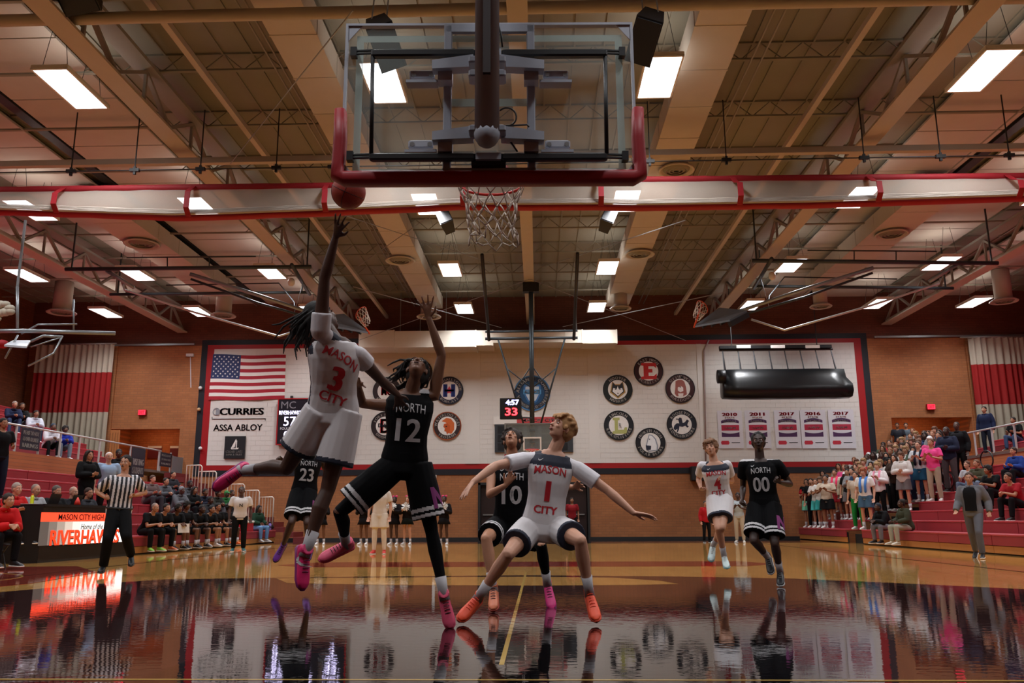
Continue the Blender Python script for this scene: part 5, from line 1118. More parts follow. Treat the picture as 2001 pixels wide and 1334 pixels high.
    def features(s, mb_eye, mb_dark, mb_mouth, open_=0.0):
        H = s.J['H']; l, f, u = s.headfr(); k = s.s; ax = (l, f, u)
        def P(x, y, z): return H + (l * x + f * y + u * z) * k
        for x in (-1, 1):
            mb_eye.ell(P(x * .031, .077, .008), (.0135 * k, .009 * k, .0075 * k), ax, 8, 6); mb_dark.ell(P(x * .031, .0835, .008), (.006 * k, .004 * k, .006 * k), ax, 8, 6)
            mb_dark.tube([P(x * .017, .091, .028), P(x * .032, .09, .033), P(x * .047, .078, .027)], .0035 * k, 5, round_=True)
        mb_mouth.ell(P(0, .094, -.056), (.02 * k, .008 * k, (.004 + open_) * k), ax, 8, 6)

m_brow = mat('3A2A22', .7, var=0)
SK = {'pale': 'C9967C', 'fair': 'B98467', 'tan': '9A6A4C', 'brown': '6B4530', 'dark': '4A2E22', 'deep': '38231B'}
def skin(k): return mat(SK[k], .5, var=.05, scale=20, key='skin' + k)
m_eye = mat('E6DED6', .3, var=0); m_iris = mat('1A1210', .3, var=0)
def mouthm(k): return mat({'pale': '8A4A44', 'fair': '7E443C', 'tan': '6A3A32', 'brown': '4C2A26', 'dark': '3C1F1D', 'deep': '2E1817'}[k], .5, var=0)
def finish(root, fig, sk, mouth=0.0):
    a, b, c = MB(), MB(), MB(); fig.features(a, b, c, mouth)
    a.build('eyes', m_eye, root, True); b.build('brows', m_brow, root, True); c.build('mouth', mouthm(sk), root, True)

def reach(par, px, py, L, sgn=-1):
    """point on the sight line of a pixel at bone length L from its parent joint; sgn -1 nearer, +1 farther"""
    d = ray(px, py); c = O - par; a = d.dot(d); b = 2 * c.dot(d); q = c.dot(c) - L * L; D = b * b - 4 * a * q
    t = -b / (2 * a) if D < 0 else (-b + sgn * math.sqrt(D)) / (2 * a)
    return O + d * t
def pose(Y, h, spec):
    """joints from where they stand: Y distance of the hips, h body height; every entry (px, py, nearer/farther)"""
    J = {}; s = spec; k = h / 1.8
    J['P'] = atY(*s['P'], Y); J['N'] = reach(J['P'], *s['N'][:2], .50 * k, s['N'][2])
    J['H'] = reach(J['N'], *s['H'][:2], .175 * k, s['H'][2])
    for q in 'lr':
        J['h' + q] = reach(J['P'], *s['h' + q][:2], .095 * k, s['h' + q][2]); J['s' + q] = reach(J['N'], *s['s' + q][:2], .185 * k, s['s' + q][2])
        for a, b, L in (('s', 'e', .30), ('e', 'w', .27), ('w', 't', .185), ('h', 'k', .45), ('k', 'a', .43), ('a', 'f', .20)):
            J[b + q] = reach(J[a + q], *s[b + q][:2], L * k, s[b + q][2])
    for e in s.get('raw', {}): J[e] = V(s['raw'][e])
    return J
def decal(root, mesh, verts, faces, c, n, up, m, name, off=.004, dist=.5):
    """a flat printed mark laid onto a cloth or shoe surface round point c, seen along its normal n"""
    n = V(n).normalized(); up = V(up); up = (up - n * up.dot(n)).normalized(); rt = up.cross(n)
    bm = bmesh.new(); bm.from_mesh(mesh); bv = BVHTree.FromBMesh(bm); bm.free(); tm = bpy.data.meshes.new(name); tm.from_pydata([(x, y, 0) for x, y in verts], [], faces)
    b2 = bmesh.new(); b2.from_mesh(tm); bmesh.ops.triangulate(b2, faces=b2.faces); bmesh.ops.subdivide_edges(b2, edges=[e for e in b2.edges if e.calc_length() > .02], cuts=2); bmesh.ops.triangulate(b2, faces=b2.faces)
    for v in b2.verts:
        p = c + rt * v.co.x + up * v.co.y; h = bv.ray_cast(p + n * dist, -n, dist * 2); v.co = (h[0] + n * off) if h[0] is not None else p
    b2.to_mesh(tm); b2.free(); tm.materials.append(m); return link(name, tm, root)
SWOOSH = [(-.5, .05), (-.42, .22), (-.46, .02), (-.3, -.12), (-.1, -.08), (.5, .3), (.0, -.2), (-.3, -.3), (-.48, -.18)]
def swoosh(s): return [(x * s, y * s) for x, y in SWOOSH], [tuple(range(len(SWOOSH)))]
def proj_text(root, fig, mesh, s, t, w_, h_, m, name, u=0, bold=.05, shear=0, arc=0, off=.004, rot=0):
    """lettering laid on the cloth: flat letters pushed onto the shirt along the chest direction"""
    lat, fr = fig.fr(t); ax = fig.ax; c = fig.J['P'] + ax * fig.L * t + lat * u
    bm = bmesh.new(); bm.from_mesh(mesh); bv = BVHTree.FromBMesh(bm)
    vs, fs, tw, tht = text_data(s, bold); tm = bpy.data.meshes.new('t'); sx, sy = w_ / tw, h_ / tht
    tm.from_pydata([(v.x * sx, v.y * sy + arc * (1 - (2 * v.x / tw) ** 2), 0) for v in vs], [], fs); b2 = bmesh.new(); b2.from_mesh(tm)
    bmesh.ops.triangulate(b2, faces=b2.faces); bmesh.ops.subdivide_edges(b2, edges=[e for e in b2.edges if e.calc_length() > .02], cuts=2, use_grid_fill=False); bmesh.ops.triangulate(b2, faces=b2.faces)
    rt = -lat      # letters read left to right as seen from the front: figure's right side is at the left
    cr_, sr_ = math.cos(R(rot)), math.sin(R(rot))
    for v in b2.verts:
        x_, y_ = v.co.x * cr_ - v.co.y * sr_, v.co.x * sr_ + v.co.y * cr_; p = c + lat * x_ + ax * y_; o_ = p + fr * .6; hit = bv.ray_cast(o_, -fr, 1.2)
        v.co = (hit[0] + fr * off) if hit[0] is not None else p + fr * .13
    b2.to_mesh(tm); b2.free(); bm.free(); tm.materials.append(m); return link(name, tm, root)
# ---------------------------------------------------------------- players and officials
m_wj = mat('DAD6D8', .75, var=.05, bump=.25, scale=9); m_bj = mat('08080B', .85, var=.1, bump=.25, scale=9, spec=.15); m_nv = mat('1B2033', .7); m_strw = mat('C9C7C9', .7)
m_let = mat('C22430', .6, var=.03); m_letw = mat('C4C2C4', .6, var=.03); m_sock = mat('B9B6BA', .8); m_mag = mat('7A2468', .7)
def legcoord(fig, c, h):
    """distance (m) past the hem of the nearer trouser leg, for every face"""
    best = None; out = None
    for q in 'lr':
        a, b = A3(fig.J['h' + q]), A3(fig.J['k' + q]); d = b - a; L = np.linalg.norm(d); d = d / L; t = (c - a) @ d; r = np.linalg.norm(c - a - np.outer(t, d), axis=1)
        if best is None: best, out = r, t - h * L
        else: m = r < best; out = np.where(m, t - h * L, out)
    return out
def white_kit(fig, yoke=True):
    def f(c):
        t = ((c - A3(fig.J['P'])) @ A3(fig.ax)) / fig.L; lat, fr = fig.fr(.5); r = c - A3(fig.J['P']); u = r @ A3(lat); v = r @ A3(fr)
        out = np.zeros(len(c), int); out[(np.abs(v - .01) < .016) & (np.abs(u) > .11) & (t < .85)] = 1
        if yoke: out[t > .80] = 1
        else: out[(t > .97)] = 1; out[(np.abs(u) > .165) & (t > .78)] = 1
        return out
    return f
def player(name_label, Y, h, spec, kit, num, sk, hairc, hstyle, shoec, solec, seed=1, girth=1.0, vox=.0075, tights=None, spread=.6, curl=.2, palms=(None, None), mouth=.0, sleeve=None, text=True, yoke=True, laces='111111', socks=True, dl=None, hemtop=.80, flare=.022, numh=.17, rots=(0, 0, 0)):
    J = pose(Y, h, spec); fig = Fig(J, h / 1.83, girth); root = thing('person', name_label, 'person', (J['P'].x, J['P'].y, 0))
    sks = skin(sk)
    def bc(c):
        out = np.zeros(len(c), int)
        if tights:
            for q in tights:
                for a, b in (('h', 'k'), ('k', 'a')):
                    A_, B = A3(J[a + q]), A3(J[b + q]); d = B - A_; L = np.linalg.norm(d); d = d / L; t = (c - A_) @ d; r = np.linalg.norm(c - A_ - np.outer(t, d), axis=1); out[(t > -.03) & (t < L * (.88 if a == 'k' else 1.02)) & (r < .12)] = 1
        return out
    link('body', fig.body(vox, [sks, mat('08080A', .8, spec=.15)], bc, spread=spread, curl=curl, palms=palms), root)
    if kit == 'white':
        mj = fig.jersey(.008, [m_wj, m_nv], white_kit(fig, yoke), e=.02); ob = link('jersey', mj, root)
        hem = lambda c: np.where(legcoord(fig, c, hemtop) > -.035, 1, np.where((np.abs((c - A3(J['P'])) @ A3(fig.fr(0)[1])) < .012) & (np.abs((c - A3(J['P'])) @ A3(fig.latP)) > .14), 1, 0))
        ms = fig.shorts(.009, [m_wj, m_nv], hem, hem=hemtop, e=.024, flare=flare); link('shorts', ms, root)
        lab(link('undershirt', fig.jersey(.009, [mat('DDDADF', .75)], e=.008, sleeves=.62 if not sleeve else sleeve), root), 'white short sleeved undershirt')
        if text:
            proj_text(root, fig, mj, 'MASON', .73, .27, .065, m_let, 'lettering', arc=.02, bold=.014, rot=rots[0]); proj_text(root, fig, mj, num, .47, .10 if num != '1' else .045, numh, m_let, 'number', bold=.07, rot=rots[1]); proj_text(root, fig, mj, 'CITY', .22, .2, .065, m_let, 'lettering', bold=.03, rot=rots[2])
    else:
        def bk(c):
            t = ((c - A3(J['P'])) @ A3(fig.ax)) / fig.L; return np.where((t > .985), 1, 0)
        mj = fig.jersey(.008, [m_bj, m_strw], bk, e=.02, sleeves=sleeve); link('jersey', mj, root)
        def hem(c):
            t = legcoord(fig, c, hemtop); hm = 0; return np.where(((t > hm - .085) & (t < hm - .055)) | ((t > hm - .034) & (t < hm - .008)), 1, 0)
        ms = fig.shorts(.009, [m_bj, m_strw], hem, hem=hemtop, e=.024, flare=flare); link('shorts', ms, root)
        if text:
            proj_text(root, fig, mj, 'NORTH', .76, .23, .07, m_letw, 'lettering', bold=.0, arc=.01); proj_text(root, fig, mj, num, .47, .2, .18, m_letw, 'number', bold=.02)
    if text and num != '3': la, fr2 = fig.fr(.9); vs_, fs_ = swoosh(.045); decal(root, mj, vs_, fs_, J['P'] + fig.ax * fig.L * .88 - la * .09, fr2, fig.ax, m_strw, 'brand_mark')
    if kit != 'white' and text: 
        la, fr2 = fig.fr(0); cq = J['hl'].lerp(J['kl'], .42) + la * .06; n_ = (fr2 * .8 + la * .6); tv, tf, tw, th_ = text_data('N', .05)
        decal(root, ms, [(v.x * .14 / tw, v.y * .16 / th_) for v in tv], tf, cq, n_, J['hl'] - J['kl'], m_mag, 'leg_emblem')
    if num == '12': fig.J['dn'] = V((80, 0, 0))
    if dl: fig.J['dl'] = V((dl[0], 0, 0)); fig.J['dread'] = V(dl[1:])
    link('hair', fig.hair(.008 if hstyle != 'dreads' else .006, mat(hairc, .8, var=.25, scale=60), hstyle, seed), root)
    for i, q in enumerate('lr'):
        up, so, fr_ = fig.shoe(q); sc_ = shoec[i] if isinstance(shoec, (list, tuple)) else shoec
        o = link('shoe', remesh(up, .007, 2, .5, 'shoe', [mat(sc_, .45, var=.1, scale=30)]), root)
        o2 = so.build('sole', mat(solec[i] if isinstance(solec, (list, tuple)) else solec, .5), o, True)
        base, fwd, sd, dn, Ls = fr_
        if num == '3' and q == 'l': vs_, fs_ = swoosh(.12); decal(root, o.data, vs_, fs_, base + fwd * Ls * .45 - dn * .05, O - base, -dn, m_strw, 'brand_mark', dist=.3)
        lc = MB()
        for j in range(5):
            c = base + fwd * Ls * (.36 + .075 * j) - dn * (.108 - .011 * j) * fig.s; lc.tube([c - sd * .022, c - dn * .006, c + sd * .022], .0032, 5)
        lc.build('laces', mat(laces, .6), o)
        if socks:
            A_, K = J['a' + q], J['k' + q]; d = (K - A_).normalized(); mb = MB(); mb.tube([A_ - d * .03, A_ + d * .06, A_ + d * .15], [.040 * fig.s, .038 * fig.s, .045 * fig.s], 14); mb.build('sock', m_sock, root, True)
    finish(root, fig, sk, mouth); return root, fig

# shooter, number 3
r3, f3 = player('player in white MASON CITY number 3 leaping with right arm stretched up to the ball', 5.95, 1.86, dict(
    P=(650, 808), N=(655, 660, -1), H=(632, 622, 1), hl=(676, 812, -1), hr=(622, 808, 1), sl=(700, 694, 1), sr=(626, 648, -1), el=(744, 742, 1), wl=(776, 770, 1), tl=(785, 806, 1),
    er=(634, 545, -1), wr=(656, 462, -1), tr=(668, 420, -1), kl=(640, 958, -1), al=(597, 1080, -1), fl=(592, 1150, -1), kr=(560, 915, 1), ar=(474, 918, 1), fr=(424, 952, 1),
    raw=dict(face=(.5, .85, .35))), 'white', '3', 'dark', '15110F', 'dreads', 'E0286E', '8A2270', seed=5, spread=.8, curl=.12, palms=((0, 1, -.3), (.3, 1, .3)), yoke=False, laces='5A1040', dl=(1.35, -.55, .2, -.75), hemtop=.66, sleeve=.36, flare=.03, rots=(-30, -14, -20))
# defender number 12
r12, f12 = player('player in black number 12 jumping with left arm raised and dark curly hair', 6.75, 1.88, dict(
    P=(790, 905), N=(803, 764, -1), H=(815, 722, -1), hl=(818, 915, -1), hr=(765, 915, -1), sl=(848, 772, 1), sr=(762, 792, 1), el=(863, 694, 1), wl=(838, 622, -1), tl=(830, 576, -1),
    er=(706, 788, 1), wr=(700, 752, -1), tr=(708, 740, -1), kl=(843, 1036, -1), al=(868, 1165, 1), fl=(880, 1222, -1), kr=(664, 1000, -1), ar=(676, 1062, 1), fr=(622, 1094, -1),
    raw=dict(face=(.12, -.62, .78), hup=(0.05, .75, .6))), 'black', '12', 'brown', '17120F', 'dreads', 'E85A7C', 'E04A70', seed=9, dl=(.75, -.8, .1, -.5), tights='lr', spread=1.0, curl=.1, palms=((0, -1, .2), None), laces='1A1014', hemtop=.80)
# number 1 boxing out
r1, f1 = player('player in white MASON CITY number 1 crouching with both arms spread wide, orange shoes', 7.35, 1.90, dict(
    P=(1062, 1026), N=(1080, 882, -1), H=(1096, 838, -1), hl=(1093, 1034, -1), hr=(1032, 1034, -1), sl=(1128, 916, 1), sr=(1026, 898, 1), el=(1188, 958, -1), wl=(1238, 1002, -1), tl=(1285, 1010, -1),
    er=(968, 910, -1), wr=(924, 942, -1), tr=(901, 972, -1), kl=(1134, 1056, -1), al=(1152, 1160, 1), fl=(1164, 1205, -1), kr=(993, 1082, -1), ar=(934, 1168, 1), fr=(902, 1205, -1),
    raw=dict(face=(-.62, -.55, .5), hup=(.35, .2, .9))), 'white', '1', 'pale', 'A87C50', 'mop', 'FF5A34', 'F0583A', seed=3, mouth=.008, spread=.35, curl=.12, palms=((0, -.3, -1), (0, -.3, -1)), laces='E84A2A', hemtop=.62, flare=.012)
# number 10
r10, f10 = player('player in black NORTH number 10 behind number 1 looking up, curly brown hair', 8.5, 1.90, dict(
    P=(1000, 1022), N=(1000, 903, -1), H=(1000, 860, -1), hl=(1024, 1030, -1), hr=(972, 1030, -1), sl=(1040, 918, 1), sr=(962, 916, -1), el=(1085, 950, 1), wl=(1122, 952, -1), tl=(1140, 940, -1),
    er=(957, 966, -1), wr=(988, 948, -1), tr=(1008, 918, -1), kl=(1058, 1066, -1), al=(1070, 1142, 1), fl=(1078, 1184, -1), kr=(950, 1052, -1), ar=(964, 1150, 1), fr=(964, 1186, -1),
    raw=dict(face=(-.12, -.72, .62), hup=(0, .55, .7))), 'black', '10', 'fair', '2E211A', 'curly', ['E83C8C', 'D87850'], ['8A2A6A', 'C05040'], seed=12, tights='l', spread=.5, palms=(None, (-.3, -1, 0)), laces='402030', hemtop=.70, flare=.01)
# number 23, mostly hidden
r23, f23 = player('player in black number 23 running behind the white shooter, purple shoes', 12.2, 1.88, dict(
    P=(594, 962), N=(604, 888, 1), H=(606, 856, 1), hl=(604, 966, -1), hr=(582, 966, -1), sl=(628, 892, 1), sr=(576, 894, 1), el=(640, 930, 1), wl=(640, 960, -1), tl=(640, 980, -1),
    er=(556, 922, 1), wr=(552, 898, -1), tr=(536, 888, -1), kl=(600, 1022, -1), al=(606, 1070, 1), fl=(600, 1092, -1), kr=(570, 1020, -1), ar=(553, 1066, 1), fr=(538, 1094, -1),
    raw=dict(face=(.2, -.9, .2))), 'black', '23', 'dark', '15110F', 'short', '6A2A90', '1A1020', seed=14, vox=.012, spread=.2, curl=.8, socks=False)
# number 00
r00, f00 = player('player in black NORTH number 00 jogging at right with white striped shorts', 10.8, 1.90, dict(
    P=(1494, 988), N=(1485, 898, -1), H=(1482, 864, -1), hl=(1509, 992, -1), hr=(1478, 992, -1), sl=(1519, 908, 1), sr=(1454, 908, 1), el=(1544, 946, 1), wl=(1524, 942, -1), tl=(1506, 930, -1),
    er=(1452, 952, 1), wr=(1450, 976, -1), tr=(1448, 994, -1), kl=(1514, 1062, -1), al=(1524, 1116, 1), fl=(1525, 1140, -1), kr=(1473, 1056, -1), ar=(1500, 1088, 1), fr=(1506, 1116, -1),
    raw=dict(face=(-.25, -.9, .18))), 'black', '00', 'deep', '120E0C', 'short', '17171B', 'B8B8B8', seed=15, vox=.009, sleeve=.55, spread=.3, curl=.6, laces='8A8A8A')
# number 4
r4, f4 = player('player in white MASON CITY number 4 jogging at right with wavy brown hair', 12.3, 1.90, dict(
    P=(1406, 974), N=(1396, 903, -1), H=(1389, 876, -1), hl=(1417, 978, -1), hr=(1396, 978, -1), sl=(1421, 908, 1), sr=(1372, 910, 1), el=(1430, 940, 1), wl=(1410, 936, -1), tl=(1396, 930, -1),
    er=(1365, 936, 1), wr=(1369, 952, -1), tr=(1374, 962, -1), kl=(1411, 1030, -1), al=(1394, 1066, 1), fl=(1390, 1092, -1), kr=(1404, 1032, -1), ar=(1415, 1086, 1), fr=(1420, 1106, -1),
    raw=dict(face=(-.35, -.85, .15))), 'white', '4', 'pale', '7A563C', 'mop', 'C8DCDC', '8ABFC4', seed=16, vox=.009, spread=.3, curl=.6, laces='E8E8E8', hemtop=.66)
# hidden runner with purple shoes far behind number 1
# ---------------------------------------------------------------- referee
Jr = pose(13.3, 1.84, dict(P=(232, 1000), N=(243, 928, -1), H=(245, 905, -1), hl=(242, 1003, -1), hr=(222, 1003, -1), sl=(265, 936, 1), sr=(216, 937, 1), el=(284, 962, 1), wl=(262, 968, -1), tl=(248, 962, -1),
    er=(190, 960, 1), wr=(206, 972, -1), tr=(220, 970, -1), kl=(247, 1048, -1), al=(256, 1084, 1), fl=(256, 1102, -1), kr=(211, 1052, -1), ar=(202, 1106, 1), fr=(196, 1116, -1), raw=dict(face=(.1, -1, .05))))
fig = Fig(Jr, 1.0, 1.05); ro = thing('person', 'referee in black and white striped shirt running past the scorer table', 'person', (Jr['P'].x, Jr['P'].y, 0))
link('body', fig.body(.01, [skin('fair')], spread=.2, curl=.9), ro)
def rs(c): u = (c - A3(Jr['P'])) @ A3(fig.fr(.6)[0]); return (np.floor((u + .02) / .032).astype(int) % 2)
lab(link('shirt', fig.jersey(.008, [mat('D6D4D8', .7), mat('14151F', .7)], rs, e=.022, sleeves=.75), ro), 'black and white striped shirt')
link('trousers', fig.shorts(.011, [mat('08080A', .85, spec=.15)], hem=1.2, e=.02), ro)
link('hair', fig.hair(.009, mat('1D1512', .8), 'short', 2), ro)
for q in 'lr':
    up, so, _ = fig.shoe(q); o = link('shoe', remesh(up, .009, 1, .5, 'shoe', [m_blk]), ro); so.build('sole', m_blk, o, True)
finish(ro, fig, 'fair', .004); mb = MB(); l, f, u = fig.headfr(); mb.ell(Jr['H'] + f * .11 - u * .055, (.012, .02, .01)); mb.build('whistle', m_blk, ro, True)
mb = MB(); mb.tube([fig.sec(.1, .185, .13)[k] for k in range(18)] + [fig.sec(.1, .185, .13)[0]], .018, 6); mb.build('belt', m_blk, ro, True)
# ================================================================ CROWD: each person built from shared body, clothing and hair shapes
def mirror(d, **kw):
    J = dict(d); J.update(kw)
    for k in list(J):
        if k[-1] == 'l' and len(k) == 2 and k[0] in 'sewthkaf' and (k[0] + 'r') not in J: J[k[0] + 'r'] = (-J[k][0], J[k][1], J[k][2])
    return J
ST = dict(P=(0, 0, .93), N=(0, .01, 1.43), H=(0, -.015, 1.60), hl=(.09, 0, .90), kl=(.11, -.02, .49), al=(.12, .03, .085), fl=(.15, -.15, .03), sl=(.185, .01, 1.40), face=(0, -1, .02))
SE = dict(P=(0, 0, .10), N=(0, -.10, .59), H=(0, -.16, .755), hl=(.09, -.03, .09), kl=(.15, -.46, .11), al=(.14, -.44, -.29), fl=(.17, -.62, -.35), sl=(.185, -.1, .56), face=(0, -1, -.02))
SL = dict(SE); SL.update(kl=(.15, -.43, .20), al=(.14, -.46, -.20), fl=(.16, -.64, -.255))
POSES = {
 'down': mirror(ST, el=(.25, .03, 1.12), wl=(.26, -.06, .87), tl=(.25, -.12, .70)),
 'clap': mirror(ST, el=(.26, -.05, 1.14), wl=(.09, -.27, 1.20), tl=(.015, -.34, 1.34)),
 'cross': mirror(ST, el=(.25, -.06, 1.13), wl=(.02, -.21, 1.11), tl=(-.13, -.19, 1.15), er=(-.25, -.06, 1.13), wr=(-.02, -.24, 1.16), tr=(.12, -.24, 1.18)),
 'phone': mirror(ST, el=(.25, .0, 1.12), wl=(.14, -.24, 1.07), tl=(.05, -.33, 1.14), er=(-.25, .03, 1.12), wr=(-.27, -.05, .87), tr=(-.26, -.12, .71)),
 'walk': mirror(ST, el=(.27, .12, 1.14), wl=(.30, .0, .92), tl=(.3, -.1, .78), er=(-.25, -.02, 1.12), wr=(-.28, -.2, .95), tr=(-.27, -.32, .84), kl=(.10, -.2, .52), al=(.11, -.12, .10), fl=(.13, -.3, .04), kr=(-.09, .08, .50), ar=(-.1, .32, .14), fr=(-.11, .2, .03)),
 'sit': mirror(SE, el=(.24, -.16, .30), wl=(.14, -.40, .25), tl=(.07, -.53, .22)),
 'lean': mirror(SE, N=(0, -.26, .53), H=(0, -.36, .67), sl=(.185, -.25, .50), el=(.20, -.36, .23), wl=(.06, -.55, .28), tl=(.0, -.66, .22), face=(0, -1, .05)),
 'sitlow': mirror(SL, el=(.24, -.18, .30), wl=(.12, -.38, .34), tl=(.03, -.46, .40)),
 'leanlow': mirror(SL, N=(0, -.22, .56), H=(0, -.30, .71), sl=(.185, -.2, .53), el=(.20, -.36, .30), wl=(.04, -.50, .36), tl=(-.03, -.60, .32), face=(0, -1, .0)),
}
FIGS = {}; MESHC = {}
VX = .013
def fig_(p):
    if p not in FIGS: FIGS[p] = Fig(POSES[p], .97)
    return FIGS[p]
def part_mesh(p, kind, *a):
    k = (p, kind) + a
    if k in MESHC: return MESHC[k]
    f = fig_(p); ph = [mat('808080')]
    if kind == 'body': m = f.body(VX, ph, fine=False, spread=.4, curl=.35)
    elif kind == 'shirt': m = f.jersey(.015, ph, e={'tee': .022, 'hoodie': .036, 'tank': .018}[a[0]], sleeves={'tee': .7, 'hoodie': 1.5, 'tank': None}[a[0]], belly=.0, sm=1)
    elif kind == 'hood': mb = MB(); l, fr, u = f.headfr(); mb.tube([f.J['N'] + fr * .06 - u * .0 + l * .03, f.J['N'] + l * .085, f.J['N'] - fr * .09, f.J['N'] - l * .085, f.J['N'] + fr * .06 - l * .03], .035, 8, round_=True); m = mb.mesh('hood'); m.materials.append(ph[0])
    elif kind == 'bottom':
        if a[0] == 'skirt': 
            mb = MB(); mb.loft([f.sec(.12, .16, .12), f.sec(-.1, .19, .16), f.sec(-.42, .25, .22)]); m = mb.mesh('skirt'); m.materials.append(ph[0])
        else: m = f.shorts(.015, ph, hem={'shorts': .72, 'pants': 1.2}[a[0]], e=.022 if a[0] == 'shorts' else .012, flare=.03 if a[0] == 'shorts' else 0, sm=1)
    elif kind == 'hair': m = f.hair(.013, ph[0], a[0], 7)
    elif kind == 'scarf':
        mb = MB(); l, fr, u = f.headfr(); N_ = f.J['N']; mb.tube([N_ + l * .07 + fr * .16 - u * .38, N_ + l * .075 + fr * .17 - u * .2, N_ + l * .08 + fr * .08, N_ + l * .05 - fr * .1 + u * .03, N_ - l * .05 - fr * .1 + u * .03, N_ - l * .08 + fr * .08, N_ - l * .075 + fr * .17 - u * .2, N_ - l * .07 + fr * .16 - u * .38], .036, 8, round_=True); m = mb.mesh('scarf'); m.materials.append(ph[0])
    elif kind == 'shoe': up, so, _ = f.shoe(a[0]); m = remesh(up, .013, 1, .5, 'shoe', ph)
    elif kind == 'sole': _, so, _ = f.shoe(a[0]); m = so.mesh('sole'); m.materials.append(ph[0])
    elif kind == 'sock': 
        A_, K = f.J['a' + a[0]], f.J['k' + a[0]]; d = (K - A_).normalized(); mb = MB(); mb.tube([A_ - d * .03, A_ + d * .13], [.04, .044], 10); m = mb.mesh('sock'); m.materials.append(ph[0])
    elif kind in ('eyes', 'brows', 'mouth'):
        x, y, z = MB(), MB(), MB(); f.features(x, y, z, 0); m = {'eyes': x, 'brows': y, 'mouth': z}[kind].mesh(kind); m.materials.append(ph[0])
    m.polygons.foreach_set('use_smooth', [True] * len(m.polygons)); MESHC[k] = m; return m
def mpart(root, name, me, m, parent=None):
    o = bpy.data.objects.new(name, me); C.objects.link(o); o.parent = parent or root; o.material_slots[0].link = 'OBJECT'; o.material_slots[0].material = m; return o
def cl(c, **k):
    dark = int(c[:2], 16) < 40 and int(c[2:4], 16) < 40
    if dark and int(c[4:], 16) < 40: c = ''.join('%02X' % int(int(c[i:i + 2], 16) * .6) for i in (0, 2, 4))
    return mat(c, .8, var=.08, spec=.2, **k)
NP = 0
def person(label, p, loc, face, top, bot, sk='fair', hair=('short', '3A281E'), shoe='C8C8C8', sc=1.0, scarf=None, tt='tee', bt='shorts', group=None, far=False, socks=True, width=1.0):
    """top, bot: cloth colours; face: point looked at, or an angle in degrees turned from facing -y"""
    loc = V(loc)
    if isinstance(face, (int, float)): rz = R(face)
    else: rz = math.atan2(face[0] - loc.x, -(face[1] - loc.y))
    o = thing('person', label, 'person', loc, rz, group); o.scale = (sc * width, sc * width, sc)
    mpart(o, 'body', part_mesh(p, 'body'), skin(sk)); mpart(o, {'tee': 'shirt', 'hoodie': 'hoodie', 'tank': 'tank_top'}[tt], part_mesh(p, 'shirt', tt), cl(top))
    if tt == 'hoodie': mpart(o, 'hood', part_mesh(p, 'hood'), cl(top))
    mpart(o, {'shorts': 'shorts', 'pants': 'trousers', 'skirt': 'skirt'}[bt], part_mesh(p, 'bottom', bt), cl(bot))
    mpart(o, {'cap': 'cap', 'beanie': 'beanie'}.get(hair[0], 'hair'), part_mesh(p, 'hair', hair[0]), mat(hair[1], .8, var=.2, scale=50))
    mpart(o, 'eyes', part_mesh(p, 'eyes'), m_eye); mpart(o, 'brows', part_mesh(p, 'brows'), m_brow); mpart(o, 'mouth', part_mesh(p, 'mouth'), mouthm(sk))
    for q in 'lr':
        s_ = mpart(o, 'shoe', part_mesh(p, 'shoe', q), mat(shoe, .5)); 
        if not far: mpart(o, 'sole', part_mesh(p, 'sole', q), m_white, s_)
        if bt != 'pants' and socks: mpart(o, 'sock', part_mesh(p, 'sock', q), m_sock)
    if scarf: mpart(o, 'scarf', part_mesh(p, 'scarf'), cl(scarf))
    return o
def onrow(px, k, side=1):
    """spot on bleacher row k (side +1 right, -1 left) seen at image column px: middle of the bench"""
    X = (XR if side > 0 else XL) + side * RUN * (k + .42); d = ray(px, 1000); t = X / d.x; return V((X, min(33.6, d.y * t), rowz(k)))
def onup(px, j, side=-1):
    X = (xpl - 1.0 if side < 0 else xpr + 1.0) + side * RUN * (j + .42); d = ray(px, 850); t = X / d.x; return V((X, d.y * t, (3.12 if side < 0 else 3.3) + RISE * j))
def onfloor(px, py): p = atZ(px, py, 0); p.z = 0; return p
TG = (-6, 9)
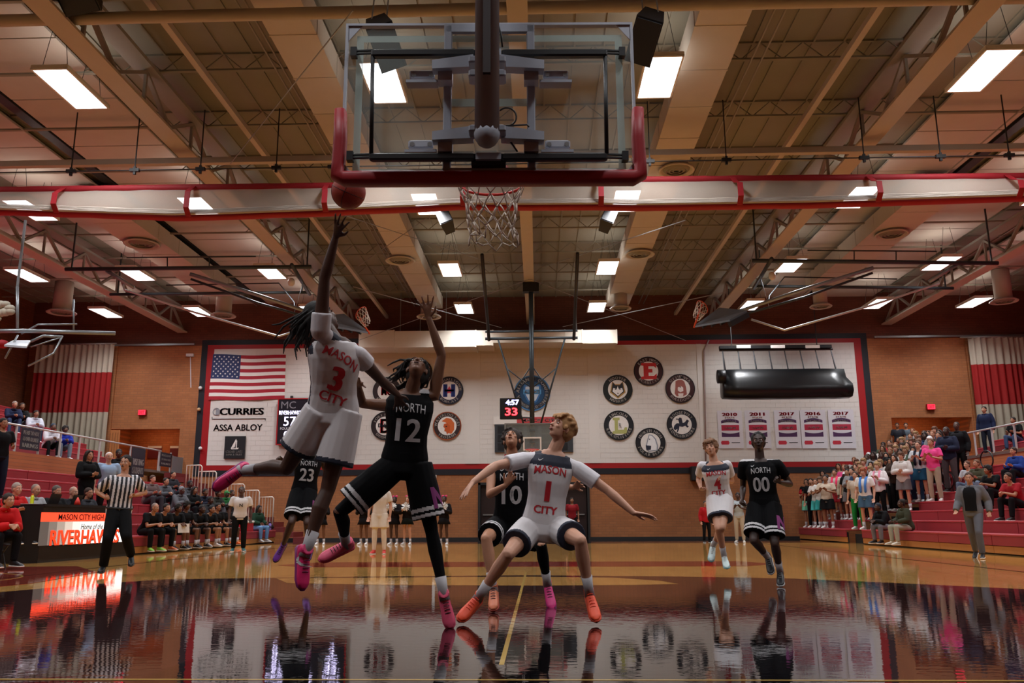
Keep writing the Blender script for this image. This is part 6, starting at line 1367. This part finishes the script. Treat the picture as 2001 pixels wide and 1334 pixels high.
# --- students named one by one, front of the right crowd
P_ = person
front = [
 (1562, 0, 'student in black shirt and mint green shorts, leftmost of the right crowd', 'phone', '1A1A1E', '7ED8B4', 'tan', ('short', '1A1412'), 1.0, None, 'tee', 'shorts'),
 (1571, 0, 'student in red shirt and grey blue shorts near the left end of the right crowd', 'clap', 'B01C24', '7E8AA0', 'fair', ('curly', '4A3222'), .97, None, 'tee', 'shorts'),
 (1580, 0, 'student in dark tank top and light grey shorts with a rainbow headband', 'down', '1C1E28', 'B9B2B4', 'fair', ('short', '5A3A28'), .98, None, 'tank', 'shorts'),
 (1589, 0, 'student all in black beside two students in teal shorts', 'down', '15151A', '121216', 'fair', ('short', '2A1C16'), 1.0, None, 'tee', 'pants'),
 (1598, 0, 'student in white shirt and teal shorts, left one of two alike', 'clap', 'D8D2CC', '4FC0BC', 'fair', ('short', '4A3426'), .98, None, 'tee', 'shorts'),
 (1607, 0, 'student in white shirt and teal shorts, right one of two alike', 'clap', 'DAD6D0', '3FB0AE', 'fair', ('mop', '5A3E2A'), 1.0, None, 'tee', 'shorts'),
 (1618, 0, 'heavy student in beige button shirt and black shorts clapping', 'clap', 'C8B8A4', '141418', 'tan', ('short', '17100D'), 1.02, None, 'tee', 'shorts'),
 (1637, 1, 'student in pale top, pink scarf and red shorts behind the dark aisle', 'cross', 'C8B8B0', 'A82830', 'fair', ('short', '3A281E'), 1.0, 'E83A64', 'tee', 'shorts'),
 (1677, 0, 'student in tan shirt and long bright green trousers holding something purple', 'phone', 'B8A898', '157A34', 'fair', ('short', '3A281E'), 1.0, None, 'tee', 'pants'),
 (1694, 0, 'red haired student in white shirt, blue scarf and patterned blue shorts', 'down', 'E2E0DE', '41607A', 'pale', ('mop', '8A4A2A'), 1.04, '4A80C8', 'tee', 'shorts'),
 (1722, 1, 'blond student in white hoodie, pink scarf and black trousers clapping', 'clap', 'E0DCDC', '111114', 'pale', ('mop', '9A7A50'), 1.0, 'E090A4', 'hoodie', 'pants'),
 (1757, 2, 'student with long dark hair in dark brown hoodie, arms crossed', 'cross', '3A2A22', '111114', 'fair', ('long', '2E1E16'), .98, None, 'hoodie', 'pants'),
 (1781, 3, 'blond student in light grey sweatshirt with a black jacket over the shoulder', 'clap', 'B9B8B4', '1C2C4C', 'fair', ('mop', '8A6A44'), 1.0, '17171B', 'hoodie', 'pants'),
 (1807, 3, 'student in white shirt with dark jacket on the shoulders and teal blue shorts', 'clap', 'C8CCD2', '20506E', 'pale', ('short', '4A3426'), 1.04, '17182A', 'tee', 'shorts'),
 (1833, 3, 'student in bright pink shirt and khaki trousers', 'clap', 'E84A90', 'A89C88', 'fair', ('short', '6A4630'), 1.04, None, 'tee', 'pants'),
 (1850, 4, 'student in dusty pink shirt and grey trousers beside a man in navy', 'clap', 'B84468', '6E6A6C', 'fair', ('short', '3A281E'), 1.04, None, 'tee', 'pants'),
 (1866, 4, 'tall man in navy sweatshirt and grey trousers at the right end of the students', 'cross', '1A2036', '4A4648', 'deep', ('buzz', '120E0C'), 1.10, None, 'hoodie', 'pants'),
 (1888, 5, 'man in black hooded coat, last standing figure right of the students', 'down', '131319', '131316', 'dark', ('buzz', '120E0C'), 1.06, None, 'hoodie', 'pants'),
]
used = {}
for px, k, lb, ps, tc, bc_, sk, hr, sc_, scf, tt_, bt_ in front:
    q = onrow(px, k); used.setdefault(k, []).append(q.y)
    P_(lb, ps, q, TG, tc, bc_, sk, hr, 'D8D4D0' if k < 4 else '2A2A2A', sc_ * 1.08, scf, tt_, bt_, group='students in the right bleachers', width=1.12 if 'heavy' in lb else 1)
rnd = random.Random(21)
tops = [('C9C4C0', 'white'), ('17181C', 'black'), ('2A3A5A', 'navy'), ('8A8A8C', 'grey'), ('A82430', 'red'), ('3A2A22', 'brown'), ('B8A890', 'beige'), ('D84A80', 'pink'), ('4A5A48', 'olive')]
hairs = [('short', '3A281E', 'brown hair'), ('short', '17110E', 'black hair'), ('mop', '8A6A44', 'blond hair'), ('mop', '5A3A26', 'brown fringe'), ('curly', '2A1C14', 'dark curly hair'), ('long', '4A3020', 'long brown hair'), ('long', '1E1410', 'long black hair'), ('cap', 'D8D8D8', 'a white cap'), ('short', '7A4A2C', 'reddish hair')]
ordn = ['first', 'second', 'third', 'fourth', 'fifth', 'sixth', 'seventh', 'eighth', 'ninth', 'tenth', 'eleventh', 'twelfth', 'thirteenth', 'fourteenth', 'fifteenth', 'sixteenth']
lim = {0: 1531, 1: 1742, 2: 1778, 3: 1800, 4: 1840, 5: 1868, 6: 1850, 7: 1800}
for k in range(1, 8):
    y0 = onrow(lim[k], k).y; y = 33.6; n = 0
    while y > y0:
        if all(abs(y - u) > .42 for u in used.get(k, [])) and not (k < 3 and 27.6 < y < 28.4):
            tcol, tn = rnd.choice(tops); hs, hc, hn = rnd.choice(hairs); X = XR + RUN * (k + .42)
            P_('student in %s top with %s, row %s up, %s from the back wall' % (tn, hn, ordn[k], ordn[n]), rnd.choice(['down', 'clap', 'clap', 'cross', 'phone']), (X + rnd.uniform(-.06, .1), y, rowz(k)), TG, tcol, rnd.choice(['15161A', '2A3A5A', '6E6A6C', '15161A']),
               rnd.choice(['pale', 'fair', 'fair', 'fair', 'tan', 'dark']) if hs != 'mop' else 'pale', (hs, hc), 'C8C8C8', rnd.uniform(.99, 1.1), None, rnd.choice(['tee', 'hoodie']), rnd.choice(['shorts', 'pants']), group='students in the right bleachers', far=True)
            n += 1
        y -= rnd.uniform(.47, .6)
# --- right side, others
o = P_('woman in long olive green coat and pale trousers seated on the lowest right bench', 'sit', onrow(1776, 0) + V((-.05, 0, 0)), -82, '3C4030', 'A8A898', 'dark', ('bun', '17120F'), 'D8D4C4', 1.0, None, 'hoodie', 'pants')
P_('person in black hooded top and grey sweatpants beside the olive coat', 'lean', onrow(1738, 0) + V((-.05, 0, 0)), -70, '16181E', '77757C', 'dark', ('beanie', '1A1E2A'), '15151A', 1.0, None, 'hoodie', 'pants')
P_('man in grey open jacket and black shirt walking in front of the right bleachers', 'walk', onfloor(1912, 1091), -38, '6A6C72', '5E6068', 'fair', ('short', '4A3226'), '121214', 1.0, None, 'hoodie', 'pants')
gm = [o_ for o_ in bpy.data.objects if o_.get('label', '').startswith('man in grey open jacket')][0]
f_ = fig_('walk'); vs = []; fs = []
for i, t in enumerate((.02, .2, .4, .6, .8, .96)):
    sc_ = f_.sec(t, (.228 if t > .5 else .205) if t < .9 else .17, (.182 if t > .3 else .17) if t < .9 else .14, n=24); vs += [sc_[k] for k in (4, 5, 6, 7, 8)]
for i in range(5):
    for j in range(4): fs.append((i * 5 + j, i * 5 + j + 1, i * 5 + j + 6, i * 5 + j + 5))
mb = MB(); mb.add(vs, fs); b_ = mb.build('shirt_front', cl('121216'), None, True); b_.parent = gm; lab(b_, 'black shirt under the open jacket')
P_('spectator in black jersey with red white sleeve bands leaning forward at right', 'leanlow', onrow(1957, 3), -70, '15161C', '15161C', 'tan', ('curly', '15100D'), '2A2A2A', 1.05, None, 'tee', 'pants')
P_('spectator in red shirt seated at the right picture edge', 'leanlow', onrow(1996, 2), -70, 'A01C28', '1A1C24', 'fair', ('short', '3A281E'), '2A2A2A', 1.03, None, 'tee', 'pants')
P_('spectator in olive top and jeans seated behind the walking man', 'sitlow', onrow(1925, 4), -60, '4A4A38', '6A7A90', 'fair', ('short', '6A4A34'), 'C8C8C8', 1.0, None, 'hoodie', 'pants')
P_('spectator in light top seated behind the walking man, left one', 'sitlow', onrow(1906, 4), -60, 'B0B4BC', '5A6A80', 'pale', ('short', '5A3A28'), 'C8C8C8', 1.0, None, 'tee', 'pants')
P_('spectator in bright blue hoodie at the right picture edge above the red shirt', 'sitlow', onrow(2003, 5), -70, '24408C', '1A1C24', 'fair', ('short', '3A281E'), '2A2A2A', 1.0, None, 'hoodie', 'pants')
P_('man in dark blue jacket standing behind the right railing', 'down', V((xpr + .6, yx(1930, xpr + .6), 2.95 - .02)), -50, '1C2644', '1E2430', 'fair', ('short', '1E1612'), '15151A', 1.0, None, 'hoodie', 'pants')
P_('man in black top seated behind the right railing at the picture edge', 'sitlow', onup(1988, 0, 1), -60, '14151A', '3A4A6A', 'tan', ('short', '1E1612'), '15151A', 1.0, None, 'tee', 'pants')
for px, l, tcol, sk in ((1757, 'man in dark vest standing in the right doorway opening, left one', '2A2C34', 'tan'), (1774, 'man in grey shirt standing in the right doorway opening, right one', '5A6670', 'fair')):
    q = atY(px, 860, 34.7); P_(l, 'down', (q.x, 34.75, 2.93), (0, 5), tcol, '15161A', sk, ('short', '1A1412'), '15151A', .97, None, 'tee', 'pants')
P_('boy in red shirt and black trousers standing by the brick wall behind white number 4', 'down', onfloor(1382, 1060), 10, 'A81820', '131316', 'fair', ('short', '3A281E'), '131316', .82, None, 'hoodie', 'pants')
P_('person in pale blue shirt and cream trousers standing by the brick wall beside number 00', 'clap', onfloor(1447, 1060), -20, 'AEBAC0', 'B8AC98', 'dark', ('short', '17120F'), 'C8C4BC', .98, None, 'tee', 'pants')
P_('person in red top standing in the far doorway behind number 1', 'down', onfloor(1119, 1056), 0, '8A1A22', '131316', 'tan', ('short', '17120F'), '131316', .95, None, 'tee', 'pants')
P_('player in white shirt, shorts and tights with red shoes near the cheerleaders', 'down', onfloor(740, 1082), 0, 'E0DAD2', 'E4DDD0', 'pale', ('short', '5A3A28'), 'D22A24', 1.04, None, 'tee', 'shorts', socks=False)
# white leggings for that player
q = bpy.data.objects[max((o_.name for o_ in bpy.data.objects if o_.name.startswith('person')), key=lambda n: (len(n), n))]
mb = MB(); f_ = fig_('down')
for s_ in 'lr': mb.tube([f_.J['h' + s_].lerp(f_.J['k' + s_], .5), f_.J['k' + s_], f_.J['k' + s_].lerp(f_.J['a' + s_], .35) + V((0, .014, 0)), f_.J['a' + s_]], [.082, .062, .064, .042], 14)
me = remesh(mb, .012, 1, .5, 'leggings', [mat('E4DDD0')]); mpart(q, 'leggings', me, cl('E0D8CC'))
cheer = [(626, 'brown', 'cheerleader mostly hidden behind the white shooter leg, leftmost of the cheerleaders', '17181E', ('bun', '17120F')), (710, 'brown', 'cheerleader in black and pink skirt left of the player in white tights', '1A1318', ('bun', '17120F')),
 (769, 'dark', 'cheerleader with raised white pompoms right of the player in white tights', '17141A', ('bun', '17120F')), (795, 'pale', 'cheerleader in black skirt with green hem between two dark skinned cheerleaders', '122018', ('long', '8A6A44')), (867, 'dark', 'cheerleader with pink bow and white pompom, rightmost of the cheerleaders', '17161C', ('bun', '17120F'))]
for i, (px, sk, l, skc, hr) in enumerate(cheer):
    c = onfloor(px, 1064); o = P_(l, 'clap', c, -15 if i else 0, '1A1216', skc, sk, hr, 'E6E6E6', .92, None, 'hoodie', 'skirt', group='cheerleaders along the far wall')
    f_ = fig_('clap'); mb = MB(); hp = f_.J['H'] + V((0, .04, .13))
    for s_ in (-1, 1): mb.ell(hp + V((s_ * .06, 0, 0)), (.055, .025, .04), n=8, m=6)
    b_ = mb.build('hair_bow', mat('E83A78', .6), None, True); b_.parent = o
    Mx = Matrix.Translation(c) @ Matrix.Rotation(R(-15 if i else 0), 4, 'Z')
    for s_ in ((1, -1) if i in (2, 4) else (1,)):
        pp = Mx @ (V((.07 * s_ if i != 4 else .12 * s_, -.36, 1.36)) * .92); po = thing('pompom', 'white pompom held by the cheerleader %s, %s hand' % (['at far left', 'left of the white tights', 'right of the white tights', 'in the green hemmed skirt', 'with the pink bow'][i], 'left' if s_ > 0 else 'right'), 'pompom', pp, group='white pompoms', local=True)
        mb = MB(); r2 = random.Random(i * 3 + s_)
        for t_ in range(70):
            v = V((r2.gauss(0, 1), r2.gauss(0, 1), r2.gauss(0, 1))).normalized(); w = v.orthogonal().normalized() * .012; mb.add([w, -w, v * .15 - w * .8, v * .15 + w * .8], [(0, 1, 2, 3)])
        st_o = mb.build('strands', mat('E8E6E2', .6), po, recalc=False); st_o['kind'] = 'stuff'
# --- left side
P_('coach in white shirt and black trousers standing at the end of the left bench', 'down', onfloor(465, 1077), 22, 'DCD8D6', '121216', 'dark', ('buzz', '1A1412'), '1F5A5A', 1.0, None, 'tee', 'pants', width=1.1)
mb = MB(); c = onfloor(465, 1077); Mx = Matrix.Translation(c) @ Matrix.Rotation(R(22), 4, 'Z'); put_text(mb, 'N', Mx @ V((0, -.17, 1.22)), Mx.to_3x3() @ EX, EZ, h=.09); 
b_ = mb.build('chest_letter', m_ink, None); b_.parent = [o for o in bpy.data.objects if o.get('label', '').startswith('coach in white')][0]; b_.matrix_parent_inverse = (Mx @ Matrix.Diagonal((1.1, 1.1, 1, 1))).inverted()
bench = [(279, 'lean', 'bald bearded coach in black shirt, nearest on the left team bench', '141519', '131316', 'fair', ('buzz', '8A7A70'), '8AC84A'), (302, 'lean', 'bearded coach in black jacket with green shoes on the left team bench', '141519', '131316', 'fair', ('short', '1A1412'), 'C8643A'),
 (326, 'lean', 'bench player in black holding a white clipboard', '15151A', '1A1A1E', 'brown', ('curly', '17120F'), '1A1A1E'), (352, 'sit', 'bench player in black with bushy hair, third from the coaches', '121217', '15151A', 'brown', ('afro', '120E0C'), '1A1A1E'),
 (373, 'lean', 'bench player in black with head turned down, middle of the bench', '121217', '15151A', 'dark', ('short', '120E0C'), '2A2A2E'), (393, 'lean', 'bench player in black with white shoes resting elbows on knees', '131418', '15151A', 'tan', ('beanie', '121215'), 'D8CCC8'),
 (414, 'sit', 'bench player in black with short hair near the far end of the bench', '131418', '15151A', 'tan', ('short', '120E0C'), '15151A'), (436, 'sit', 'bench player in black with orange shoes nearest the coach in white', '121216', '15151A', 'dark', ('afro', '120E0C'), 'E86A2A')]
for px, ps, l, tc, bc_, sk, hr, sh in bench:
    P_(l, ps, onrow(px, 0, -1) + V((.08, 0, 0)), 62, tc, bc_, sk, hr, sh, 1.03, None, 'tee', 'pants' if 'coach' in l[:20] else 'shorts', group='team on the left bench')
q = onrow(326, 0, -1); o = thing('clipboard', 'white clipboard held by a bench player', 'clipboard', (q.x + .62, q.y - .3, .62)); mb = MB(); c = V((q.x + .62, q.y - .3, .62)); mb.loft([[c + V(v) for v in ((-.1, -.1, -.12), (.12, .12, -.12), (.1, .14, .12), (-.12, -.08, .12))], [c + V(v) + V((.006, -.006, 0)) for v in ((-.1, -.1, -.12), (.12, .12, -.12), (.1, .14, .12), (-.12, -.08, .12))]]); mb.build('board', m_white, o)
stand = [(287, 3, 'sitlow', 'spectator in grey top behind the coaches with hand at mouth', '6A5A5A', '3A3A40', 'pale', ('short', '4A3226')), (308, 3, 'leanlow', 'woman in grey hoodie with dark bun on an upper left bench', '54565C', '2A2C32', 'fair', ('bun', '1E1612')), (327, 4, 'sitlow', 'woman in dark jacket behind the grey hoodie', '2C2C32', '3A3C44', 'fair', ('bun', '1E1612')),
 (340, 2, 'leanlow', 'spectator in grey sweatsuit with white headband', '5E6066', '66686E', 'dark', ('beanie', '7A7C82')), (356, 3, 'leanlow', 'spectator in grey hoodie with black beanie', '4A4C52', '5A5C62', 'dark', ('beanie', '121215')), (371, 2, 'sitlow', 'long haired spectator in black jacket behind the bench', '17181C', '1C1E26', 'tan', ('long', '1E1612')),
 (387, 2, 'leanlow', 'spectator in dark navy hoodie leaning forward behind the bench', '1C2030', '1C1E26', 'brown', ('short', '17120F')), (398, 1, 'leanlow', 'spectator in grey blue trousers behind the bench', '2A2A2E', '6E7A84', 'dark', ('short', '17120F')), (413, 2, 'leanlow', 'spectator in dark olive top with pale sleeves on the left benches', '2A2C26', '5A6068', 'brown', ('curly', '17120F')),
 (430, 2, 'leanlow', 'spectator in green cap and green hoodie on the left benches', '2A6A3A', '2A2A2E', 'dark', ('cap', '2A7A3A')), (446, 2, 'sitlow', 'spectator in grey hoodie behind the coach in white', '4C5058', '6A8A88', 'brown', ('bun', '17120F')), (500, 0, 'sit', 'woman in dark green hoodie and light jeans at the far end of the left bench', '1E3A2A', '6A90BC', 'brown', ('long', '17120F')),
 (163, 1, 'cross', 'long haired woman in black coat behind the scorer table', '121216', '121216', 'fair', ('long', '2A1C14'))]
for px, k, ps, l, tc, bc_, sk, hr in stand: P_(l, ps, onrow(px, k, -1), 62, tc, bc_, sk, hr, 'C8C8C8' if k < 2 else '2A2A2E', 1.02, None, 'hoodie', 'pants', group='spectators on the left benches')
P_('old white haired man in pale blue shirt standing on the left benches', 'down', onrow(203, 1, -1), 40, '9AB4D4', '121216', 'pale', ('buzz', 'D8D0CC'), '15151A', 1.04, None, 'tee', 'pants', width=1.1)
P_('hooded person in black standing right behind the old man in blue', 'down', onrow(222, 2, -1), 40, '101014', '101014', 'dark', ('beanie', '121216'), '15151A', 1.0, None, 'hoodie', 'pants')
P_('person in black shirt and dark jeans standing at the left picture edge', 'phone', onrow(-14, 3, -1), 60, '121216', '1A2234', 'tan', ('short', '17120F'), '15151A', 1.05, None, 'tee', 'pants')
scor = [(8, 'scorer in red jacket holding a black camera at the left picture edge', 'C01E20', 'pale', ('short', '9A8A80')), (46, 'official in black and white striped shirt with glasses seated at the scorer table', 'A8A8AC', 'fair', ('buzz', '8A7A70')), (88, 'grey haired man in black jacket with white piping at the scorer table', '1A1A1E', 'fair', ('short', '5A524C')),
        (122, 'bald man with his hand on his cheek at the scorer table', '26262C', 'pale', ('buzz', 'B89888')), (152, 'man in dark grey jacket, farthest seated at the scorer table', '3A3C42', 'fair', ('short', '3A2A22'))]
for px, l, tc, sk, hr in scor: P_(l, 'sitlow', onrow(px, 1, -1) + V((.1, 0, -.06)), 70, tc, '15151A', sk, hr, '15151A', 1.04, None, 'hoodie', 'pants', group='people at the scorer table')
# red shirted man on a chair in front
c = onfloor(14, 1112); seat = V((c.x - .42, c.y + .1, .45))
P_('man in red dress shirt, black tie and black trousers seated leaning forward at the left', 'lean', seat, 65, 'C0171B', '121216', 'fair', ('short', '2A1C16'), '121216', 1.08, None, 'hoodie', 'pants')
ch = thing('chair', 'black folding chair under the man in the red dress shirt', 'chair', (seat.x, seat.y, 0), R(65), local=True)
mb = MB(); mb.box(-.22, .22, -.24, .2, .40, .43, bev=.01); mb.build('seat', m_blk, ch); mb = MB(); mb.box(-.22, .22, .2, .225, .6, .85, bev=.008); mb.build('backrest', m_blk, ch)
for sx in (-.2, .2):
    for a, b in (((sx, -.2, 0), (sx, .21, .86)), ((sx, .2, 0), (sx, -.2, .41))): mb = MB(); mb.tube([a, b], .012, 6); mb.build('leg', m_dk, ch)
up_ = [(16, 3, 'spectator in navy shirt high in the upper left stand, leftmost', '1C2440', 'fair', ('short', '8A7A70'), '3A4A6A'), (31, 3, 'spectator in black shirt high in the upper left stand beside the navy one', '131317', 'tan', ('short', '3A2A22'), '6A6A70'), (60, 2, 'spectator in white and navy jacket in the upper left stand', 'C8CCD8', 'tan', ('short', '1E1612'), '2A3048'),
       (96, 0, 'spectator in white hoodie and dark beanie in the upper left stand', 'C8C4CC', 'brown', ('beanie', '26384A'), '15161C'), (120, 0, 'spectator in bright blue hoodie and grey trousers in the upper left stand', '22329A', 'brown', ('curly', '17120F'), '7A8494')]
for px, j, l, tc, sk, hr, bc_ in up_: P_(l, 'leanlow', onup(px, j), 50, tc, bc_, sk, hr, 'D8D8D8', 1.03, None, 'hoodie', 'pants', group='spectators in the upper left stand')
# bench clutter at the far end of the left benches
for px, c, l in ((510, 'D88A8C', 'pink water bottle on the lowest left bench'), (524, '8A78C8', 'purple water bottle on the lowest left bench')):
    q = onrow(px, 0, -1) + V((.1, 0, 0)); o = thing('water_bottle', l, 'bottle', q, local=True); mb = MB(); mb.lathe([(.045, 0), (.05, .01), (.05, .22), (.03, .26), (.03, .3), (.01, .3)], (0, 0, 0), 14); mb.build('bottle_body', mat(c, .35), o, True); mb = MB(); mb.lathe([(.034, .27), (.034, .32), (.01, .32)], (0, 0, 0), 12); mb.build('cap', m_dk, o, True)
q = onrow(478, 0, -1) + V((0, 0, 0)); o = thing('cooler', 'red drinks cooler with white lid on the lowest left bench', 'cooler', q, local=True); mb = MB(); mb.box(-.2, .25, -.3, .3, 0, .28, bev=.02); mb.build('cooler_body', mat('B01C2A', .4), o); mb = MB(); mb.box(-.22, .27, -.32, .32, .28, .36, bev=.02); mb.build('lid', m_white, o)
q = onrow(536, 0, -1); o = thing('bag', 'black bag at the far end of the lowest left bench', 'bag', (q.x, q.y - .6, q.z), local=True); mb = MB(); mb.ell((0, 0, .12), (.2, .28, .12), n=14, m=8); mb.build('bag_body', m_blk, o, True); mb = MB(); mb.tube([(0, -.15, .2), (0, 0, .32), (0, .15, .2)], .012, 6, round_=True); mb.build('strap', m_blk, o, True)
# round frames on the right benches
for px, py, k, l in ((1928, 898, 5, 'upper black round hoop frame on the right benches'), (1853, 938, 4, 'lower black round hoop frame with grey bag on the right benches')):
    X = XR + RUN * (k + .4); c = atX(px, py, X); o = thing('hoop_frame', l, 'frame'); mb = MB(); mb.tube([c + V((0, .36 * math.cos(a), .27 * math.sin(a))) for a in np.linspace(0, 6.2832, 29)], .022, 8); mb.build('ring', m_blk, o, True)
    mb = MB(); zr = rowz(k); 
    for s_ in (-.25, .25): mb.bar((c.x, c.y + s_, c.z - .2), (c.x, c.y + s_, zr), .025)
    mb.build('stand', m_blk, o)
